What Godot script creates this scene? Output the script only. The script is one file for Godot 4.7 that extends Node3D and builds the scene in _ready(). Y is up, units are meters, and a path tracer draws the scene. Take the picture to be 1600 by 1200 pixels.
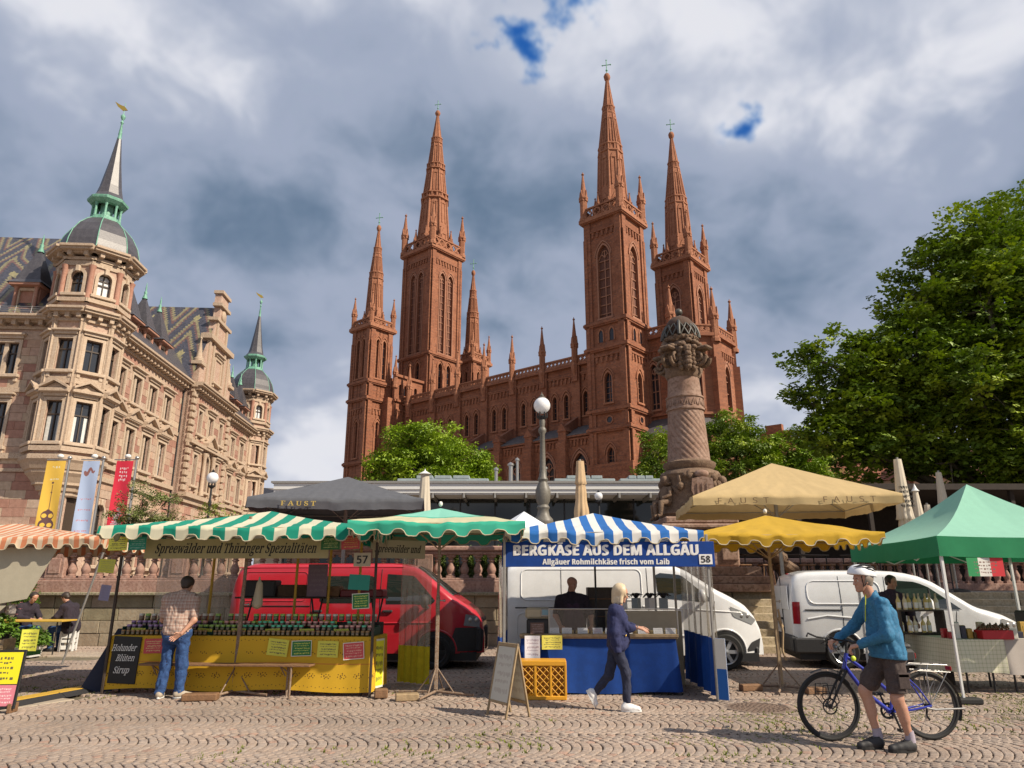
extends Node3D
# A market square in front of a red brick church with five spires and a sandstone town hall.
class MB:
	# collects triangles; corners are given counter-clockwise as seen from outside
	var v := PackedVector3Array()
	var n := PackedVector3Array()
	var uv := PackedVector2Array()
	var ix := PackedInt32Array()
	var col := PackedColorArray()
	var t := Transform3D.IDENTITY
	var tint := Color.WHITE
	var tinted := false
	func p(a: Vector3,nn: Vector3,w: Vector2) -> int:
		v.append(t*a)
		n.append((t.basis*nn).normalized())
		uv.append(w)
		if tinted:
			col.append(tint)
		return v.size() - 1
	func tri(a: Vector3,b: Vector3,c: Vector3) -> void:
		var nn := (b - a).cross(c - a)
		var i := p(a,nn,Vector2(0,1))
		p(b,nn,Vector2(1,1))
		p(c,nn,Vector2(1,0))
		ix.append_array([i,i + 2,i + 1])
	func quad(a: Vector3,b: Vector3,c: Vector3,d: Vector3,u0 := Vector2(0,1),u1 := Vector2(1,0)) -> void:
		var nn := (c - a).cross(d - b)
		var i := p(a,nn,u0)
		p(b,nn,Vector2(u1.x,u0.y))
		p(c,nn,u1)
		p(d,nn,Vector2(u0.x,u1.y))
		ix.append_array([i,i + 2,i + 1,i,i + 3,i + 2])
	func box(x0: float,y0: float,z0: float,x1: float,y1: float,z1: float) -> void:
		var a := Vector3(x0,y0,z0); var b := Vector3(x1,y0,z0); var c := Vector3(x1,y1,z0); var d := Vector3(x0,y1,z0)
		var e := Vector3(x0,y0,z1); var f := Vector3(x1,y0,z1); var g := Vector3(x1,y1,z1); var h := Vector3(x0,y1,z1)
		quad(e,f,g,h); quad(b,a,d,c); quad(a,e,h,d); quad(f,b,c,g); quad(h,g,c,d); quad(a,b,f,e)
	func cbox(c: Vector3,s: Vector3,turn := Vector3.ZERO) -> void:
		var k := t
		t = t*Transform3D(Basis.from_euler(turn),c)
		box(-s.x/2,-s.y/2,-s.z/2,s.x/2,s.y/2,s.z/2)
		t = k
	func bbox(c: Vector3,s: Vector3,b := 0.01,turn := Vector3.ZERO) -> void:
		# a box with chamfered edges
		var k := t
		t = t*Transform3D(Basis.from_euler(turn),c)
		var h := s/2
		for ax in 3:
			for sg in [-1.0,1.0]:
				var u := Vector3.ZERO; var w := Vector3.ZERO; var nn := Vector3.ZERO
				nn[ax] = sg; u[(ax + 1) % 3] = 1; w[(ax + 2) % 3] = sg
				var o := nn*h[ax]
				var hu := u*(h[(ax + 1) % 3] - b); var hw := w*(h[(ax + 2) % 3] - b)
				quad(o - hu - hw,o + hu - hw,o + hu + hw,o - hu + hw)
		for ax in 3:
			var i1 := (ax + 1) % 3; var i2 := (ax + 2) % 3
			for s1 in [-1.0,1.0]:
				for s2 in [-1.0,1.0]:
					var A := Vector3.ZERO; var B := Vector3.ZERO; var L := Vector3.ZERO
					A[i1] = s1*h[i1]; A[i2] = s2*(h[i2] - b)
					B[i1] = s1*(h[i1] - b); B[i2] = s2*h[i2]
					L[ax] = (h[ax] - b)*s1*s2
					quad(A - L,B - L,B + L,A + L)
		for sx in [-1.0,1.0]:
			for sy in [-1.0,1.0]:
				for sz in [-1.0,1.0]:
					var X := Vector3(sx*h.x,sy*(h.y - b),sz*(h.z - b))
					var Y := Vector3(sx*(h.x - b),sy*h.y,sz*(h.z - b))
					var Z := Vector3(sx*(h.x - b),sy*(h.y - b),sz*h.z)
					if sx*sy*sz > 0: tri(X,Y,Z)
					else: tri(X,Z,Y)
		t = k
	func grid(rows: Array,wrap := false,flip := false) -> void:
		# smooth sheet; outside is (along a row) x (from row to row)
		var m: int = rows.size(); var w: int = rows[0].size()
		var base := v.size()
		for i in m:
			for j in w:
				var jl := j - 1 if j > 0 else (w - 2 if wrap else 0)
				var jr := j + 1 if j < w - 1 else (1 if wrap else w - 1)
				var du: Vector3 = rows[i][jr] - rows[i][jl]
				var dv: Vector3 = rows[mini(i + 1,m - 1)][j] - rows[maxi(i - 1,0)][j]
				var nn := du.cross(dv)
				if nn.length_squared() < 1e-14:
					var i2 := clampi(i,1,m - 2)
					du = rows[i2][jr] - rows[i2][jl]
					nn = du.cross(rows[mini(i2 + 1,m - 1)][j] - rows[maxi(i2 - 1,0)][j])
					if nn.length_squared() < 1e-14: nn = Vector3.UP
				p(rows[i][j],-nn if flip else nn,Vector2(float(j)/(w - 1),1.0 - float(i)/(m - 1)))
		for i in m - 1:
			for j in w - 1:
				var a := base + i*w + j
				if flip: ix.append_array([a,a + 1,a + w + 1,a,a + w + 1,a + w])
				else: ix.append_array([a,a + w + 1,a + 1,a,a + w,a + w + 1])
	func lathe(prof: Array,seg := 16,flat := false,a0 := 0.0,a1 := TAU,sharp := 0.75) -> void:
		var ns := []
		for k in prof.size() - 1:
			var d: Vector2 = prof[k + 1] - prof[k]
			ns.append(Vector2(d.y,-d.x).normalized() if d.length() > 1e-7 else Vector2(1,0))
		for k in prof.size() - 1:
			var p0: Vector2 = prof[k]; var p1: Vector2 = prof[k + 1]
			var n0: Vector2 = ns[k]; var n1: Vector2 = ns[k]
			if k > 0 and ns[k - 1].dot(ns[k]) > sharp: n0 = (ns[k - 1] + ns[k]).normalized()
			if k < ns.size() - 1 and ns[k + 1].dot(ns[k]) > sharp: n1 = (ns[k + 1] + ns[k]).normalized()
			var b := v.size()
			for j in seg + 1:
				var a := a0 + (a1 - a0)*j/seg
				var c := cos(a); var s := -sin(a)
				if flat and j < seg:
					var a2 := a0 + (a1 - a0)*(j + 1)/seg
					var c2 := cos(a2); var s2 := -sin(a2)
					var q0 := Vector3(p0.x*c,p0.y,p0.x*s); var q1 := Vector3(p0.x*c2,p0.y,p0.x*s2)
					var q2 := Vector3(p1.x*c2,p1.y,p1.x*s2); var q3 := Vector3(p1.x*c,p1.y,p1.x*s)
					if p0.x < 1e-6: tri(q0,q2,q3)
					elif p1.x < 1e-6: tri(q0,q1,q2)
					else: quad(q0,q1,q2,q3)
				elif not flat:
					p(Vector3(p0.x*c,p0.y,p0.x*s),Vector3(n0.x*c,n0.y,n0.x*s),Vector2(float(j)/seg,1.0 - float(k)/(prof.size() - 1)))
					p(Vector3(p1.x*c,p1.y,p1.x*s),Vector3(n1.x*c,n1.y,n1.x*s),Vector2(float(j)/seg,1.0 - float(k + 1)/(prof.size() - 1)))
			if not flat:
				for j in seg:
					var q := b + j*2
					ix.append_array([q,q + 3,q + 2,q,q + 1,q + 3])
	func tube(pts: Array,rad,seg := 8,cap := true) -> void:
		var rows := []
		var m := pts.size()
		var up := Vector3.UP
		var d0: Vector3 = (pts[1] - pts[0]).normalized()
		if absf(d0.y) > 0.9: up = Vector3.RIGHT
		var side := d0.cross(up).normalized()
		for i in m:
			var d: Vector3 = (pts[mini(i + 1,m - 1)] - pts[maxi(i - 1,0)]).normalized()
			side = (side - d*side.dot(d)).normalized()
			var up2 := side.cross(d)
			var r: float = rad[i] if rad is Array else rad
			var row := PackedVector3Array()
			for j in seg + 1:
				var a := TAU*j/seg
				row.append(pts[i] + (side*cos(a) - up2*sin(a))*r)
			rows.append(row)
		grid(rows,true,true)
		if cap:
			for e in [0,m - 1]:
				var r: PackedVector3Array = rows[e]
				for j in seg:
					if e == 0: tri(pts[e],r[j],r[j + 1])
					else: tri(pts[e],r[j + 1],r[j])
	func bar(a: Vector3,b: Vector3,r: float,seg := 6) -> void:
		tube([a,b],r,seg)
	func prism(poly: PackedVector2Array,z0: float,z1: float) -> void:
		if Geometry2D.is_polygon_clockwise(poly) == false: pass
		var area := 0.0
		for i in poly.size():
			area += poly[i].cross(poly[(i + 1) % poly.size()])
		if area < 0: poly.reverse()
		var q := Geometry2D.triangulate_polygon(poly)
		for k in range(0,q.size(),3):
			var a := poly[q[k]]; var b := poly[q[k + 1]]; var c := poly[q[k + 2]]
			if (b - a).cross(c - a) < 0:
				var s := b; b = c; c = s
			tri(Vector3(a.x,a.y,z1),Vector3(b.x,b.y,z1),Vector3(c.x,c.y,z1))
			tri(Vector3(a.x,a.y,z0),Vector3(c.x,c.y,z0),Vector3(b.x,b.y,z0))
		for i in poly.size():
			var a := poly[i]; var b := poly[(i + 1) % poly.size()]
			quad(Vector3(a.x,a.y,z1),Vector3(a.x,a.y,z0),Vector3(b.x,b.y,z0),Vector3(b.x,b.y,z1))
	func ball(c: Vector3,r,seg := 10,rings := 6) -> void:
		var rr: Vector3 = r if r is Vector3 else Vector3(r,r,r)
		var rows := []
		for i in rings + 1:
			var f := -PI/2 + PI*i/rings
			var row := PackedVector3Array()
			for j in seg + 1:
				var a := TAU*j/seg
				row.append(c + Vector3(cos(a)*cos(f),sin(f),-sin(a)*cos(f))*rr)
			rows.append(row)
		grid(rows,true)
	func join(o: MB,x := Transform3D.IDENTITY) -> void:
		var b := v.size()
		var k := t*x
		for i in o.v.size():
			v.append(k*o.v[i]); n.append((k.basis*o.n[i]).normalized()); uv.append(o.uv[i])
			if tinted: col.append(tint)
		for i in o.ix: ix.append(b + i)
	func mesh() -> ArrayMesh:
		var a := []
		a.resize(Mesh.ARRAY_MAX)
		a[Mesh.ARRAY_VERTEX] = v; a[Mesh.ARRAY_NORMAL] = n; a[Mesh.ARRAY_TEX_UV] = uv; a[Mesh.ARRAY_INDEX] = ix
		if tinted: a[Mesh.ARRAY_COLOR] = col
		var m := ArrayMesh.new()
		m.add_surface_from_arrays(Mesh.PRIMITIVE_TRIANGLES,a)
		return m
# ---------------------------------------------------------------- nodes
var taken := {}

func numbered(called: String) -> String:
	var k: int = taken.get(called,0)
	taken[called] = k + 1
	return called if k == 0 else "%s_%03d" % [called,k]

func part_name(parent: Node,called: String) -> String:
	var key := str(parent.get_instance_id()) + called
	var k: int = taken.get(key,0)
	taken[key] = k + 1
	return called if k == 0 else "%s_%03d" % [called,k]

func tag(o: Node,label: String,category: String,group := "") -> Node:
	o.set_meta("label",label)
	o.set_meta("category",category)
	if group: o.set_meta("group",group)
	return o

func thing(called: String,label: String,category: String,at := Vector3.ZERO,turn := 0.0,group := "") -> Node3D:
	var o := Node3D.new()
	o.name = numbered(called)
	add_child(o,true)
	o.position = at
	o.rotation.y = turn
	tag(o,label,category,group)
	return o

func put(called: String,mb,m: Material,parent: Node3D,x := Transform3D.IDENTITY) -> MeshInstance3D:
	var o := MeshInstance3D.new()
	o.mesh = mb.mesh() if mb is MB else mb
	o.material_override = m
	o.name = part_name(parent,called)
	o.transform = x
	parent.add_child(o,true)
	return o

func solo(called: String,mb,m: Material,label: String,category: String,x := Transform3D.IDENTITY,group := "") -> MeshInstance3D:
	var o := MeshInstance3D.new()
	o.mesh = mb.mesh() if mb is MB else mb
	o.material_override = m
	o.name = numbered(called)
	o.transform = x
	add_child(o,true)
	tag(o,label,category,group)
	return o

func struct(called: String,mb,m: Material,x := Transform3D.IDENTITY) -> MeshInstance3D:
	var o := MeshInstance3D.new()
	o.mesh = mb.mesh() if mb is MB else mb
	o.material_override = m
	o.name = numbered(called)
	o.transform = x
	add_child(o,true)
	o.set_meta("kind","structure")
	return o

func part_label(o: Node,label: String) -> Node:
	o.set_meta("label",label)
	return o

func X(at: Vector3,turn := 0.0) -> Transform3D:
	return Transform3D(Basis(Vector3.UP,turn),at)

func XE(at: Vector3,e: Vector3) -> Transform3D:
	return Transform3D(Basis.from_euler(e),at)

func swarm(called: String,m: Mesh,material: Material,where: Array,parent: Node3D,tints := PackedColorArray()) -> MultiMeshInstance3D:
	var mm := MultiMesh.new()
	mm.transform_format = MultiMesh.TRANSFORM_3D
	mm.use_colors = tints.size() > 0
	mm.mesh = m
	mm.instance_count = where.size()
	for i in where.size():
		mm.set_instance_transform(i,where[i])
		if tints.size() > 0: mm.set_instance_color(i,tints[i])
	var o := MultiMeshInstance3D.new()
	o.multimesh = mm
	o.material_override = material
	o.name = part_name(parent,called)
	parent.add_child(o,true)
	o.set_meta("kind","stuff")
	return o

func words(text: String,height: float,m: Material,parent: Node3D,x: Transform3D,font := "Droid Sans",bold := true,slant := 0.0,width := 0.0,called := "lettering") -> MeshInstance3D:
	# lettering of a given height of the capitals, centred, facing +z
	var f := SystemFont.new()
	f.font_names = PackedStringArray([font])
	f.font_weight = 700 if bold else 400
	var tm := TextMesh.new()
	tm.text = text
	tm.font = f
	tm.font_size = 64
	tm.pixel_size = height/46.0
	tm.depth = 0.003
	tm.curve_step = 1.5
	var o := MeshInstance3D.new()
	var w := tm.get_aabb().size.x
	var k := width/w if width > 0.0 and w > 0.0 else 1.0
	o.mesh = tm
	o.material_override = m
	o.name = part_name(parent,called)
	o.transform = x*Transform3D(Basis(Vector3(k,0,0),Vector3(slant,1,0),Vector3(0,0,1)),Vector3.ZERO)
	parent.add_child(o,true)
	return o
# ---------------------------------------------------------------- materials
var M := {}

func srgb(r: float,g: float,b: float) -> Color:
	return Color(r,g,b).linear_to_srgb()

func noise_image(size: int,freq: float,seed_: int,octaves := 4) -> Image:
	var f := FastNoiseLite.new()
	f.seed = seed_
	f.noise_type = FastNoiseLite.TYPE_SIMPLEX_SMOOTH
	f.frequency = freq
	f.fractal_octaves = octaves
	var im := f.get_seamless_image(size,size)
	im.convert(Image.FORMAT_L8)
	return im
var noises := {}

func blotch(c1: Color,c2: Color,c3: Color,coarse := 0,size := 256) -> ImageTexture:
	# two layers of patches and a fine grain in three linear colours
	if not noises.has("a%d" % size):
		noises["a%d" % size] = noise_image(size,0.012,3,5).get_data()
		noises["b%d" % size] = noise_image(size,0.06,5,4).get_data()
		noises["c%d" % size] = noise_image(size,0.3,9,2).get_data()
	var a: PackedByteArray = noises["a%d" % size]; var b: PackedByteArray = noises["b%d" % size]; var c: PackedByteArray = noises["c%d" % size]
	var out := PackedByteArray()
	out.resize(size*size*3)
	c1 = c1.linear_to_srgb(); c2 = c2.linear_to_srgb(); c3 = c3.linear_to_srgb()
	for i in size*size:
		var x := smoothstep(0.3,0.7,a[i]/255.0)
		var y := smoothstep(0.45,0.8,b[i]/255.0)
		var g := 0.90 + 0.2*(c[i]/255.0)
		var k := c1.lerp(c2,x).lerp(c3,y)
		out[i*3] = int(clampf(k.r*g*255.0,0,255)); out[i*3 + 1] = int(clampf(k.g*g*255.0,0,255)); out[i*3 + 2] = int(clampf(k.b*g*255.0,0,255))
	return ImageTexture.create_from_image(Image.create_from_data(size,size,false,Image.FORMAT_RGB8,out))

func mat(c: Color,rough := 0.8,metal := 0.0) -> StandardMaterial3D:
	var m := StandardMaterial3D.new()
	m.albedo_color = c.linear_to_srgb()
	m.roughness = rough
	m.metallic = metal
	return m

func tmat(c1: Color,c2: Color,c3: Color,rough := 0.85,metres := 2.0,bump := 0.0) -> StandardMaterial3D:
	var m := StandardMaterial3D.new()
	m.albedo_texture = blotch(c1,c2,c3)
	m.roughness = rough
	m.uv1_triplanar = true
	m.uv1_world_triplanar = true
	m.uv1_scale = Vector3.ONE/metres
	if bump > 0.0:
		m.heightmap_enabled = true
		m.heightmap_texture = M.grain
		m.heightmap_scale = bump
	return m

func vary(c: Color,k: float,rough := 0.85,metres := 1.0,bump := 0.0) -> StandardMaterial3D:
	# one colour with patches a little lighter and darker
	var q := 0.06 if k < 0.09 else (0.14 if k < 0.18 else 0.26)
	if not M.has(q): M[q] = blotch(Color(1,1,1)*(1.0 - q)*0.9,Color(0.9,0.9,0.9),Color(1.0 - q*0.4,1.0 - q*0.7,1.0 - q)*0.9,0)
	var m := StandardMaterial3D.new()
	m.albedo_color = (c*1.1).linear_to_srgb()
	m.albedo_texture = M[q]
	m.roughness = rough
	m.uv1_triplanar = true
	m.uv1_world_triplanar = true
	m.uv1_scale = Vector3.ONE/metres
	if bump > 0.0:
		m.heightmap_enabled = true
		m.heightmap_texture = M.grain
		m.heightmap_scale = bump
	return m

func cloth(c: Color,k := 0.08,sheen := 0.15,back := 0.0) -> StandardMaterial3D:
	var m := vary(c,k,0.92,0.7)
	m.rim_enabled = true
	m.rim = sheen
	m.rim_tint = 0.6
	if back > 0.0:
		m.backlight_enabled = true
		m.backlight = Color(back,back,back).linear_to_srgb()
	return m

func leafy(c: Color) -> StandardMaterial3D:
	var m := mat(c,0.55)
	m.vertex_color_use_as_albedo = true
	m.backlight_enabled = true
	m.backlight = Color(0.56,0.6,0.25)
	return m

func picture(im: Image,rough := 0.8) -> StandardMaterial3D:
	var m := StandardMaterial3D.new()
	m.albedo_texture = ImageTexture.create_from_image(im)
	m.roughness = rough
	return m

func _ready() -> void:
	var cam := Camera3D.new()
	cam.name = "camera"
	cam.position = Vector3(0,1.64,0)
	cam.rotation_degrees = Vector3(15.8,0,0)
	cam.fov = 56.8
	cam.near = 0.1
	cam.far = 2500.0
	add_child(cam)
	cam.current = true
	var sun := DirectionalLight3D.new()
	sun.name = "sun"
	sun.light_energy = 1.58
	sun.light_color = Color(1.0,0.945,0.86)
	sun.light_angular_distance = 0.55
	sun.shadow_enabled = true
	sun.sky_mode = DirectionalLight3D.SKY_MODE_LIGHT_ONLY
	add_child(sun)
	var el := deg_to_rad(39.5)
	var to_sun := Vector3(0.894*cos(el),sin(el),0.449*cos(el))
	sun.look_at_from_position(to_sun*50.0,Vector3.ZERO)
	var we := WorldEnvironment.new()
	we.name = "world"
	var e := Environment.new()
	e.background_mode = Environment.BG_SKY
	e.sky = Sky.new()
	var pm := PanoramaSkyMaterial.new()
	pm.panorama = cloudy_sky()
	e.sky.sky_material = pm
	e.background_energy_multiplier = 0.72
	e.tonemap_mode = Environment.TONE_MAPPER_LINEAR
	e.tonemap_exposure = 1.34
	e.sdfgi_enabled = true
	e.ssao_enabled = true
	e.ssil_enabled = true
	we.environment = e
	add_child(we)
	materials()
	ground()
	terrace()
	church()
	town_hall()
	monument()
	restaurant()
	houses()
	trees()
	street_furniture()
	parasols()
	vans()
	stall_57()
	stall_58()
	stall_orange()
	stall_green()
	people()
	bicycle()

func cloudy_sky() -> ImageTexture:
	var w := 2048
	var h := 1024
	var n1 := FastNoiseLite.new(); n1.seed = 11; n1.frequency = 0.42; n1.fractal_octaves = 3; n1.noise_type = FastNoiseLite.TYPE_SIMPLEX_SMOOTH
	var n2 := FastNoiseLite.new(); n2.seed = 31; n2.frequency = 1.25; n2.fractal_octaves = 6; n2.fractal_gain = 0.57; n2.noise_type = FastNoiseLite.TYPE_SIMPLEX_SMOOTH
	var n3 := FastNoiseLite.new(); n3.seed = 5; n3.frequency = 0.9; n3.fractal_octaves = 2; n3.noise_type = FastNoiseLite.TYPE_SIMPLEX_SMOOTH
	var out := PackedByteArray()
	out.resize(w*h*3)
	var holes := [[Vector3(0.026,0.675,-0.737).normalized(),0.040,0.66],[Vector3(0.304,0.559,-0.771).normalized(),0.020,0.44],[Vector3(0.40,0.68,-0.62).normalized(),0.012,0.45],[Vector3(-0.8,0.6,0.5).normalized(),0.04,1.0],[Vector3(0.3,0.7,0.7).normalized(),0.035,1.0],[Vector3(0.75,0.5,0.2).normalized(),0.03,0.9]]
	var dark := Vector3(0.40,0.485,0.585)
	var mid := Vector3(0.65,0.69,0.775)
	var lite := Vector3(0.91,0.915,0.945)
	var blue := Vector3(0.13,0.36,0.68)
	for y in h:
		var f := (0.5 - (y + 0.5)/h)*PI
		if f < -0.01:
			for x in w:
				var i := (y*w + x)*3
				out[i] = 138; out[i + 1] = 126; out[i + 2] = 118
			continue
		var dy := sin(f)
		var band := -0.30*exp(-pow((rad_to_deg(f) - 25.0)/8.0,2.0)) + 0.20*exp(-pow((rad_to_deg(f) - 7.0)/9.0,2.0)) + 0.10
		for x in w:
			var a := (x + 0.5)/w*TAU
			var d := Vector3(sin(a)*cos(f),dy,-cos(a)*cos(f))
			var q := Vector2(d.x,d.z)/(dy + 0.42)*2.3
			var wx := n3.get_noise_2d(q.x*2.0,q.y*2.0)*0.07
			var wy := n3.get_noise_2d(q.x*2.0 + 31.0,q.y*2.0 - 17.0)*0.07
			var big := n1.get_noise_2d(q.x + wx,q.y + wy)
			var fine := n2.get_noise_2d(q.x + wx,q.y + wy)
			var t := 0.5 + band + big*0.34 + fine*0.42 + 0.25*maxf(0.0,fine - 0.12)*smoothstep(-0.1,0.3,big)
			var c: Vector3
			if t < 0.5: c = dark.lerp(mid,smoothstep(-0.05,0.5,t))
			else: c = mid.lerp(lite,smoothstep(0.5,0.98,t))
			for k in holes:
				var s: float = acos(clampf(d.dot(k[0]),-1,1))
				if s < k[1]*3.5:
					var wob := n2.get_noise_2d(q.x*3.2 + 9.0 + q.y,q.y*4.0)
					var m: float = k[2]*exp(-pow(s/k[1],2.0)) + wob*1.15
					var e := smoothstep(0.22,0.95,m)*0.95
					c = c.lerp(lite,exp(-pow(s/k[1]/1.8,2.0))*0.45).lerp(blue,e*smoothstep(2.6,1.4,s/k[1]))
			var i := (y*w + x)*3
			out[i] = int(clampf(c.x*255,0,255)); out[i + 1] = int(clampf(c.y*255,0,255)); out[i + 2] = int(clampf(c.z*255,0,255))
	return ImageTexture.create_from_image(Image.create_from_data(w,h,false,Image.FORMAT_RGB8,out))

func materials() -> void:
	M.grain = ImageTexture.create_from_image(noise_image(256,0.05,21,5))
	M.joint = tmat(Color(0.11,0.085,0.06),Color(0.17,0.135,0.095),Color(0.13,0.125,0.06),0.95,1.3)
	M.far_paving = tmat(Color(0.234,0.183,0.148),Color(0.281,0.226,0.183),Color(0.203,0.164,0.125),0.9,2.4)
	var sett := tmat(Color(0.80,0.78,0.76),Color(1.0,0.98,0.95),Color(0.86,0.78,0.74),0.78,0.35,0.35)
	sett.vertex_color_use_as_albedo = true
	M.sett = sett
	M.slab = vary(Color(0.406,0.343,0.265),0.16,0.9,0.9,0.3)
	var bim := Image.create(512,512,false,Image.FORMAT_RGB8)
	var br := rng(90)
	bim.fill(srgb(0.25,0.125,0.08))
	for y in 102:
		for x in 33:
			var c := Color(0.263,0.088,0.0403).lerp(Color(0.347,0.133,0.0634),br.randf())*(1.0 + 0.14*sin(y*0.9)*sin(x*0.21 + y*0.05))
			if br.randf() < 0.08: c = Color(0.17,0.075,0.05)
			bim.fill_rect(Rect2i(x*16 - (8 if y % 2 else 0),y*5,15,4),c.linear_to_srgb())
	M.brick = picture(bim,0.88)
	M.brick.uv1_triplanar = true
	M.brick.uv1_scale = Vector3.ONE/8.0
	M.brick.detail_enabled = true
	M.brick.detail_blend_mode = BaseMaterial3D.BLEND_MODE_MUL
	M.brick.detail_albedo = blotch(Color(0.80,0.76,0.74),Color(0.98,0.98,0.98),Color(0.72,0.66,0.62))
	M.brick.uv2_triplanar = true
	M.brick.uv2_scale = Vector3.ONE/23.0
	M.brick.detail_uv_layer = BaseMaterial3D.DETAIL_UV_2
	M.brick_trim = tmat(Color(0.295,0.12,0.0624),Color(0.347,0.153,0.0839),Color(0.234,0.0899,0.045),0.88,5.0)
	M.brick_dark = tmat(Color(0.222,0.0846,0.0444),Color(0.27,0.116,0.0645),Color(0.183,0.0712,0.0403),0.9,5.0)
	M.tracery = vary(Color(0.344,0.166,0.104),0.15,0.88,3.0)
	M.church_glass = mat(Color(0.022,0.020,0.026),0.22)
	M.pale_stone = vary(Color(0.42,0.34,0.27),0.15,0.88,3.0)
	M.slate = tmat(Color(0.062,0.058,0.066),Color(0.085,0.080,0.088),Color(0.05,0.047,0.055),0.42,1.4,0.4)
	M.church_slate = vary(Color(0.10,0.095,0.10),0.2,0.6,2.0)
	M.verdigris = tmat(Color(0.136,0.34,0.246),Color(0.204,0.425,0.323),Color(0.085,0.23,0.162),0.6,1.6)
	M.gold = mat(Color(0.75,0.48,0.10),0.3,0.9)
	M.sand_a = tmat(Color(0.421,0.291,0.222),Color(0.475,0.356,0.277),Color(0.361,0.223,0.168),0.88,2.6,0.5)
	M.sand_b = tmat(Color(0.46,0.359,0.264),Color(0.498,0.404,0.311),Color(0.406,0.294,0.209),0.88,2.2,0.5)
	M.sand_red = tmat(Color(0.351,0.174,0.121),Color(0.383,0.21,0.151),Color(0.322,0.154,0.109),0.88,2.0,0.4)
	var blk := tmat(Color(0.80,0.78,0.76),Color(1.0,0.98,0.96),Color(0.9,0.82,0.76),0.88,1.4,0.6)
	blk.vertex_color_use_as_albedo = true
	M.block = blk
	M.sand_trim = tmat(Color(0.425,0.322,0.237),Color(0.461,0.362,0.27),Color(0.321,0.232,0.163),0.86,1.8,0.4)
	M.glass = mat(Color(0.02,0.022,0.026),0.06)
	M.glass.metallic_specular = 0.8
	M.curtain = vary(Color(0.62,0.64,0.62),0.12,0.5,0.8)
	M.wood_dark = vary(Color(0.06,0.042,0.03),0.25,0.6,0.5)
	M.wood_brown = vary(Color(0.22,0.12,0.06),0.3,0.75,0.4,0.3)
	M.wood_pale = vary(Color(0.36,0.264,0.152),0.2,0.75,0.4,0.2)
	M.wood_white = mat(Color(0.65,0.63,0.58),0.5)
	M.red_stone = tmat(Color(0.304,0.179,0.141),Color(0.357,0.228,0.182),Color(0.251,0.144,0.106),0.9,1.6,0.5)
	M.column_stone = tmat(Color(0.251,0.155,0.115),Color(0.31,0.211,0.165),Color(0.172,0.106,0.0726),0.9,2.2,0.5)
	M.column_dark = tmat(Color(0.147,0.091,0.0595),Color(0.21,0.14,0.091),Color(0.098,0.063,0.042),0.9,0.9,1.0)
	M.old_stone = tmat(Color(0.27,0.225,0.158),Color(0.315,0.262,0.188),Color(0.18,0.18,0.09),0.92,1.1,0.6)
	M.step = tmat(Color(0.345,0.277,0.18),Color(0.39,0.323,0.225),Color(0.27,0.225,0.143),0.9,1.3,0.4)
	M.bronze = vary(Color(0.075,0.072,0.062),0.3,0.5,0.6)
	M.iron = mat(Color(0.025,0.025,0.027),0.5,0.3)
	M.steel = mat(Color(0.42,0.41,0.39),0.35,0.85)
	M.galv = vary(Color(0.34,0.33,0.31),0.15,0.5,0.3)
	M.galv.metallic = 0.5
	M.rusty = tmat(Color(0.20,0.14,0.10),Color(0.28,0.22,0.17),Color(0.18,0.09,0.04),0.75,0.4)
	M.white_paint = mat(Color(0.663,0.663,0.646),0.4)
	M.black = mat(Color(0.012,0.012,0.013),0.6)
	M.rubber = vary(Color(0.018,0.018,0.018),0.2,0.8,0.1)
	M.pavilion_glass = mat(Color(0.012,0.016,0.014),0.05)
	M.duct = vary(Color(0.30,0.36,0.38),0.1,0.5,1.0)
	M.cream_cloth = cloth(Color(0.496,0.432,0.304),0.06,0.2,0.25)
	M.wood_yellow = vary(Color(0.55,0.34,0.04),0.15,0.7,0.4)
	M.cheese = vary(Color(0.58,0.42,0.16),0.12,0.5,0.1)
	M.guard = StandardMaterial3D.new()
	M.guard.albedo_color = Color(0.3,0.33,0.33,0.03)
	M.guard.transparency = BaseMaterial3D.TRANSPARENCY_ALPHA
	M.guard.roughness = 0.05
	M.louver = vary(Color(0.15,0.065,0.045),0.2,0.9,0.7)
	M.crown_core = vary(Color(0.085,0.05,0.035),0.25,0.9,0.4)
	M.globe = mat(Color(0.85,0.86,0.88),0.18)
	M.globe.backlight_enabled = true
	M.globe.backlight = Color(0.7,0.7,0.7)
	M.cast = vary(Color(0.15,0.14,0.12),0.2,0.5,0.3)
	M.roof_red = vary(Color(0.27,0.0975,0.0562),0.2,0.85,1.0,0.5)
	M.plaster = vary(Color(0.446,0.36,0.274),0.08,0.9,3.0)
	M.dark_timber = vary(Color(0.035,0.025,0.02),0.2,0.8,0.8)
	M.skin = tmat(Color(0.437,0.234,0.156),Color(0.468,0.265,0.183),Color(0.406,0.195,0.129),0.5,0.12)
	M.skin.subsurf_scatter_enabled = true
	M.skin.subsurf_scatter_strength = 0.08
	M.paper_white = mat(Color(0.75,0.74,0.72),0.7)
	M.ink = mat(Color(0.015,0.014,0.013),0.6)
	M.chalk = mat(Color(0.75,0.75,0.72),0.9)

func rng(s: int) -> RandomNumberGenerator:
	var r := RandomNumberGenerator.new()
	r.seed = s
	return r
# ---------------------------------------------------------------- the square

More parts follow.
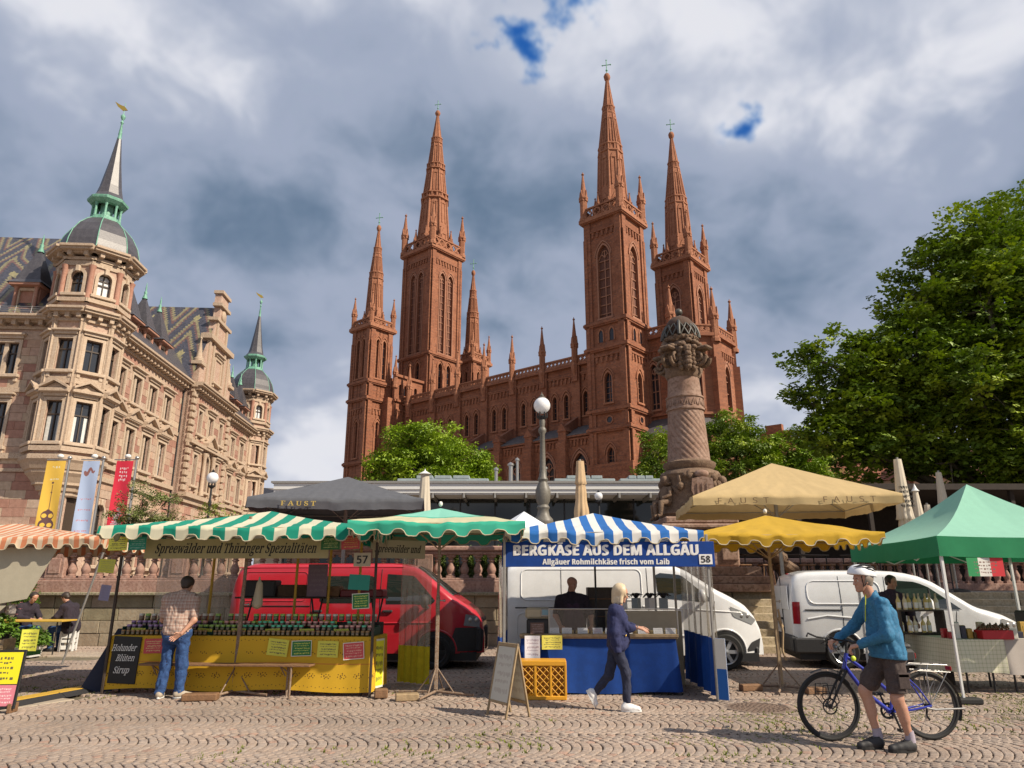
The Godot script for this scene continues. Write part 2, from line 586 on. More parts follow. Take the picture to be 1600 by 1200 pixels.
func ground() -> void:
	var mb := MB.new()
	mb.quad(Vector3(-600,-0.035,300),Vector3(600,-0.035,300),Vector3(600,-0.035,-900),Vector3(-600,-0.035,-900))
	var g := struct("ground",mb,M.joint)
	mb = MB.new()
	for q in [[-400.0,400.0,-600.0,-22.6],[-400.0,400.0,4.0,200.0],[-400.0,-19.0,-22.6,4.0],[19.0,400.0,-22.6,4.0]]:
		mb.quad(Vector3(q[0],-0.004,q[3]),Vector3(q[1],-0.004,q[3]),Vector3(q[1],-0.004,q[2]),Vector3(q[0],-0.004,q[2]))
	struct("far_paving",mb,M.far_paving)
	# setts laid in arcs, all bulging to the right
	var forms := []
	for k in 3:
		var s := MB.new()
		var r0 := rng(70 + k)
		var hx := 0.0475; var hz := 0.0525
		var rows := []
		var lv := [[1.0,-0.05],[1.0,-0.010],[0.95,-0.002],[0.55,0.001]]
		for q in lv:
			var row := PackedVector3Array()
			for j in 9:
				var a := TAU*j/8.0 + PI/8
				var e := Vector2(signf(cos(a))*pow(absf(cos(a)),0.22),signf(sin(a))*pow(absf(sin(a)),0.22))
				row.append(Vector3(e.x*hx*q[0],q[1] + (0.002*sin(a*2.0 + k) if q[0] < 1.0 else 0.0),-e.y*hz*q[0]))
			rows.append(row)
		s.grid(rows,true)
		for j in 8:
			s.tri(Vector3(0,0.003,0),rows[3][j],rows[3][j + 1])
		forms.append(s.mesh())
	var r := rng(7)
	var where := [[],[],[]]
	var tints := [PackedColorArray(),PackedColorArray(),PackedColorArray()]
	var moss := []
	var near := []
	var W := 1.3
	var B := 0.36
	var patch := FastNoiseLite.new(); patch.seed = 4; patch.frequency = 0.23; patch.fractal_octaves = 3
	var slab_a := Vector2(-8.2,-8.7); var slab_b := Vector2(-6.95,-11.6)
	for b in range(0,15):
		var zc := -5.0 - W*(b + 0.5)
		# positions along the arc at even steps of its length
		var ts := []
		var acc := 0.0
		var last := 0.0
		for i in 401:
			var t := -1.0 + i/200.0
			var step := 0.005*(W/2)*sqrt(1.0 + pow(2.0*B*t*2.0/W,2.0))*1.0
			acc += step*1.0
			if acc - last >= 0.104:
				ts.append(t - 0.03); last = acc
		var half := 0.80*(-zc) + 1.6
		var k0 := int(-half/0.108)
		for k in range(k0,-k0):
			for t0 in ts:
				var t: float = t0 + r.randf_range(-0.012,0.012)
				var x := k*0.108 + B*(1.0 - t*t) + r.randf_range(-0.006,0.006)
				var z := zc + t*W/2
				if z < -22.5: continue
				var sl := -2.0*B*t*2.0/W
				var ang := atan(sl)
				var along := (Vector2(x,z) - slab_a).dot((slab_b - slab_a).normalized())
				var off := (Vector2(x,z) - slab_a).cross((slab_b - slab_a).normalized())
				if absf(off) < 0.47 and z > -11.9: continue
				if absf(z + 18.2 + x*0.05) < 0.6 and x < -9.5: continue
				if Vector2((x - 3.42),(z + 10.72)).length() < 0.47: continue
				var bs := Basis(Vector3.UP,ang).scaled_local(Vector3(cos(ang)*r.randf_range(0.96,1.04)*1.02,1.0,r.randf_range(0.94,1.06)))
				bs = Basis(Vector3(1,0,0),r.randf_range(-0.014,0.014))*Basis(Vector3(0,0,1),r.randf_range(-0.014,0.014))*bs
				var xf := Transform3D(bs,Vector3(x,r.randf_range(-0.0025,0.001),z))
				var v := r.randf_range(0.88,1.06)*(1.0 + 0.28*patch.get_noise_2d(x*0.9 + 40.0,z*0.9))
				var c := Color(0.345,0.270,0.218).lerp(Color(0.33,0.275,0.236),r.randf())*v
				if r.randf() < 0.05: c = Color(0.345,0.235,0.185)*v
				c.a = 1.0
				var f := r.randi() % 3
				if -z < 8.0 and absf(x) < -z*0.715 and near.size() < 300 and r.randf() < 0.72:
					near.append([forms[f],xf,c])
				else:
					where[f].append(xf); tints[f].append(c)
				var m := patch.get_noise_2d(x,z) + (0.22 if x > 1.8 and z > -12.5 and z < -7.5 else 0.0) + (0.20 if z < -11.4 and z > -13.0 and x < -1 else 0.0) - (0.06 if x > 1.0 or z < -10.5 else 0.16)
				if m > 0.10 and r.randf() < m*0.8 and z > -14.5:
					moss.append(Transform3D(Basis(Vector3.UP,ang + r.randf_range(-0.2,0.2)).scaled(Vector3(r.randf_range(1.0,2.0),r.randf_range(0.8,1.7),r.randf_range(1.0,2.3))),Vector3(x + 0.054*cos(ang),-0.012,z + r.randf_range(-0.04,0.04))))
	var cache := []
	for c in 6:
		var mm: StandardMaterial3D = M.sett.duplicate()
		mm.vertex_color_use_as_albedo = false
		mm.albedo_color = ([Color(0.335,0.258,0.200),Color(0.31,0.245,0.20),Color(0.345,0.27,0.22),Color(0.33,0.245,0.19),Color(0.305,0.25,0.21),Color(0.32,0.262,0.222)][c] as Color).linear_to_srgb()
		cache.append(mm)
	for q in near:
		put("sett",q[0],cache[r.randi() % 6],g,q[1])
	for f in 3:
		swarm("setts",forms[f],M.sett,where[f],g,tints[f])
	var tuft := MB.new()
	for i in 9:
		var a := r.randf()*TAU
		var d := Vector3(cos(a),0,sin(a))*r.randf_range(0.0,0.03)
		var tip := d*1.5 + Vector3(0,r.randf_range(0.012,0.026),0)
		tuft.tri(d + Vector3(-0.006,0,0.003),d + Vector3(0.006,0,-0.003),tip)
		tuft.tri(d + Vector3(0.003,0,0.008),d + Vector3(-0.003,0,-0.008),tip + Vector3(0.006,-0.004,0))
	var mossm := vary(Color(0.20,0.24,0.03),0.25,0.8,0.3)
	mossm.backlight_enabled = true
	mossm.backlight = Color(0.4,0.45,0.1)
	swarm("moss",tuft.mesh(),mossm,moss,g)
	var bits := []
	var fleck := MB.new()
	fleck.tri(Vector3(-0.016,0,0.006),Vector3(0.014,0.004,0.01),Vector3(0.002,0.003,-0.015))
	fleck.tri(Vector3(-0.016,0,0.006),Vector3(0.002,0.003,-0.015),Vector3(-0.013,0.006,-0.010))
	for i in 160:
		var z := r.randf_range(-15.0,-6.8)
		bits.append(Transform3D(Basis(Vector3.UP,r.randf()*TAU).scaled(Vector3.ONE*r.randf_range(0.4,1.3)),Vector3(r.randf_range(z*0.8,-z*0.8),0.004,z)))
	swarm("litter",fleck.mesh(),vary(Color(0.42,0.36,0.24),0.25,0.9,0.5),bits,g)
	# flagstone strips
	var dirv := (slab_b - slab_a).normalized()
	var yaw := atan2(-dirv.y,dirv.x)
	for i in range(-2,9):
		for j in 2:
			var c := slab_a + dirv*(i*0.55 + j*0.2) + Vector2(-dirv.y,dirv.x)*(j*0.44 - 0.22)
			if c.y < -11.7: continue
			var s := MB.new()
			s.bbox(Vector3(0,-0.04,0),Vector3(0.54,0.08,0.43),0.008)
			put("flagstone",s,M.slab,g,X(Vector3(c.x,r.randf_range(-0.003,0.002),c.y),yaw))
	for i in 17:
		var s := MB.new()
		s.bbox(Vector3(0,-0.04,0),Vector3(0.78,0.08,1.1),0.01)
		put("flagstone",s,M.slab,g,X(Vector3(-22.8 + i*0.8,0.0,-18.2 + (22.8 - i*0.8)*-0.05 + 0.0),0.05))
	# manhole cover
	var mh := thing("manhole_cover","round cast iron manhole cover sunk in the setts near the bicycle's front wheel","manhole cover",Vector3(3.42,0,-10.72))
	mb = MB.new()
	mb.lathe([Vector2(0.46,-0.04),Vector2(0.46,0.0),Vector2(0.41,0.004),Vector2(0.41,-0.01),Vector2(0,-0.01)],40)
	put("frame",mb,vary(Color(0.22,0.17,0.14),0.2,0.7,0.2),mh)
	mb = MB.new()
	mb.lathe([Vector2(0.40,-0.012),Vector2(0.40,0.0),Vector2(0,0.001)],40)
	for ring in 5:
		for i in (ring*6 + 6):
			var a := TAU*i/(ring*6 + 6)
			mb.cbox(Vector3(cos(a),0,sin(a))*(0.07 + ring*0.07) + Vector3(0,0.003,0),Vector3(0.035,0.008,0.022),Vector3(0,-a,0))
	put("lid",mb,vary(Color(0.20,0.145,0.115),0.25,0.65,0.2),mh)

func wall_blocks(parent: Node3D,x0: float,x1: float,y0: float,y1: float,z: float,course: float,length: float,seed_: int,cols: Array,single: int,skip := [],deep := 0.12) -> int:
	# ashlar: single blocks are pieces, the rest one mass
	var r := rng(seed_)
	var forms := []
	var where := []
	var tint := PackedColorArray()
	var base := MB.new()
	base.bbox(Vector3(0,0,0),Vector3(1,1,deep),0.012)
	var bm := base.mesh()
	var mats := []
	for c in cols:
		var m: StandardMaterial3D = M.block.duplicate()
		m.vertex_color_use_as_albedo = false
		m.albedo_color = (c as Color).linear_to_srgb()
		mats.append(m)
	var n := int(round((y1 - y0)/course))
	var made := 0
	for i in n:
		var ya := y0 + (y1 - y0)*i/n
		var yb := y0 + (y1 - y0)*(i + 1)/n
		var x := x0
		var first := true
		while x < x1 - 0.02:
			var l := length*r.randf_range(0.7,1.3)*(0.5 if first and i % 2 == 1 else 1.0)
			first = false
			var xb := minf(x + l,x1)
			if x1 - xb < length*0.35: xb = x1
			var parts := [[x,xb]]
			for s in skip:
				if ya < s[3] - 0.01 and yb > s[2] + 0.01:
					var np := []
					for q in parts:
						if q[1] <= s[0] or q[0] >= s[1]: np.append(q)
						else:
							if q[0] < s[0] - 0.04: np.append([q[0],s[0]])
							if q[1] > s[1] + 0.04: np.append([s[1],q[1]])
					parts = np
			for q in parts:
				var xf := Transform3D(Basis().scaled(Vector3(q[1] - q[0] - 0.012,yb - ya - 0.012,1.0)),Vector3((q[0] + q[1])/2,(ya + yb)/2,z - deep/2 + r.randf_range(-0.006,0.012)))
				var ci := r.randi() % cols.size()
				if made < single:
					put("stone_block",bm,mats[ci],parent,xf)
					made += 1
				else:
					where.append(xf)
					var c: Color = cols[ci]*r.randf_range(0.92,1.06)
					c.a = 1
					tint.append(c)
			x = xb
	if where.size() > 0:
		swarm("stone_blocks",bm,M.block,where,parent,tint)
	return made

func baluster_mesh(h: float,w: float) -> ArrayMesh:
	var b := MB.new()
	b.bbox(Vector3(0,0.05*h,0),Vector3(w,0.10*h,w),0.01)
	b.bbox(Vector3(0,0.95*h,0),Vector3(w,0.10*h,w),0.01)
	var pr := []
	for q in [[0.40,0.10],[0.44,0.14],[0.34,0.17],[0.42,0.24],[0.50,0.33],[0.47,0.42],[0.36,0.52],[0.26,0.62],[0.24,0.70],[0.38,0.73],[0.38,0.77],[0.26,0.79],[0.30,0.86],[0.42,0.90]]:
		pr.append(Vector2(q[0]*w,q[1]*h))
	b.lathe(pr,14)
	return b.mesh()

func terrace() -> void:
	var mb := MB.new()
	mb.box(-60,-0.03,-75,60,1.45,-21.45)
	struct("terrace",mb,M.far_paving)
	var cols := [Color(0.29,0.24,0.165),Color(0.33,0.28,0.20),Color(0.25,0.22,0.14),Color(0.31,0.25,0.18)]
	# retaining wall with a balustrade, from the left edge to the steps
	var w := thing("terrace_balustrade","red sandstone balustrade on a mossy retaining wall behind the left stalls","balustrade",Vector3(0,0,-21.0))
	mb = MB.new()
	mb.box(-24,0,-0.45,2.2,1.36,-0.10)
	var core := put("wall",mb,M.old_stone,w)
	wall_blocks(core,-24,2.2,0.0,1.36,0.0,0.34,0.85,31,cols,130)
	mb = MB.new()
	mb.bbox(Vector3(-10.9,1.40,-0.14),Vector3(26.3,0.09,0.72),0.02)
	put("ledge",mb,M.old_stone,w)
	mb = MB.new()
	mb.bbox(Vector3(-10.9,1.60,-0.18),Vector3(26.2,0.34,0.5),0.02)
	mb.bbox(Vector3(-10.9,1.80,-0.18),Vector3(26.22,0.07,0.44),0.015)
	put("plinth",mb,M.red_stone,w)
	mb = MB.new()
	mb.bbox(Vector3(-10.9,2.53,-0.18),Vector3(26.2,0.10,0.36),0.02)
	mb.bbox(Vector3(-10.9,2.65,-0.18),Vector3(26.26,0.15,0.52),0.04)
	put("handrail",mb,M.red_stone,w)
	var bm := baluster_mesh(0.65,0.26)
	var x := -23.6
	var i := 0
	while x < 2.0:
		if i % 9 == 0:
			mb = MB.new()
			mb.bbox(Vector3(0,0.325,0),Vector3(0.52,0.655,0.46),0.015)
			mb.bbox(Vector3(0,0.33,0.03),Vector3(0.34,0.42,0.45),0.012)
			put("pier",mb,M.red_stone,w,X(Vector3(x,1.832,-0.18)))
		else:
			put("baluster",bm,M.red_stone,w,X(Vector3(x,1.832,-0.18)))
		x += 0.39
		i += 1
	# stone steps on the right
	mb = MB.new()
	mb.box(2.2,-0.03,-22,26,0.02,-19.0)
	var st := struct("steps",mb,M.old_stone)
	for k in 8:
		for q in 6:
			mb = MB.new()
			mb.bbox(Vector3(0,0,0),Vector3(3.92,0.20,0.75),0.02)
			put("step",mb,M.step,st,X(Vector3(4.25 + q*3.95,0.08 + k*0.181,-19.2 - k*0.30)))
# ---------------------------------------------------------------- walls with openings

func apex(o: Array) -> float:
	# opening: [x, sill, width, spring, kind]; kind 0 square, 1 round, 2 pointed
	return o[3] if o[4] == 0 else (o[3] + o[2]*0.5 if o[4] == 1 else o[3] + o[2]*0.87)

func arch_line(w: float,kind: int,n := 6) -> Array:
	# from the left springing over the top to the right one, centred on x = 0
	var out := []
	if kind == 1:
		for i in n*2 + 1:
			var a := PI - PI*i/(n*2)
			out.append(Vector2(cos(a)*w/2,sin(a)*w/2))
	elif kind == 2:
		for i in n + 1:
			var a := PI - PI/3.0*i/n
			out.append(Vector2(w/2 + cos(a)*w,sin(a)*w*1.0046))
		for i in range(n - 1,-1,-1):
			out.append(Vector2(-out[i].x,out[i].y))
	else:
		out = [Vector2(-w/2,0),Vector2(w/2,0)]
	return out

func wall(mb: MB,x0: float,x1: float,y0: float,y1: float,t: float,ops: Array) -> void:
	var cols := {}
	for o in ops:
		var key := "%.3f" % o[0]
		if not cols.has(key): cols[key] = []
		cols[key].append(o)
	var keys := cols.keys()
	keys.sort_custom(func(a,b): return float(a) < float(b))
	var x := x0
	for k in keys:
		var list: Array = cols[k]
		list.sort_custom(func(a,b): return a[1] < b[1])
		var w: float = 0.0
		for o in list: w = maxf(w,o[2])
		var xc: float = list[0][0]
		var xl := xc - w/2; var xr := xc + w/2
		if xl > x: mb.box(x,y0,-t,xl,y1,0)
		var y := y0
		for o in list:
			var ow: float = o[2]
			if o[1] > y: mb.box(xl,y,-t,xr,o[1],0)
			var top := apex(o)
			if ow < w - 0.001:
				mb.box(xl,o[1],-t,xc - ow/2,top,0)
				mb.box(xc + ow/2,o[1],-t,xr,top,0)
			if o[4] > 0:
				var al := arch_line(ow,o[4])
				var h := al.size()/2
				var pl := PackedVector2Array([Vector2(xc - ow/2,top)])
				for i in h + 1: pl.append(Vector2(xc,o[3]) + al[i])
				mb.prism(pl,-t,0)
				var pr := PackedVector2Array([Vector2(xc + ow/2,top)])
				for i in h + 1: pr.append(Vector2(xc,o[3]) + al[al.size() - 1 - i])
				mb.prism(pr,-t,0)
			y = top
		if y < y1: mb.box(xl,y,-t,xr,y1,0)
		x = xr
	if x < x1: mb.box(x,y0,-t,x1,y1,0)

func outline(o: Array,grow := 0.0) -> PackedVector2Array:
	# the whole outline of an opening about its centre line, sill at its own height, counter-clockwise
	var w: float = o[2] + grow*2
	var out := PackedVector2Array([Vector2(-w/2,o[1]),Vector2(w/2,o[1])])
	var al := arch_line(w,o[4])
	if o[4] == 0: al = [Vector2(-w/2,grow),Vector2(w/2,grow)]
	for i in range(al.size() - 1,-1,-1):
		out.append(al[i] + Vector2(0,o[3]))
	return out

func hood(mb: MB,o: Array,inner: float,outer: float,z0: float,z1: float,jambs := true) -> void:
	# a moulding that follows an opening
	var a := outline(o,inner); var b := outline(o,outer)
	for i in range(1 if jambs else 2,a.size()):
		if not jambs and i >= a.size() - 1: break
		var j := (i + 1) % a.size()
		if j == 0 and not jambs: break
		var p := [a[i],b[i],b[j],a[j]]
		mb.quad(Vector3(p[0].x,p[0].y,z1),Vector3(p[1].x,p[1].y,z1),Vector3(p[2].x,p[2].y,z1),Vector3(p[3].x,p[3].y,z1))
		mb.quad(Vector3(p[1].x,p[1].y,z1),Vector3(p[1].x,p[1].y,z0),Vector3(p[2].x,p[2].y,z0),Vector3(p[2].x,p[2].y,z1))
		mb.quad(Vector3(p[0].x,p[0].y,z0),Vector3(p[0].x,p[0].y,z1),Vector3(p[3].x,p[3].y,z1),Vector3(p[3].x,p[3].y,z0))
var win_cache := {}

func church_window(o: Array,lights: int,parent: Node3D,x: Transform3D) -> void:
	var key := "ch%s_%d" % [str(o.slice(1)),lights]
	if not win_cache.has(key):
		var fr := MB.new()
		hood(fr,o,0.0,0.16,-0.02,0.10)
		hood(fr,o,0.26,0.36,-0.02,0.16,false)
		fr.box(-o[2]/2 - 0.25,o[1] - 0.22,-0.3,o[2]/2 + 0.25,o[1],0.18)
		var top := apex(o)
		if lights > 1:
			for i in range(1,lights):
				var xx: float = -o[2]/2 + o[2]*i/lights
				fr.box(xx - 0.06,o[1],-0.36,xx + 0.06,o[3] + o[2]*0.45,-0.24)
			for i in lights:
				var xx: float = -o[2]/2 + o[2]*(i + 0.5)/lights
				fr.t = Transform3D(Basis(),Vector3(xx,0,0))
				hood(fr,[0,o[3] - 0.4,o[2]/lights - 0.1,o[3] - 0.4,2],0.0,0.07,-0.36,-0.24,false)
				fr.t = Transform3D.IDENTITY
			# pierced brick filling
			var n := int((o[3] - o[1])/1.15)
			for k in n:
				var yy: float = o[1] + (o[3] - o[1])*(k + 0.5)/n
				fr.box(-o[2]/2,yy - 0.05,-0.35,o[2]/2,yy + 0.05,-0.25)
			fr.t = Transform3D(Basis.from_euler(Vector3(PI/2,0,0)),Vector3(0,o[3] + o[2]*0.25,-0.3))
			fr.lathe([Vector2(o[2]*0.2,-0.05),Vector2(o[2]*0.25,-0.05),Vector2(o[2]*0.25,0.05),Vector2(o[2]*0.2,0.05),Vector2(o[2]*0.2,-0.05)],10,true)
			fr.t = Transform3D.IDENTITY
		else:
			fr.box(-0.03,o[1],-0.36,0.03,top - 0.05,-0.3)
			for k in 4:
				var yy: float = o[1] + (o[3] - o[1])*(k + 0.7)/4
				fr.box(-o[2]/2,yy - 0.025,-0.36,o[2]/2,yy + 0.025,-0.3)
		var pane := MB.new()
		pane.prism(outline(o,0.02),-0.46,-0.38)
		win_cache[key] = [fr.mesh(),pane.mesh()]
	var k := x*Transform3D(Basis(),Vector3(o[0],0,0))
	put("window",win_cache[key][0],M.brick_trim if lights == 1 else M.tracery,parent,k)
	put("pane",win_cache[key][1],M.church_glass if lights == 1 or parent.name.begins_with("aisle") or parent.name.begins_with("choir") else M.louver,parent,k)

func frieze(mb: MB,x0: float,x1: float,y: float,step := 0.62) -> void:
	# a row of little hanging arches under a ledge
	var n := int((x1 - x0)/step)
	for i in n:
		var x := x0 + (x1 - x0)*(i + 0.5)/n
		mb.box(x - step*0.26,y - 0.75,-0.02,x + step*0.14,y,0.17)
		mb.box(x - step*0.36,y - 0.28,-0.02,x + step*0.30,y,0.13)
	mb.box(x0,y,-0.02,x1,y + 0.18,0.22)

func openwork(mb: MB,x0: float,x1: float,y: float,h: float) -> void:
	# a pierced parapet facing +z
	mb.box(x0,y,-0.12,x1,y + 0.18,0.12)
	mb.box(x0,y + h - 0.2,-0.16,x1,y + h,0.16)
	var d := h - 0.38
	var n := maxi(1,int(round((x1 - x0)/d)))
	for i in n:
		var c := Vector3(x0 + (x1 - x0)*(i + 0.5)/n,y + 0.18 + d/2,0)
		var k := mb.t
		mb.t = mb.t*Transform3D(Basis.from_euler(Vector3(PI/2,0,0)),c)
		var R := d*0.5; var r := d*0.34
		mb.lathe([Vector2(r,-0.07),Vector2(R,-0.07),Vector2(R,0.07),Vector2(r,0.07),Vector2(r,-0.07)],8,true)
		mb.t = k
		for q in 4:
			var a := PI/4 + PI/2*q
			mb.cbox(c + Vector3(cos(a),sin(a),0)*d*0.28,Vector3(d*0.22,0.09,0.1),Vector3(0,0,a))
		mb.box(c.x - d/2 - 0.05,y + 0.1,-0.08,c.x - d/2 + 0.05,y + h - 0.1,0.08)

func pinnacle(h: float,w: float) -> ArrayMesh:
	var b := MB.new()
	var r := w/2
	b.lathe([Vector2(r*1.25,0),Vector2(r*1.25,0.06*h),Vector2(r,0.08*h),Vector2(r,0.42*h),Vector2(r*1.3,0.45*h),Vector2(r*1.3,0.48*h),Vector2(r*0.95,0.50*h),Vector2(r*0.22,0.93*h),Vector2(0,0.93*h)],8,true,PI/8,TAU + PI/8)
	for q in 4:
		var k := b.t
		b.t = Transform3D(Basis(Vector3.UP,PI/2*q),Vector3.ZERO)
		b.prism(PackedVector2Array([Vector2(-r*0.6,0.40*h),Vector2(r*0.6,0.40*h),Vector2(0,0.62*h)]),r*0.7,r*1.12)
		b.box(-r*0.18,0.12*h,r*0.9,r*0.18,0.38*h,r*1.03)
		b.t = k
	b.ball(Vector3(0,0.955*h,0),Vector3(r*0.42,0.022*h,r*0.42),8,5)
	b.lathe([Vector2(r*0.14,0.96*h),Vector2(r*0.10,h),Vector2(0,h)],6)
	return b.mesh()

func spire(prof: Array,rings: Array,top: float) -> ArrayMesh:
	# prof: [radius, height] from the foot to the tip
	var b := MB.new()
	var p := []
	for q in prof: p.append(Vector2(q[0],q[1]))
	b.lathe(p,8,true,PI/8,TAU + PI/8)
	for e in 8:
		var a := PI/8 + TAU*e/8
		var pts := []; var rr := []
		for q in prof:
			pts.append(Vector3(cos(a)*q[0],q[1],-sin(a)*q[0])); rr.append(maxf(0.05,q[0]*0.085))
		b.tube(pts,rr,5,false)
	for k in rings.size():
		var y: float = rings[k][0]; var r: float = rings[k][1]
		b.lathe([Vector2(r*0.9,y - 0.10*r - 0.2),Vector2(r*1.18,y - 0.25),Vector2(r*1.18,y - 0.05),Vector2(r*1.02,y),Vector2(r*1.0,y + 0.7),Vector2(r*1.14,y + 0.8),Vector2(r*1.14,y + 1.0),Vector2(r*0.85,y + 1.15)],8,true,PI/8,TAU + PI/8)
		for e in 16:
			var a := TAU*(e + 0.5)/16
			b.cbox(Vector3(cos(a)*r*1.0,y + 0.36,-sin(a)*r*1.0),Vector3(r*0.12,0.72,r*0.14),Vector3(0,a,0))
	# slits and narrow gables on the faces
	for e in 8:
		var a := TAU*e/8
		for k in prof.size() - 2:
			var ra: float = lerpf(prof[k][0],prof[k + 1][0],0.5)*cos(PI/8)
			var ya: float = lerpf(prof[k][1],prof[k + 1][1],0.5)
			if ra < 0.5: continue
			var tilt := atan2(prof[k][0] - prof[k + 1][0],prof[k + 1][1] - prof[k][1])
			b.t = Transform3D(Basis(Vector3.UP,a + PI/2),Vector3(cos(a)*ra,ya,-sin(a)*ra))*Transform3D(Basis(Vector3.RIGHT,-tilt),Vector3.ZERO)
			var hh: float = (prof[k + 1][1] - prof[k][1])*0.30
			b.box(-ra*0.22,-hh,0.0,-ra*0.13,hh,0.10); b.box(ra*0.13,-hh,0.0,ra*0.22,hh,0.10)
			b.prism(PackedVector2Array([Vector2(-ra*0.26,hh),Vector2(ra*0.26,hh),Vector2(0,hh + ra*0.5)]),0.0,0.12)
			b.t = Transform3D.IDENTITY
	var l: Array = prof[prof.size() - 1]
	b.lathe([Vector2(l[0],l[1]),Vector2(l[0]*2.0,l[1] + 0.3),Vector2(l[0]*2.4,l[1] + 0.7),Vector2(l[0]*1.6,l[1] + 1.1),Vector2(0,l[1] + 1.25)],8)
	return b.mesh()

func cross_mesh(h: float) -> ArrayMesh:
	var b := MB.new()
	b.bar(Vector3.ZERO,Vector3(0,h,0),0.07)
	b.bar(Vector3(-h*0.24,h*0.66,0),Vector3(h*0.24,h*0.66,0),0.06)
	for q in [Vector3(0,h,0),Vector3(-h*0.24,h*0.66,0),Vector3(h*0.24,h*0.66,0)]: b.ball(q,0.11,6,4)
	b.ball(Vector3(0,h*0.28,0),0.16,8,5)
	return b.mesh()

func tower(church_: Node3D,c: Vector2,hw: float,top: float,bands: Array,friezes: Array,ops: Array,lights: Array,sp: Array,rings: Array,pin: Array,label: String) -> void:
	var mb := MB.new()
	for s in 4:
		var base := Transform3D(Basis(Vector3.UP,PI/2*s),Vector3.ZERO)*Transform3D(Basis(),Vector3(0,0,hw))
		mb.t = base
		wall(mb,-hw + (0.5 if s % 2 else 0.0),hw - (0.5 if s % 2 else 0.0),0,top,0.5,ops)
		for q in friezes: frieze(mb,-hw + 0.9,hw - 0.9,q)
		# corner piers, wider low down
		for sx in [-1.0,1.0]:
			mb.box(minf(sx*hw,sx*(hw - 0.85)),0,-0.1,maxf(sx*hw,sx*(hw - 0.85)),top,0.2)
			mb.box(minf(sx*hw,sx*(hw - 0.42)),0,-0.1,maxf(sx*hw,sx*(hw - 0.42)),top - 2.2,0.30)
	mb.t = Transform3D.IDENTITY
	for q in bands:
		var e: float = 0.42 + (0.12 if q > top - 1.0 else 0.0)
		mb.box(-hw - e,q - 0.17,-hw - e,hw + e,q + 0.17,hw + e)
		mb.box(-hw - e + 0.12,q - 0.36,-hw - e + 0.12,hw + e - 0.12,q + 0.30,hw + e - 0.12)
	mb.box(-hw - 0.36,0,-hw - 0.36,hw + 0.36,bands[bands.size() - 1] - 4.0 if bands[bands.size() - 1] > 8 else 3.0,hw + 0.36)
	var t := put("tower",mb,M.brick,church_,Transform3D(Basis(),Vector3(c.x,0,c.y)))
	part_label(t,label)
	for s in 4:
		var base := Transform3D(Basis(Vector3.UP,PI/2*s),Vector3.ZERO)*Transform3D(Basis(),Vector3(0,0,hw))
		for i in ops.size(): church_window(ops[i],lights[i],t,base)
	mb = MB.new()
	for s in 4:
		mb.t = Transform3D(Basis(Vector3.UP,PI/2*s),Vector3.ZERO)*Transform3D(Basis(),Vector3(0,0,hw + 0.12))
		openwork(mb,-hw,hw,top + 0.5,pin[2])
	mb.t = Transform3D.IDENTITY
	mb.box(-hw - 0.55,top,-hw - 0.55,hw + 0.55,top + 0.5,hw + 0.55)
	put("parapet",mb,M.brick_trim,t)
	var pm := pinnacle(pin[0],pin[1])
	for sx in [-1.0,1.0]:
		for sz in [-1.0,1.0]:
			put("pinnacle",pm,M.brick_trim,t,X(Vector3(sx*(hw + 0.05),top + 0.4,sz*(hw + 0.05))))
	put("spire",spire(sp,rings,0),M.brick_trim,t)
	var sm := pinnacle(pin[0]*0.55,pin[1]*0.7)
	for q in 8:
		var a := PI/8 + TAU*q/8
		put("spire_turret",sm,M.brick_trim,t,X(Vector3(cos(a)*sp[0][0]*1.08,sp[0][1],-sin(a)*sp[0][0]*1.08)))
	put("cross",cross_mesh(2.3),M.verdigris,t,X(Vector3(0,sp[sp.size() - 1][1] + 1.1,0),0.5))

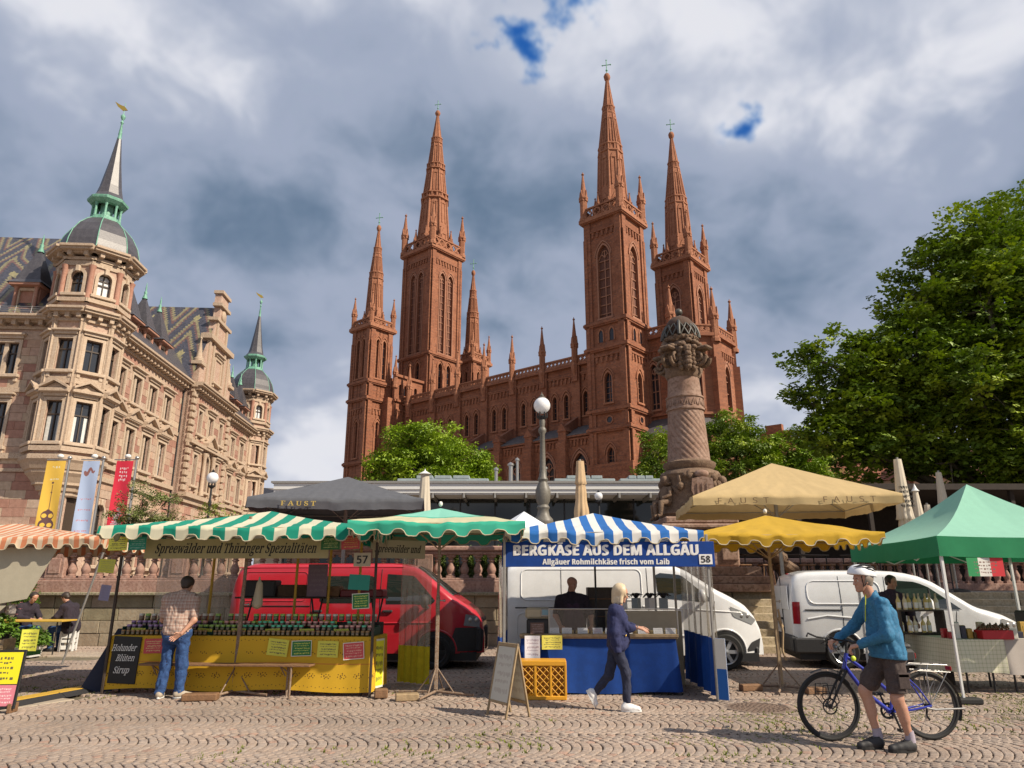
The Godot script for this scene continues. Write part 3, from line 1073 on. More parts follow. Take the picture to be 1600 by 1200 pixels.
func church() -> void:
	var c := thing("church","red brick neo gothic church with five spires behind the market stalls","church",Vector3(13.05,0,-83),deg_to_rad(-40))
	# the near and the far choir tower
	var bands := [45.9,31.9,28.7,21.1,18.9]
	var ops := [[0.0,32.5,1.7,40.6,2],[-0.75,29.4,0.62,30.5,2],[0.75,29.4,0.62,30.5,2],[0.001,22.0,1.0,24.8,2],[0.002,14.4,0.95,15.95,2]]
	ops = [[0.0,14.4,0.95,15.95,2],[0.0,22.0,1.0,24.8,2],[0.0,32.5,1.7,40.6,2]]
	var sp := [[2.05,46.2],[1.85,49.5],[1.55,56.2],[0.85,62.4],[0.2,67.6]]
	var rings := [[56.2,1.45],[62.4,0.80]]
	for q in [[Vector2(0.7,1.0),"nearest choir tower, on the right end of the nave"],[Vector2(1.2,-16.4),"far choir tower seen behind the sandstone column"]]:
		tower(c,q[0],2.62,45.7,bands,[44.1,27.7],ops,[1,1,2],sp,rings,[7.2,0.95,1.55],q[1])
	# pairs of small windows in the towers' middle storey, and the round ones
	for q in [Vector2(0.7,1.0),Vector2(1.2,-16.4)]:
		for s in [0,1]:
			var base := Transform3D(Basis(Vector3.UP,PI/2*s),Vector3(q.x,0,q.y))*Transform3D(Basis(),Vector3(0,0,2.62))
			for dx in [-0.75,0.75]:
				var o := [0.0,29.5,0.6,30.5,2]
				var mb2 := MB.new()
				hood(mb2,o,0.0,0.14,-0.02,0.12)
				put("small_window",mb2,M.brick_trim,c,base*Transform3D(Basis(),Vector3(dx,0,0)))
				mb2 = MB.new()
				mb2.prism(outline(o,0.0),-0.1,0.012)
				put("pane",mb2,M.church_glass,c,base*Transform3D(Basis(),Vector3(dx,0,0)))
			var mb3 := MB.new()
			mb3.t = Transform3D(Basis.from_euler(Vector3(PI/2,0,0)),Vector3(0,19.95,0.0))
			mb3.lathe([Vector2(0.36,-0.02),Vector2(0.52,-0.02),Vector2(0.52,0.1),Vector2(0.36,0.1),Vector2(0.36,-0.02)],16)
			put("round_window",mb3,M.brick_trim,c,base)
			mb3 = MB.new()
			mb3.t = Transform3D(Basis.from_euler(Vector3(PI/2,0,0)),Vector3(0,19.95,0.0))
			mb3.lathe([Vector2(0.38,-0.1),Vector2(0.38,0.012),Vector2(0,0.012)],16)
			put("pane",mb3,M.church_glass,c,base)
	# the main west tower
	tower(c,Vector2(-41.9,-7.7),3.55,57.5,[57.6,38.4,31.2],[55.6],[[-0.95,32.2,1.0,36.3,2],[-0.951,38.9,1.25,52.4,2],[0.95,32.2,1.0,36.3,2],[0.951,38.9,1.25,52.4,2]].map(func(o): return [roundf(o[0]*100)/100,o[1],o[2],o[3],o[4]]),[1,2,1,2],[[3.1,58.0],[2.75,62.5],[2.25,69.2],[1.6,75.4],[0.98,81.4],[0.22,87.2]],[[69.0,2.3],[75.4,1.62],[81.2,1.0]],[8.4,1.15,1.9],"main west tower with the tallest spire, left of the nave")
	for q in [[Vector2(-42.9,3.9),"slender west tower at the far left of the church"],[Vector2(-42.9,-19.3),"slender west tower rising behind the nave roof"]]:
		tower(c,q[0],2.15,40.6,[40.8,31.8,29.1,19.2],[27.5],[[-0.62,32.5,0.8,38.2,2],[0.0,20.0,0.9,24.9,2],[0.62,32.5,0.8,38.2,2]],[1,1,1],[[1.5,41.0],[1.38,43.5],[1.12,50.0],[0.66,54.6],[0.17,58.6]],[[50.0,1.08],[54.6,0.64]],[5.6,0.8,1.2],q[1])
	# nave
	var mb := MB.new()
	var bays := []
	for i in 7: bays.append(-6.2 - 5.24*i)
	var nops := []; var aops := []
	for i in 7:
		var cx: float = bays[i] + 2.62
		if i == 0: cx = bays[0] + 2.2
		nops.append([cx - 0.92,22.0,0.72,24.5,2]); nops.append([cx + 0.92,22.0,0.72,24.5,2])
		aops.append([cx,11.2,2.0,15.0,2])
	for side in [0,1]:
		mb.t = Transform3D.IDENTITY if side == 0 else Transform3D(Basis(Vector3.UP,PI),Vector3(-42,0,-15.4))
		wall(mb,-40.5,-1.6,18.0,28.8,0.6,nops if side == 0 else [])
		for i in 7:
			mb.box(bays[i] - 0.62,18.0,-0.1,bays[i] + 0.62,28.9,0.40)
			mb.box(bays[i] - 0.42,26.5,0.3,bays[i] + 0.42,28.9,0.62)
			frieze(mb,bays[i] + 0.75,bays[i] + 4.5,27.3,0.55)
		mb.box(-40.5,28.55,-0.2,-1.6,28.9,0.5)
		mb.box(-40.5,27.5,-0.1,-1.6,27.7,0.25)
	mb.t = Transform3D.IDENTITY
	mb.box(-41,0,-14.8,3.0,28.6,-0.7)
	var nave := put("nave_wall",mb,M.brick,c)
	for o in nops: church_window(o,1,nave,Transform3D.IDENTITY)
	mb = MB.new()
	for i in 8:
		var xa: float = -1.9 if i == 0 else bays[i - 1] - 0.45
		var xb: float = bays[i] + 0.45 if i < 7 else -40.4
		mb.t = Transform3D(Basis(),Vector3(0,0,0.25))
		if xa - xb > 0.5: openwork(mb,xb,xa,28.95,1.0)
	put("parapet",mb,M.brick_trim,c)
	var pm := pinnacle(7.0,0.82)
	for i in 7:
		mb = MB.new()
		mb.lathe([Vector2(0.05,0),Vector2(0.5,1.6),Vector2(0.5,1.7),Vector2(0,1.7)],8,true,PI/8,TAU + PI/8)
		var q := put("pinnacle",pm,M.brick_trim,c,X(Vector3(bays[i],28.2,0.42)))
		put("corbel",mb,M.brick_trim,q,X(Vector3(0,-1.6,0)))
	mb = MB.new()
	mb.t = Transform3D(Basis(Vector3.UP,-PI/2),Vector3.ZERO)
	mb.prism(PackedVector2Array([Vector2(0.0,28.7),Vector2(-15.2,28.7),Vector2(-7.7,31.6)]),-3.0,41.0)
	put("nave_roof",mb,M.church_slate,c)
	# aisle with its buttresses
	mb = MB.new()
	mb.t = Transform3D(Basis(),Vector3(0,0,3.0))
	wall(mb,-41,-1.6,0,19.0,0.6,aops)
	for i in 7:
		frieze(mb,bays[i] + 0.8,bays[i] + 4.4,18.35,0.5)
		mb.box(bays[i] - 0.6,0,-0.1,bays[i] + 0.6,18.2,0.75)
		mb.box(bays[i] - 0.72,0,-0.1,bays[i] + 0.72,16.2,0.95)
		mb.box(bays[i] - 0.55,17.9,-0.6,bays[i] + 0.55,19.6,0.55)
		mb.t = Transform3D(Basis(),Vector3(bays[i],0,3.0))
		mb.prism(PackedVector2Array([Vector2(-0.7,19.5),Vector2(0.7,19.5),Vector2(0.0,20.5)]),-0.6,0.65)
		mb.t = Transform3D(Basis(),Vector3(0,0,3.0))
	mb.box(-41,18.7,-0.3,-1.6,19.05,0.32)
	var ai := put("aisle_wall",mb,M.brick,c)
	for o in aops: church_window(o,2,ai,Transform3D(Basis(),Vector3(0,0,3.0)))
	mb = MB.new()
	mb.t = Transform3D(Basis(Vector3.UP,-PI/2),Vector3.ZERO)
	mb.prism(PackedVector2Array([Vector2(-0.1,18.9),Vector2(-0.1,20.8),Vector2(3.35,19.05),Vector2(3.35,18.9)]),1.6,41.0)
	put("aisle_roof",mb,M.church_slate,c)
	mb = MB.new()
	for i in 7:
		mb.t = Transform3D(Basis(Vector3.UP,-PI/2),Vector3(bays[i],0,0))
		mb.prism(PackedVector2Array([Vector2(0.3,19.5),Vector2(0.3,21.9),Vector2(3.2,20.2),Vector2(3.2,19.0)]),-0.28,0.28)
	put("buttress_copings",mb,M.brick_dark,c)
	# porch wing between the west towers
	mb = MB.new()
	mb.box(-44,0,-13,-39.3,29.5,3.2)
	mb.t = Transform3D(Basis(Vector3.UP,PI/2),Vector3(-39.0,0,0))
	var lo := []
	for i in 4: lo.append([-1.0 + i*1.05,30.2,0.6,31.6,1])
	wall(mb,-2.2,3.6,18.0,33.2,0.5,lo)
	frieze(mb,-2.0,3.4,27.6,0.55)
	mb.box(-2.3,29.0,-0.1,3.7,29.35,0.3); mb.box(-2.3,33.0,-0.2,3.7,33.4,0.3)
	mb.t = Transform3D.IDENTITY
	mb.box(-43.5,18,-3.5,-40.2,33.0,2.0)
	put("west_wing",mb,M.brick,c)
	mb = MB.new()
	for i in 4:
		mb.t = Transform3D(Basis(Vector3.UP,PI/2),Vector3(-39.42,0,1.0 - i*1.05))
		mb.prism(outline(lo[i],0.0),-0.1,0.0)
	put("arcade_openings",mb,M.church_glass,c)
	put("pinnacle",pinnacle(5.4,0.75),M.brick_trim,c,X(Vector3(-39.2,31.2,2.0)))
	# choir: half an octagon, with turrets at its corners
	mb = MB.new()
	var cc := Vector3(4.0,0,-7.7)
	for k in range(-2,3):
		var a := PI/2 + k*PI/4.0
		mb.t = Transform3D(Basis(Vector3.UP,a),cc)*Transform3D(Basis(),Vector3(0,0,6.4))
		wall(mb,-2.65,2.65,0,30.5,0.6,[[0.0,21.5,1.3,26.0,2]])
		frieze(mb,-2.3,2.3,28.6,0.55)
		mb.box(-2.75,30.2,-0.3,2.75,30.6,0.45)
		mb.box(-2.7,20.6,-0.3,2.7,20.9,0.35)
	mb.t = Transform3D(Basis(),cc)
	for k in range(-3,3):
		var a := PI/2 + (k + 0.5)*PI/4.0
		mb.t = Transform3D(Basis(Vector3.UP,a),cc)*Transform3D(Basis(),Vector3(0,0,6.95))
		mb.box(-0.65,0,-0.8,0.65,27.5,0.55)
		mb.box(-0.55,27.0,-0.8,0.55,31.0,0.2)
		mb.box(-0.75,0,-0.8,0.75,20.0,0.9)
	mb.t = Transform3D(Basis(),cc)
	mb.lathe([Vector2(6.2,0),Vector2(6.2,30.4),Vector2(0,30.4)],8,true,PI/8,TAU + PI/8)
	var ch := put("choir_wall",mb,M.brick,c)
	for k in range(-2,3):
		var a := PI/2 + k*PI/4.0
		church_window([0.0,21.5,1.3,26.0,2],2,ch,Transform3D(Basis(Vector3.UP,a),cc)*Transform3D(Basis(),Vector3(0,0,6.4)))
	mb = MB.new()
	for k in range(-2,3):
		mb.t = Transform3D(Basis(Vector3.UP,PI/2 + k*PI/4.0),cc)*Transform3D(Basis(),Vector3(0,0,6.55))
		openwork(mb,-2.5,2.5,30.6,1.1)
	put("parapet",mb,M.brick_trim,c)
	for k in range(-3,3):
		var a := PI/2 + (k + 0.5)*PI/4.0
		put("pinnacle",pinnacle(7.2,1.0),M.brick_trim,c,X(cc + Vector3(sin(a),0,cos(a))*6.95 + Vector3(0,29.5,0)))
	mb = MB.new()
	mb.t = Transform3D(Basis(),cc)
	mb.lathe([Vector2(6.5,30.5),Vector2(0,33.4)],8,true,PI/8,TAU + PI/8)
	put("choir_roof",mb,M.church_slate,c)
	# low vestry round the choir and its stepped gable
	mb = MB.new()
	mb.t = Transform3D(Basis(),cc)
	mb.lathe([Vector2(9.6,0),Vector2(9.6,17.2),Vector2(9.9,17.3),Vector2(9.9,17.8),Vector2(9.2,17.8)],8,true,PI/8,TAU + PI/8)
	for k in range(-2,3):
		mb.t = Transform3D(Basis(Vector3.UP,PI/2 + k*PI/4.0),cc)*Transform3D(Basis(),Vector3(0,0,8.87))
		frieze(mb,-3.4,3.4,16.9,0.6)
	put("vestry_wall",mb,M.brick,c)
	mb = MB.new()
	mb.t = Transform3D(Basis(),cc)
	mb.lathe([Vector2(9.9,17.82),Vector2(6.3,20.8)],8,true,PI/8,TAU + PI/8)
	put("vestry_roof",mb,M.church_slate,c)
	mb = MB.new()
	mb.box(10.0,0,-26,16.5,17.0,-13.5)
	for k in 4:
		mb.box(10.0 + k*0.75,17.0 + k*0.85,-14.2,16.5 - k*0.75,17.9 + k*0.85,-13.5)
	mb.box(15.7,16.0,-26,16.9,19.6,-24.6)
	put("stepped_gable",mb,M.brick,c)
# ---------------------------------------------------------------- the sandstone town hall

func roof_pattern() -> StandardMaterial3D:
	# glazed tiles: chevrons of red and straw yellow with little crosses on blue black
	var S := 512
	var out := PackedByteArray()
	out.resize(S*S*3)
	var r := rng(77)
	var n := 64
	for ty in n:
		for tx in n:
			var c := Color(0.05,0.05,0.066)*r.randf_range(0.75,1.25)
			var u := fmod(tx + 0.5,32.0)
			var zig := absf(u - 16.0)
			var v := fmod(ty + 0.5 + 64.0,32.0)
			for k in [8.0,21.0]:
				var e: float = v - k + zig*2.1 - 4.0
				e = fposmod(e + 16.0,32.0) - 16.0
				if absf(e) < 2.2: c = Color(0.21,0.185,0.105)*r.randf_range(0.7,1.1)
				elif e >= 2.2 and e < 5.2: c = Color(0.13,0.07,0.06)*r.randf_range(0.8,1.2)
			if absf(fmod(tx + 16.0,32.0) - 16.0) + absf(fmod(v + 6.0,32.0) - 16.0) < 3.0: c = Color(0.26,0.23,0.12)*r.randf_range(0.8,1.1)
			c = c.linear_to_srgb()
			for y in 8:
				for x in 8:
					var i := ((ty*8 + y)*S + tx*8 + (x + (4 if ty % 2 else 0)))*3
					if tx*8 + x + (4 if ty % 2 else 0) >= S: i -= S*3
					out[i] = int(clampf(c.r*255,0,255)); out[i + 1] = int(clampf(c.g*255,0,255)); out[i + 2] = int(clampf(c.b*255,0,255))
	var m := picture(Image.create_from_data(S,S,false,Image.FORMAT_RGB8,out),0.45)
	return m

func hall_window(parent: Node3D,x: Transform3D,w: float,h: float,kind := 0,curtain := 0,lights := 1,mullion := 0.26) -> void:
	# sill at y = 0, centred on x = 0, outer wall face at z = 0
	var key := "hw%.2f_%.2f_%d_%d_%.2f" % [w,h,kind,lights,mullion]
	if not win_cache.has(key):
		var st := MB.new()
		var fr := MB.new()
		var o := [0.0,0.0,w,h,kind]
		hood(st,o,0.0,0.20,-0.05,0.10)
		st.bbox(Vector3(0,-0.13,0.05),Vector3(w + 0.75,0.22,0.5),0.03)
		for sx in [-1.0,1.0]: st.bbox(Vector3(sx*(w/2 + 0.18),-0.38,0.04),Vector3(0.22,0.30,0.3),0.03)
		if kind == 0:
			st.bbox(Vector3(0,h + 0.36,0.06),Vector3(w + 0.5,0.22,0.3),0.02)
			st.bbox(Vector3(0,h + 0.52,0.12),Vector3(w + 0.8,0.13,0.5),0.02)
		else:
			st.bbox(Vector3(0,h + w/2 + 0.12,0.06),Vector3(0.26,0.42,0.34),0.03)
		var lw := (w - mullion*(lights - 1))/lights
		for i in range(1,lights):
			var xx := -w/2 + i*(lw + mullion) - mullion/2
			st.box(xx - mullion/2,0,-0.3,xx + mullion/2,h,-0.06)
		for i in lights:
			var xc := -w/2 + lw/2 + i*(lw + mullion)
			for s in [-1.0,1.0]: fr.box(xc + s*lw/2 - 0.035,0,-0.29,xc + s*lw/2 + 0.035,h,-0.20)
			fr.box(xc - lw/2,0.0,-0.29,xc + lw/2,0.08,-0.20)
			fr.box(xc - lw/2,h - 0.08,-0.285,xc + lw/2,h,-0.205)
			fr.box(xc - lw/2,h*0.66,-0.28,xc + lw/2,h*0.66 + 0.09,-0.19)
			if lw > 0.7: fr.box(xc - 0.035,0,-0.275,xc + 0.035,h + (lw/2 if kind == 1 else 0.0),-0.2)
			if kind == 1: hood(fr,[xc*0.0,h,lw,h,1],-0.07,0.02,-0.28,-0.2,false)
		var pn := MB.new()
		pn.prism(outline(o,0.01),-0.32,-0.27)
		win_cache[key] = [st.mesh(),fr.mesh(),pn.mesh()]
	var q: Array = win_cache[key]
	put("window_surround",q[0],M.sand_b,parent,x)
	var f := put("window",q[1],M.wood_dark,parent,x)
	put("pane",q[2],M.blind if curtain == 2 else M.glass,f)
	if curtain == 1:
		var cu := MB.new()
		for s in [-1.0,1.0]:
			var rows := []
			for i in 2:
				var row := PackedVector3Array()
				for j in 9: row.append(Vector3(s*w*0.36 + (j - 4)*w*0.034,0.05 + i*(h*0.62),-0.262 + 0.006*(j % 2)))
				rows.append(row)
			cu.grid(rows)
		put("curtain",cu,M.curtain,f)

func pediment(mb: MB,w: float,h: float) -> void:
	mb.prism(PackedVector2Array([Vector2(-w/2,0),Vector2(w/2,0),Vector2(w/2,0.12),Vector2(0,h),Vector2(-w/2,0.12)]),-0.05,0.20)
	for s in [-1.0,1.0]:
		var a := Vector2(s*(w/2 + 0.12),0.10); var b := Vector2(0,h + 0.06)
		var d := (b - a).normalized(); var nn := Vector2(-d.y,d.x)*0.15
		mb.prism(PackedVector2Array([a,b,b + Vector2(0,0.18),a + Vector2(0,0.16)]),-0.05,0.50)
	mb.box(-w/2 - 0.14,-0.1,-0.05,w/2 + 0.14,0.10,0.42)

func cornice(mb: MB,x0: float,x1: float,y: float,out := 0.75,brackets := 0.75) -> void:
	mb.box(x0,y - 0.75,-0.1,x1,y - 0.55,0.16)
	mb.box(x0,y - 0.22,-0.1,x1,y - 0.06,out)
	mb.box(x0,y - 0.06,-0.1,x1,y + 0.10,out + 0.12)
	mb.box(x0,y - 0.34,-0.1,x1,y - 0.22,out*0.5)
	if brackets > 0:
		var n := int((x1 - x0)/brackets)
		for i in n:
			var x := x0 + (x1 - x0)*(i + 0.5)/n
			mb.box(x - 0.13,y - 0.56,-0.05,x + 0.13,y - 0.22,out*0.72)

func slate_cap(prof: Array,seg := 8) -> MB:
	var b := MB.new()
	var p := []
	for q in prof: p.append(Vector2(q[0],q[1]))
	b.lathe(p,seg,true,PI/seg,TAU + PI/seg)
	return b

func corner_tower(h: Node3D,c: Vector3,ap: float,k := 1.0) -> void:
	# an octagonal oriel rising into a domed turret with a green lantern and a slate needle
	var a := ap*2*tan(PI/8)
	var mb := MB.new()
	var tr := MB.new()
	var shafts := MB.new()
	for f in 8:
		var base := Transform3D(Basis(Vector3.UP,PI/4*f),c)*Transform3D(Basis(),Vector3(0,0,ap))
		var seen := f in [0,1,2,7]
		mb.t = base
		var ww := a*0.56
		wall(mb,-a/2,a/2,9.3,19.0,0.4,[[0,10.15,ww,12.75,0],[0,14.75,ww,16.85,0]] if seen else [])
		wall(mb,-a/2,a/2,19.0,22.6,0.4,[[0,19.95,ww*0.86,21.15,1]] if seen else [])
		tr.t = base
		cornice(tr,-a/2 - 0.2,a/2 + 0.2,18.75,0.62,a/3.2)
		cornice(tr,-a/2 - 0.2,a/2 + 0.2,23.05,0.72,a/2.2)
		tr.box(-a/2 - 0.1,13.85,-0.1,a/2 + 0.1,14.3,0.14)
		tr.box(-a/2 - 0.15,19.35,-0.1,a/2 + 0.15,19.62,0.22)
		tr.box(-a/2 - 0.12,9.55,-0.1,a/2 + 0.12,9.85,0.24)
		tr.box(-a/2 - 0.1,21.9,-0.1,a/2 + 0.1,22.25,0.1)
		for s in [-1.0,1.0]:
			tr.box(s*a/2 - 0.16,9.85,-0.1,s*a/2 + 0.16,18.0,0.12)
			shafts.t = base*Transform3D(Basis(),Vector3(s*(a/2 - 0.0),19.62,0.02))
			shafts.lathe([Vector2(0.22,0),Vector2(0.17,0.12),Vector2(0.165,2.0),Vector2(0.22,2.2),Vector2(0.24,2.3)],10)
		if seen:
			tr.t = base*Transform3D(Basis(),Vector3(0,13.35,0.05))
			pediment(tr,a*0.86,0.5)
			hall_window(h,base*Transform3D(Basis(),Vector3(0,10.15,0)),ww,2.6,0,1 if f < 2 else 0,1)
			hall_window(h,base*Transform3D(Basis(),Vector3(0,14.75,0)),ww,2.1,0,0,1)
			hall_window(h,base*Transform3D(Basis(),Vector3(0,19.95,0)),ww*0.86,1.2,1,2 if f == 1 else 0,1)
	mb.t = Transform3D(Basis(),c)
	mb.lathe([Vector2(ap - 0.4,9.0),Vector2(ap - 0.4,23.0),Vector2(0,23.0)],8,true,PI/8,TAU + PI/8)
	put("tower_wall",mb,M.sand_a,h)
	# corbelled foot
	tr.t = Transform3D(Basis(),c)
	var R := ap/cos(PI/8)
	tr.lathe([Vector2(R*0.50,6.9),Vector2(R*0.55,7.0),Vector2(R*0.55,7.2),Vector2(R*0.62,7.25),Vector2(R*0.66,7.55),Vector2(R*0.74,7.6),Vector2(R*0.74,7.75),Vector2(R*0.84,8.1),Vector2(R*0.92,8.3),Vector2(R*0.92,8.45),Vector2(R*0.97,8.5),Vector2(R*1.06,8.9),Vector2(R*1.12,9.05),Vector2(R*1.12,9.3),Vector2(R,9.4)],8,true,PI/8,TAU + PI/8)
	put("tower_trim",tr,M.sand_trim,h)
	put("shafts",shafts,M.sand_red,h)
	var D := R*1.1
	var dome := slate_cap([[D*1.06,23.1],[D*1.02,23.5],[D*1.0,23.9],[D*0.92,24.6],[D*0.76,25.3],[D*0.55,25.85],[D*0.42,26.1]])
	put("dome",dome,M.slate,h,Transform3D(Basis(),c))
	mb = MB.new()
	for e in 8:
		var q := PI/8 + TAU*e/8
		var pts := []
		for p in [[D*1.06,23.1],[D*1.02,23.5],[D*1.0,23.9],[D*0.92,24.6],[D*0.76,25.3],[D*0.55,25.85],[D*0.42,26.1]]: pts.append(Vector3(cos(q)*p[0],p[1],-sin(q)*p[0]))
		mb.tube(pts,0.035,5,false)
	put("dome_ridges",mb,M.verdigris,h,Transform3D(Basis(),c))
	mb = MB.new()
	mb.lathe([Vector2(1.12,25.95),Vector2(1.12,26.1),Vector2(0.98,26.2),Vector2(0.98,26.35),Vector2(0.8,26.35)],8,true,PI/8,TAU + PI/8)
	mb.lathe([Vector2(0.8,27.3),Vector2(1.05,27.35),Vector2(1.28,27.55),Vector2(1.32,27.7),Vector2(1.1,27.85)],8,true,PI/8,TAU + PI/8)
	mb.lathe([Vector2(0.42,26.2),Vector2(0.42,27.5)],8)
	for e in 8:
		var q := PI/8 + TAU*e/8
		mb.t = Transform3D(Basis(),Vector3(cos(q)*0.86,26.3,-sin(q)*0.86))
		mb.lathe([Vector2(0.13,0),Vector2(0.09,0.1),Vector2(0.085,0.85),Vector2(0.14,1.05)],8)
	mb.t = Transform3D.IDENTITY
	put("lantern",mb,M.verdigris,h,Transform3D(Basis(),c))
	put("needle",slate_cap([[1.12,27.85],[0.86,28.2],[0.70,28.9],[0.40,30.9],[0.14,33.0]]),M.slate,h,Transform3D(Basis(),c))
	mb = MB.new()
	mb.lathe([Vector2(0.16,32.9),Vector2(0.11,33.2),Vector2(0.13,33.3),Vector2(0.06,34.2),Vector2(0.12,34.3),Vector2(0.04,34.5),Vector2(0.16,34.75),Vector2(0.16,34.9),Vector2(0.03,35.05),Vector2(0.02,36.0),Vector2(0,36.0)],8)
	put("finial",mb,M.verdigris,h,Transform3D(Basis(),c))
	mb = MB.new()
	mb.prism(PackedVector2Array([Vector2(-0.1,35.35),Vector2(-0.5,35.7),Vector2(-0.75,36.1),Vector2(-0.35,35.85),Vector2(0.0,35.7),Vector2(0.25,35.4)]),-0.03,0.03)
	put("weather_vane",mb,M.gold,h,Transform3D(Basis(),c))

func dormer(h: Node3D,x: Transform3D) -> void:
	# x: middle of the sill on the eaves, facing +z
	var mb := MB.new()
	mb.box(-0.62,0.0,-2.4,0.62,1.75,-0.22)
	mb.bbox(Vector3(0,0.05,0.02),Vector3(1.7,0.2,0.35),0.02)
	for s in [-1.0,1.0]:
		mb.t = Transform3D(Basis(),Vector3(s*0.66,0.1,0.0))
		mb.lathe([Vector2(0.17,0),Vector2(0.12,0.15),Vector2(0.11,1.4),Vector2(0.17,1.6),Vector2(0.19,1.75)],8)
		mb.t = Transform3D.IDENTITY
		mb.box(s*0.66 - 0.16,0.1,-2.0,s*0.66 + 0.16,1.75,-0.16)
	mb.bbox(Vector3(0,1.84,-0.7),Vector3(2.0,0.2,2.2),0.03)
	put("dormer",mb,M.sand_red,h,x)
	mb = MB.new()
	mb.t = Transform3D(Basis(),Vector3(0,1.92,-0.7))
	mb.lathe([Vector2(1.62,0.0),Vector2(1.15,0.35),Vector2(0.75,1.35),Vector2(0.05,2.95)],4,true,PI/4,TAU + PI/4)
	put("dormer_roof",mb,M.slate,h,x)
	mb = MB.new()
	mb.lathe([Vector2(0.22,4.6),Vector2(0.10,5.0),Vector2(0.13,5.15),Vector2(0.05,5.3),Vector2(0.07,5.5),Vector2(0.01,6.0)],8)
	put("finial",mb,M.verdigris,h,x*Transform3D(Basis(),Vector3(0,0,-0.7)))
	hall_window(h,x*Transform3D(Basis(),Vector3(0,0.2,-0.16)),0.9,1.3,0,0,1)

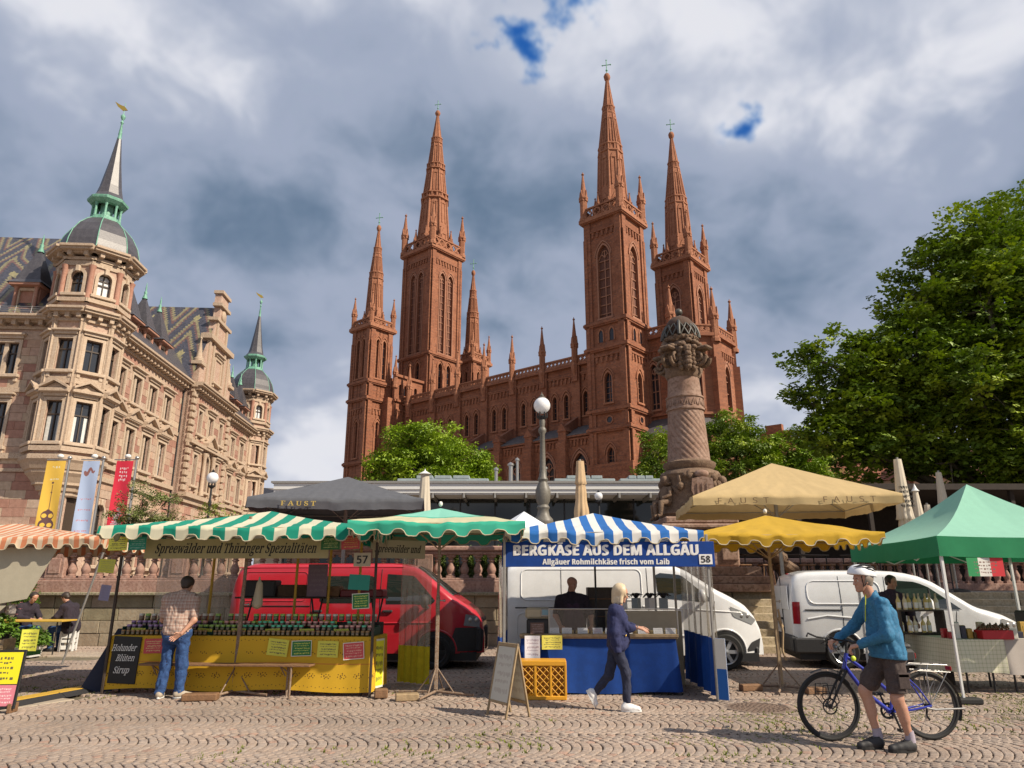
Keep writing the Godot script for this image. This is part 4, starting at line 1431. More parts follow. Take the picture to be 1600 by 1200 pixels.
func town_hall() -> void:
	var h := thing("town_hall","long pinkish sandstone town hall with domed corner turret and patterned slate roof","town hall",Vector3(-28.718,0,-46),deg_to_rad(3.8))
	M.blind = vary(Color(0.66,0.67,0.68),0.06,0.35,1.0)
	var pat := roof_pattern()
	var east := Transform3D(Basis(Vector3.UP, PI / 2), Vector3(1.2, 0, 0))   # wall coordinate = distance along the front
	var ris := Transform3D(Basis(Vector3.UP,PI/2),Vector3(2.0,0,0))
	var south := Transform3D(Basis(),Vector3(0,0,1.9))
	var cols := [Color(0.46,0.323,0.239),Color(0.383,0.218,0.168),Color(0.505,0.396,0.294),Color(0.344,0.186,0.142),Color(0.444,0.312,0.243),Color(0.475,0.364,0.285)]
	# openings of the long front
	var one := []
	for s in [1.9,4.55,7.3,10.15]:
		one.append([s,9.95,1.45,12.6,0]); one.append([s,14.45,1.45,16.5,0]); one.append([s,2.9,1.3,6.2,1])
	var two := []
	for s in [24.3,27.2,30.3]:
		two.append([s,9.95,1.45,12.6,0]); two.append([s,14.45,1.45,16.5,0]); two.append([s,2.9,1.3,6.2,1])
	var mid := [[15.4,9.95,0.85,12.6,0],[15.4,14.45,0.85,16.5,0],[18.1,9.7,1.5,12.2,1],[18.1,14.45,1.45,16.5,0],[20.9,9.95,0.85,12.6,0],[20.9,14.45,0.85,16.5,0],[15.4,2.9,0.85,6.2,1],[18.1,1.6,2.0,6.0,1],[20.9,2.9,0.85,6.2,1]]
	var left := []
	for s in [-4.35,-8.1,-11.8]:
		left.append([s,10.0,1.7,12.85,0]); left.append([s,14.7,1.7,16.85,0]); left.append([s,4.6,1.7,7.2,1])
	var mb := MB.new()
	wall(mb,0.2,13.2,0,18.4,0.5,one)
	var we := put("east_wall",mb,M.sand_a,h,east)
	mb = MB.new()
	wall(mb,22.8,33.5,0,18.4,0.5,two)
	var wf := put("far_wall",mb,M.sand_a,h,east)
	var skips := []
	for o in one + two: skips.append([o[0] - o[2]/2 - 0.2,o[0] + o[2]/2 + 0.2,o[1] - 0.25,apex(o) + 0.3])
	wall_blocks(we,1.2,13.2,0.2,17.6,0.05,0.55,1.15,41,cols,60,skips)
	wall_blocks(wf,22.8,33.0,0.2,17.6,0.05,0.55,1.15,43,cols,0,skips)
	mb = MB.new()
	wall(mb,13.2,22.8,0,18.4,0.5,mid)
	mb.box(13.2,0,-0.9,13.6,18.4,-0.3); mb.box(22.4,0,-0.9,22.8,18.4,-0.3)
	var wr := put("gabled_bay_wall",mb,M.sand_a,h,ris)
	skips = []
	for o in mid: skips.append([o[0] - o[2]/2 - 0.2,o[0] + o[2]/2 + 0.2,o[1] - 0.25,apex(o) + 0.3])
	wall_blocks(wr,13.2,22.8,0.2,17.6,0.07,0.6,1.3,44,cols,40,skips,0.16)
	mb = MB.new()
	wall(mb,-16,0.8,0,18.4,0.5,left)
	var ws := put("south_wall",mb,M.sand_a,h,south)
	skips = []
	for o in left: skips.append([o[0] - o[2]/2 - 0.2,o[0] + o[2]/2 + 0.2,o[1] - 0.25,apex(o) + 0.3])
	wall_blocks(ws,-15,0.6,0.2,17.6,0.05,0.55,1.15,42,cols,120,skips)
	# the solid inside
	mb = MB.new()
	mb.box(-15,0,-33,0.75,18.3,1.4)
	mb.box(-14,0,-22.6,1.55,18.3,-13.4)
	put("inner_walls",mb,M.wood_dark,h)
	for o in one + two:
		var wx: float = o[0]
		var white := 2 if (is_equal_approx(wx,10.15) and o[1] < 12 and o[1] > 8) or (wx > 24 and wx < 29 and o[1] > 8) else 0
		hall_window(h,east*Transform3D(Basis(),Vector3(wx,o[1],0)),o[2],o[3] - o[1],o[4],white,2 if o[4] == 0 else 1)
	for o in mid:
		hall_window(h,ris*Transform3D(Basis(),Vector3(o[0],o[1],0)),o[2],o[3] - o[1],o[4],2 if o[0] == 18.1 and o[1] > 14 else 0,2 if o[2] > 1.2 and o[4] == 0 else 1)
	for o in left:
		hall_window(h,south*Transform3D(Basis(),Vector3(o[0],o[1],0)),o[2],o[3] - o[1],o[4],0,2 if o[4] == 0 else 1)
	# ledges, pediments and the eaves
	mb = MB.new()
	for k in [[0.6,13.0],[23.0,33.0]]:
		mb.t = east
		cornice(mb,k[0],k[1],18.5,0.8,0.62)
		mb.box(k[0],9.2,-0.1,k[1],9.5,0.26); mb.box(k[0],8.3,-0.1,k[1],8.6,0.2)
		mb.box(k[0],13.75,-0.1,k[1],14.05,0.14); mb.box(k[0],0,-0.1,k[1],1.1,0.3)
	mb.t = ris
	cornice(mb,13.0,23.0,18.5,0.85,0.62)
	mb.box(13.1,13.3,-0.1,22.9,13.6,0.45); mb.box(13.0,8.75,-0.1,23.0,9.1,0.55); mb.box(13.1,8.3,-0.1,22.9,8.75,0.3); mb.box(13.0,0,-0.1,23.0,1.1,0.35)
	for s in [13.45,22.55]:
		for k in 14: mb.bbox(Vector3(s,9.5 + k*0.62,0.1),Vector3(0.75,0.46,0.3),0.04)
	for s in [17.0,19.2]:
		mb.t = ris*Transform3D(Basis(),Vector3(s,9.2,0.3))
		mb.lathe([Vector2(0.24,0),Vector2(0.24,0.3),Vector2(0.18,0.4),Vector2(0.16,3.3),Vector2(0.24,3.6),Vector2(0.26,3.8)],10)
	mb.t = ris*Transform3D(Basis(),Vector3(18.1,13.65,0.1)); pediment(mb,2.5,0.95)
	for o in one + two:
		if o[1] > 9 and o[1] < 11:
			mb.t = east*Transform3D(Basis(),Vector3(o[0],13.25,0.0)); pediment(mb,1.9,0.62)
	mb.t = south
	cornice(mb,-16,-0.9,18.5,0.8,0.8)
	mb.box(-16,9.2,-0.1,-1.0,9.55,0.26); mb.box(-16,8.4,-0.1,-1.0,8.6,0.16); mb.box(-16,13.5,-0.1,-1.0,13.8,0.15); mb.box(-16,4.9,-0.1,0.6,5.2,0.25); mb.box(-16,0,-0.1,0.8,1.1,0.3)
	put("ledges",mb,M.sand_trim,h)
	# roofs
	var zr := -4.2
	var yr := 27.4
	mb = MB.new()
	mb.quad(Vector3(-16,18.55,2.3),Vector3(2.0,18.55,2.3),Vector3(-3.6,yr,zr),Vector3(-16,yr,zr),Vector2(0,1.3),Vector2(18.0/8.0,0.0))
	mb.quad(Vector3(-16,yr,zr),Vector3(-3.6,yr,zr),Vector3(-3.6,18.5,-12),Vector3(-16,18.5,-12))
	put("patterned_roof",mb,pat,h)
	mb = MB.new()
	mb.quad(Vector3(2.0,18.55,2.3),Vector3(2.0,18.55,-33.5),Vector3(-3.6,25.6,-33.5),Vector3(-3.6,25.6,-2.0),Vector2(0,1.1),Vector2(3.2,0))
	mb.tri(Vector3(2.0,18.56,2.3),Vector3(-3.6,25.6,-2.0),Vector3(-3.6,yr,zr))
	mb.quad(Vector3(-3.6,25.6,-2),Vector3(-3.6,25.6,-33.5),Vector3(-9,18.5,-33.5),Vector3(-9,18.5,-2))
	put("long_roof",mb,M.slate,h)
	mb = MB.new()
	mb.quad(Vector3(-8,18.6,-12.6),Vector3(1.9,18.6,-12.6),Vector3(1.9,27.4,-18.0),Vector3(-8,27.4,-18.0),Vector2(0,1.0),Vector2(1.25,0.0))
	mb.quad(Vector3(1.9,18.6,-23.4),Vector3(-8,18.6,-23.4),Vector3(-8,27.4,-18.0),Vector3(1.9,27.4,-18.0),Vector2(0,1.0),Vector2(1.25,0.0))
	put("cross_roof",mb,pat,h)
	# the stepped and scrolled gable
	mb = MB.new()
	mb.t = ris
	var g := [[13.9,19.2],[13.9,20.6],[14.6,20.6],[15.0,22.2],[15.4,23.2],[15.2,23.4],[15.2,23.9],[16.2,24.0],[16.5,25.4],[16.4,25.6],[17.1,25.8],[17.2,27.2],[17.0,27.3],[17.1,28.6]]
	var pg := PackedVector2Array()
	for q in g: pg.append(Vector2(q[0],q[1] - (0.7 if q[1] < 19.5 else 0.0)))
	for i in range(g.size() - 1,-1,-1): pg.append(Vector2(36.2 - g[i][0],g[i][1] - (0.7 if g[i][1] < 19.5 else 0.0)))
	mb.prism(pg,-0.55,0.05)
	mb.t = ris
	put("gable",mb,M.sand_a,h)
	mb = MB.new()
	mb.t = ris
	mb.box(14.9,23.3,-0.6,21.3,23.75,0.42); mb.box(16.1,25.5,-0.6,20.1,25.8,0.32); mb.box(16.8,27.2,-0.6,19.4,27.5,0.3); mb.box(16.9,28.5,-0.65,19.3,28.8,0.25)
	mb.box(13.5,20.4,-0.6,14.7,20.7,0.3); mb.box(21.5,20.4,-0.6,22.7,20.7,0.3)
	for s in [15.5,16.6,19.6,20.7]: mb.box(s - 0.2,18.6,-0.1,s + 0.2,23.4,0.18)
	for s in [16.8,19.4]: mb.box(s - 0.2,23.7,-0.1,s + 0.2,25.6,0.2)
	mb.ball(Vector3(18.1,26.5,0.1),Vector3(0.5,0.6,0.2),10,6)
	for s in [14.1,22.1]:
		mb.t = ris*Transform3D(Basis(),Vector3(s,20.7,-0.2))
		mb.lathe([Vector2(0.45,0),Vector2(0.45,0.3),Vector2(0.3,0.4),Vector2(0.06,2.1),Vector2(0.12,2.25),Vector2(0,2.4)],8)
	put("gable_trim",mb,M.sand_trim,h)
	hall_window(h,ris*Transform3D(Basis(),Vector3(18.1,19.8,0.06)),1.5,2.2,0,0,2)
	for s in [3.4,6.0,8.8]: dormer(h,east*Transform3D(Basis(),Vector3(s,18.7,-0.3)))
	for s in [25.0,28.0,31.0]: dormer(h,east*Transform3D(Basis(),Vector3(s,18.7,-0.3)))
	for s in [-4.0,-7.9]: dormer(h,south*Transform3D(Basis(),Vector3(s,19.2,-0.35)))
	# snow guard on the left eaves and a rain pipe on the long front
	mb = MB.new()
	mb.t = south
	for y in [18.95,19.1,19.25]: mb.bar(Vector3(-16,y,0.35),Vector3(-2.2,y,0.35),0.02,5)
	for i in 14: mb.bar(Vector3(-16 + i,18.6,0.4),Vector3(-16 + i,19.3,0.34),0.02,5)
	put("snow_guard",mb,M.steel,h)
	mb = MB.new()
	mb.t = east
	mb.bar(Vector3(13.0,1,0.12),Vector3(13.0,18.2,0.12),0.07,8)
	put("rain_pipe",mb,M.iron,h)
	corner_tower(h,Vector3(0.0,0,1.0),2.05)
	corner_tower(h,Vector3(0.45,0,-34.6),2.0)
	# far end below the second turret
	mb = MB.new()
	mb.box(-12,0,-36.0,1.9,18.3,-33.0)
	put("end_wall",mb,M.sand_a,h)
# ---------------------------------------------------------------- between the stalls and the church

func monument() -> void:
	var c := thing("column_monument","weathered red sandstone column with spiral shaft, lion capital and openwork crown","column monument",Vector3(5.65,1.45,-22.5),0.0)
	var mb := MB.new()
	for q in [[1.95,0.0,0.22],[1.75,0.22,0.44],[1.5,0.44,0.70]]:
		mb.bbox(Vector3(0,(q[1] + q[2])/2,0),Vector3(q[0]*2,q[2] - q[1],q[0]*2),0.03)
	mb.bbox(Vector3(0,1.25,0),Vector3(2.1,1.1,2.1),0.06)
	mb.bbox(Vector3(0,1.86,0),Vector3(2.5,0.16,2.5),0.05)
	mb.bbox(Vector3(0,2.05,0),Vector3(2.2,0.22,2.2),0.05)
	for s in [-1.0,1.0]:
		mb.bbox(Vector3(s*0.75,1.25,1.08),Vector3(0.5,0.75,0.1),0.03)
	put("pedestal",mb,M.column_stone,c)
	# carved drum with cherubs and a coat of arms
	mb = MB.new()
	mb.lathe([Vector2(0.95,2.15),Vector2(1.05,2.3),Vector2(0.92,2.5),Vector2(0.85,3.3),Vector2(0.95,3.5),Vector2(0.9,3.6),Vector2(0.72,3.68),Vector2(0.82,3.8),Vector2(0.82,3.9),Vector2(0.66,3.98)],24)
	var r := rng(12)
	for i in 60:
		var a := r.randf()*TAU
		var y := r.randf_range(2.35,3.45)
		mb.ball(Vector3(cos(a)*0.9,y,sin(a)*0.9),Vector3(r.randf_range(0.05,0.14),r.randf_range(0.06,0.18),r.randf_range(0.05,0.14)),6,4)
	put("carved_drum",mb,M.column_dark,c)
	mb = MB.new()
	mb.prism(PackedVector2Array([Vector2(-0.3,0.35),Vector2(-0.34,0.0),Vector2(-0.2,-0.35),Vector2(0,-0.48),Vector2(0.2,-0.35),Vector2(0.34,0.0),Vector2(0.3,0.35),Vector2(0,0.42)]),0,0.10)
	for q in 3: mb.cbox(Vector3(-0.14 + q*0.14,0.0,0.11),Vector3(0.06,0.4,0.04))
	mb.ball(Vector3(0,0.5,0.02),Vector3(0.22,0.13,0.12),8,5)
	put("coat_of_arms",mb,M.column_stone,c,Transform3D(Basis(Vector3.UP,-0.15),Vector3(0.12,2.95,0.95)))
	for k in 4:
		var a: float = [deg_to_rad(205),deg_to_rad(-25),deg_to_rad(120),deg_to_rad(60)][k]
		if k >= 2: a = [deg_to_rad(140),deg_to_rad(40)][k - 2]
		mb = MB.new()
		# a seated cherub of worn stone
		mb.ball(Vector3(0,0.95,0.02),Vector3(0.15,0.17,0.16),10,7)
		mb.tube([Vector3(0,0.3,0),Vector3(0,0.5,0.02),Vector3(0,0.75,0)],[0.2,0.19,0.12],10)
		for s in [-1.0,1.0]:
			mb.tube([Vector3(s*0.16,0.72,0),Vector3(s*0.28,0.5,0.08),Vector3(s*0.12,0.4,0.25)],[0.075,0.06,0.05],7)
			mb.tube([Vector3(s*0.1,0.3,0.02),Vector3(s*0.17,0.26,0.34),Vector3(s*0.12,-0.1,0.36),Vector3(s*0.12,-0.14,0.46)],[0.12,0.095,0.06,0.05],8)
		mb.tube([Vector3(0.2,0.75,-0.1),Vector3(0.34,0.6,-0.2),Vector3(0.3,0.2,-0.2)],[0.06,0.12,0.03],6)
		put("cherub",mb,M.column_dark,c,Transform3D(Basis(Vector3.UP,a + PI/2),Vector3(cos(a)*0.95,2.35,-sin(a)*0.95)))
	# spiral fluted shaft
	mb = MB.new()
	var rows := []
	for i in 41:
		var row := PackedVector3Array()
		var y := 3.95 + 1.65*i/40.0
		var rr := lerpf(0.67,0.57,i/40.0)
		for j in 121:
			var a := TAU*j/120.0
			var w := absf(fposmod((a + (y - 3.95)*1.35)/TAU*20.0,1.0) - 0.5)*2.0
			var d := 0.026*smoothstep(0.55,0.95,w)*smoothstep(0.0,0.06,i/40.0)*smoothstep(1.0,0.94,i/40.0)
			row.append(Vector3(cos(a)*(rr - d),y,-sin(a)*(rr - d)))
		rows.append(row)
	mb.grid(rows,true)
	put("fluted_shaft",mb,M.column_stone,c)
	mb = MB.new()
	mb.lathe([Vector2(0.57,5.58),Vector2(0.62,5.61),Vector2(0.62,5.66),Vector2(0.585,5.68),Vector2(0.575,6.0),Vector2(0.61,6.02),Vector2(0.61,6.07),Vector2(0.55,6.09)],36)
	for i in 15:
		var a := TAU*i/15
		var p := Vector3(cos(a)*0.585,5.84,-sin(a)*0.585)
		for q in 3:
			mb.cbox(p + Vector3(-sin(a)*(q - 1)*0.06,0.0,-cos(a)*(q - 1)*0.06),Vector3(0.03,0.24 if q != 1 else 0.16,0.035),Vector3(0.4*(q - 1),a,0))
	put("carved_band",mb,M.column_stone,c)
	mb = MB.new()
	mb.lathe([Vector2(0.55,6.07),Vector2(0.525,6.35),Vector2(0.53,6.37),Vector2(0.49,6.85)],36)
	put("plain_shaft",mb,M.column_stone,c)
	# capital: volutes, lion masks and leaves
	mb = MB.new()
	mb.lathe([Vector2(0.52,7.15),Vector2(0.6,7.3),Vector2(0.56,7.5),Vector2(0.62,7.9),Vector2(0.7,8.0),Vector2(0.5,8.3),Vector2(0.42,8.5)],20)
	for k in 4:
		var a := PI/4 + PI/2*k
		mb.t = Transform3D(Basis(Vector3.UP,a),Vector3(0,7.72,0))
		for s in [-1.0,1.0]:
			var pts := []; var rad := []
			for i in 22:
				var f := i/21.0
				var q := f*TAU*1.6
				var rr := 0.27*(1.0 - f*0.8)
				pts.append(Vector3(0.70 + cos(q)*rr*0.9,-sin(q)*rr + 0.0,s*(0.14 + 0.08*f)))
				rad.append(0.07*(1.0 - f*0.4))
			mb.tube(pts,rad,6)
		mb.bbox(Vector3(0.62,0.33,0),Vector3(0.85,0.12,0.4),0.04)
	for k in 4:
		var a := PI/2*k
		mb.t = Transform3D(Basis(Vector3.UP,a),Vector3(0,7.68,0.62))
		# a mask with mane
		mb.ball(Vector3(0,0.05,0.0),Vector3(0.19,0.27,0.17),12,8)
		mb.ball(Vector3(0,-0.10,0.10),Vector3(0.11,0.13,0.1),8,6)
		mb.ball(Vector3(0,0.0,0.15),Vector3(0.045,0.1,0.07),6,5)
		for s in [-1.0,1.0]:
			mb.ball(Vector3(s*0.08,0.1,0.13),Vector3(0.05,0.035,0.04),6,4)
			for q in 5: mb.ball(Vector3(s*(0.2 + 0.03*(q % 2)),0.26 - q*0.14,0.02),Vector3(0.09,0.1,0.09),6,4)
		for q in 4: mb.ball(Vector3(-0.18 + q*0.12,0.33,0.04),Vector3(0.1,0.1,0.09),6,4)
		mb.tube([Vector3(0,-0.18,0.08),Vector3(0.0,-0.42,0.0)],[0.09,0.02],6)
	mb.t = Transform3D.IDENTITY
	for i in 46:
		var a := r.randf()*TAU
		var y := r.randf_range(7.95,8.45)
		var rr := lerpf(0.78,0.5,(y - 7.95)/0.5)
		mb.ball(Vector3(cos(a)*rr,y,sin(a)*rr),Vector3(0.12,0.09,0.12),6,4)
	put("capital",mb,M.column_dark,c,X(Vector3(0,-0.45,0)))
	# crown: beaded ring, ribs and an orb
	mb = MB.new()
	mb.lathe([Vector2(0.52,8.42),Vector2(0.56,8.45),Vector2(0.56,8.56),Vector2(0.5,8.6)],24)
	for i in 26:
		var a := TAU*i/26
		mb.ball(Vector3(cos(a)*0.56,8.5,sin(a)*0.56),0.045,6,4)
	put("crown_ring",mb,M.column_dark,c,X(Vector3(0,-0.45,0)))
	mb = MB.new()
	for i in 14:
		for s in [-1.0,1.0]:
			var pts := []
			for q in 10:
				var f := q/9.0
				var e := f*PI*0.5
				var a: float = TAU*i/14 + s*f*0.9
				var rr := 0.58*cos(e*0.96)
				pts.append(Vector3(cos(a)*rr,8.55 + sin(e)*0.66,sin(a)*rr))
			mb.tube(pts,0.028,5,false)
	for i in 4:
		var pts := []; var a := PI/2*i + 0.3
		for q in 10:
			var e := q/9.0*PI*0.5
			pts.append(Vector3(cos(a)*0.61*cos(e),8.55 + sin(e)*0.7,sin(a)*0.61*cos(e)))
		mb.tube(pts,0.055,6,false)
	put("openwork_crown",mb,M.bronze,c,X(Vector3(0,-0.45,0)))
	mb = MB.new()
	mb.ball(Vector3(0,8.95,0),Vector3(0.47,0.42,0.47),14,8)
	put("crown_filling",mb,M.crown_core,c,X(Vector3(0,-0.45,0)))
	mb = MB.new()
	mb.lathe([Vector2(0.12,9.2),Vector2(0.16,9.27),Vector2(0.05,9.34),Vector2(0.05,9.42)],10)
	mb.ball(Vector3(0,9.53,0),0.125,12,8)
	put("orb",mb,M.bronze,c,X(Vector3(0,-0.45,0)))
	# low lateral volutes of the fountain base on the right side
	mb = MB.new()
	for k in 4: mb.bbox(Vector3(1.6 + k*0.32,1.75 - k*0.36,0.5),Vector3(0.5,0.3,1.1),0.08,Vector3(0,0,-0.6))
	put("scroll_support",mb,M.column_dark,c)

func restaurant() -> void:
	var b := thing("glass_pavilion","low glass restaurant pavilion with a flat white edged roof before the church","pavilion",Vector3(0,1.45,-30))
	var mb := MB.new()
	mb.box(-9.5,3.72,-8,6.6,3.86,1.6)
	mb.box(-9.5,3.86,1.3,6.6,4.10,1.65)
	put("roof_edge",mb,M.white_paint,b)
	mb = MB.new()
	mb.box(-9.6,4.10,-8,6.7,4.18,1.72)
	put("roof",mb,M.galv,b)
	# soffit panels
	for i in 13:
		mb = MB.new()
		mb.box(-9.3 + i*1.24,3.66,0.05,-9.3 + i*1.24 + 1.1,3.715,1.55)
		put("soffit_panel",mb,M.white_paint,b)
		mb = MB.new()
		mb.bbox(Vector3(-9.36 + i*1.24,3.62,0.8),Vector3(0.09,0.2,1.6),0.01)
		put("roof_beam",mb,M.galv,b)
	for i in 11:
		mb = MB.new()
		mb.box(-9.4 + i*1.45,0.1,-0.03,-9.4 + i*1.45 + 1.41,3.6,0.0)
		put("pane",mb,M.pavilion_glass,b)
		mb = MB.new()
		mb.box(-9.44 + i*1.45,0,-0.06,-9.38 + i*1.45,3.7,0.05)
		put("post",mb,M.iron,b)
	mb = MB.new()
	mb.box(-9.4,0,-7.8,6.5,3.7,-3.0)
	put("inner_wall",mb,M.dark_timber,b)
	for q in [[-4.9,3.9,0.25],[1.8,2.6,0.25],[4.6,1.8,0.25]]:
		mb = MB.new()
		mb.bbox(Vector3(q[0] + q[1]/2,4.36,-1.0),Vector3(q[1],0.40,1.5),0.03)
		for k in 3: mb.bbox(Vector3(q[0] + q[1]*(0.3 + 0.2*k),4.62,-0.6),Vector3(q[1]*0.18,0.14,0.7),0.02)
		put("roof_unit",mb,M.duct,b)
	for q in [[0.35,0.75,0.09],[-0.25,0.55,0.07],[0.62,0.95,0.06],[1.75,0.6,0.08]]:
		mb = MB.new()
		mb.lathe([Vector2(q[2],4.18),Vector2(q[2],4.18 + q[1]),Vector2(q[2]*1.6,4.2 + q[1]),Vector2(q[2]*1.6,4.26 + q[1]),Vector2(0,4.34 + q[1])],10)
		put("flue",mb,M.steel,b,X(Vector3(q[0] - 0.4,0,0.8)))
	# dark pergola under the plane tree on the right
	var p := thing("beer_garden_shelter","dark timber beer garden shelter under the plane tree on the right","shelter",Vector3(19,1.45,-29))
	mb = MB.new()
	mb.box(-8.2,3.75,-7,12,3.98,1.4)
	put("roof",mb,M.dark_timber,p)
	mb = MB.new()
	mb.box(-8,0,-6.8,12,3.8,-6.2)
	put("back_wall",mb,M.dark_timber,p)
	for i in 8:
		mb = MB.new()
		mb.bbox(Vector3(-7.9 + i*2.8,1.88,1.1),Vector3(0.16,3.76,0.16),0.01)
		put("post",mb,M.dark_timber,p)
	var g := thing("grey_gazebo","grey roofed gazebo at the right edge behind the green market tent","gazebo",Vector3(19.6,1.45,-20.5))
	mb = MB.new()
	mb.t = Transform3D(Basis(Vector3.UP,0.1),Vector3.ZERO)
	mb.lathe([Vector2(3.6,3.0),Vector2(3.6,3.3),Vector2(0.05,4.6)],4,true,PI/4,TAU + PI/4)
	put("roof",mb,M.galv,g)
	for sx in [-1.0,1.0]:
		for sz in [-1.0,1.0]:
			mb = MB.new()
			mb.bbox(Vector3(sx*2.3,1.5,sz*2.3),Vector3(0.12,3.0,0.12),0.01)
			put("post",mb,M.iron,g)
	# second balustrade on the terrace, behind the bar tables
	var w := thing("rear_balustrade","low red balustrade on the terrace behind the folded bar tables","balustrade",Vector3(12.5,1.45,-25.5))
	mb = MB.new()
	mb.bbox(Vector3(0,0.12,0),Vector3(11,0.24,0.4),0.02)
	mb.bbox(Vector3(0,1.0,0),Vector3(11,0.16,0.4),0.03)
	put("handrail",mb,M.red_stone,w)
	var bm := baluster_mesh(0.68,0.22)
	for i in 33: put("baluster",bm,M.red_stone,w,X(Vector3(-5.4 + i*0.335,0.24,0)))
	# bar tables and stools at the top of the steps
	var tm := MB.new()
	tm.bbox(Vector3(0,1.06,0),Vector3(1.25,0.045,0.6),0.008)
	var lm := MB.new()
	for sx in [-1.0,1.0]:
		for sz in [-1.0,1.0]: lm.bar(Vector3(sx*0.55,0,sz*0.24),Vector3(sx*0.55,1.04,sz*0.24),0.02,6)
		lm.bar(Vector3(sx*0.55,0.25,-0.24),Vector3(sx*0.55,0.25,0.24),0.015,5)
	lm.bar(Vector3(-0.55,0.25,0),Vector3(0.55,0.25,0),0.015,5)
	var sm := MB.new()
	sm.bbox(Vector3(0,0.76,0),Vector3(0.34,0.04,0.34),0.01)
	var sl := MB.new()
	for sx in [-1.0,1.0]:
		for sz in [-1.0,1.0]: sl.bar(Vector3(sx*0.19,0,sz*0.19),Vector3(sx*0.13,0.75,sz*0.13),0.015,5)
		sl.bar(Vector3(sx*0.17,0.28,-0.17),Vector3(sx*0.17,0.28,0.17),0.012,5)
	var tmm := tm.mesh(); var lmm := lm.mesh(); var smm := sm.mesh(); var slm := sl.mesh()
	var spots := [[7.4,"leftmost dark bar table on the terrace beside the column's base"],[9.0,"middle dark bar table on the terrace left of the tent's yellow pole"],[10.8,"dark bar table on the terrace over the white panel van's roof"],[13.0,"rightmost dark bar table on the terrace behind the rear van"]]
	for q in spots:
		var t := thing("bar_table",q[1],"bar table",Vector3(q[0],1.45,-22.3 - (0.3 if q[0] > 10 else 0.0)),0.05*q[0],"bar tables on the terrace")
		put("table_top",tmm,M.wood_dark,t)
		put("frame",lmm,M.iron,t)
	var places := ["in front of the column's base","left of the first bar table","between the first two bar tables","under the second bar table's left end","right of the second bar table","just left of the white van's roof","above the white van's left roof corner","at the third bar table"]
	for i in 8:
		var s := thing("bar_stool","dark brown bar stool on the terrace " + places[i],"bar stool",Vector3(6.9 + i*0.62,1.45,-21.75),0.2*i,"bar stools on the terrace")
		put("seat",smm,M.wood_brown,s)
		put("legs",slm,M.wood_brown,s)

func house(called: String,label: String,at: Vector3,turn: float,w: float,d: float,h: float,rh: float,wallm: Material,roofm: Material,floors: int,cols: int) -> void:
	var o := thing(called,label,"house",at,turn)
	var mb := MB.new()
	mb.box(-w/2,0,-d,w/2,h,0)
	put("wall",mb,wallm,o)
	mb = MB.new()
	mb.t = Transform3D(Basis(Vector3.UP,PI/2),Vector3.ZERO)
	mb.prism(PackedVector2Array([Vector2(-0.5,h),Vector2(d + 0.5,h),Vector2(d/2,h + rh)]),-w/2 - 0.3,w/2 + 0.3)
	var rf := put("roof",mb,roofm,o)
	mb = MB.new()
	mb.bbox(Vector3(w*0.25,h + rh*0.9,-d*0.4),Vector3(0.9,rh*0.9,0.7),0.03)
	put("chimney",mb,M.roof_red,rf)
	for f in floors:
		for c in cols:
			var x := -w/2 + w*(c + 0.5)/cols
			var y := h*(f + 0.35)/floors
			mb = MB.new()
			mb.box(x - 0.62,y - 0.12,0,x + 0.62,y + 1.75,0.08)
			var q := put("window",mb,M.wood_white,o)
			mb = MB.new()
			mb.box(x - 0.5,y,0.07,x + 0.5,y + 1.6,0.09)
			put("pane",mb,M.glass,q)

func houses() -> void:
	house("red_roofed_house","pale house with a red tiled roof seen under the plane tree's left edge",Vector3(38,0,-75),-0.3,16,11,12.2,5.0,M.plaster,M.roof_red,3,6)
	house("plastered_house","pinkish plastered house behind the plane tree with a brown roof",Vector3(46,0,-66),-0.45,15,11,11.5,3.6,vary(Color(0.52,0.36,0.26),0.08,0.9,3.0),vary(Color(0.25,0.12,0.08),0.2,0.9,1.0),3,5)
	house("gabled_house","white gabled house between the town hall's far turret and the grey tent",Vector3(-31.5,0,-104),0.2,10,10,12.8,3.0,M.plaster,vary(Color(0.22,0.2,0.19),0.2,0.8,1.0),3,4)
# ---------------------------------------------------------------- trees

func sprig(seed_: int,leaves: int,size: float,wide: float) -> ArrayMesh:
	var r := rng(seed_)
	var b := MB.new()
	for i in leaves:
		var a := TAU*i/leaves + r.randf_range(-0.4,0.4)
		var lift := r.randf_range(-0.35,0.5)
		var st := Vector3(cos(a),lift*0.6,sin(a))*size*r.randf_range(0.2,0.7)
		var d := Vector3(cos(a + r.randf_range(-0.6,0.6)),r.randf_range(-0.7,0.25),sin(a + r.randf_range(-0.6,0.6))).normalized()
		var l := size*r.randf_range(0.75,1.2)
		var side := d.cross(Vector3.UP).normalized()*l*wide*0.5
		var n := side.cross(d).normalized()*l*0.12
		var m := st + d*l*0.45
		var e := st + d*l
		b.tri(st,m + side + n,m)
		b.tri(st,m,m - side + n)
		b.tri(m,m + side + n,e)
		b.tri(m,e,m - side + n)
	return b.mesh()

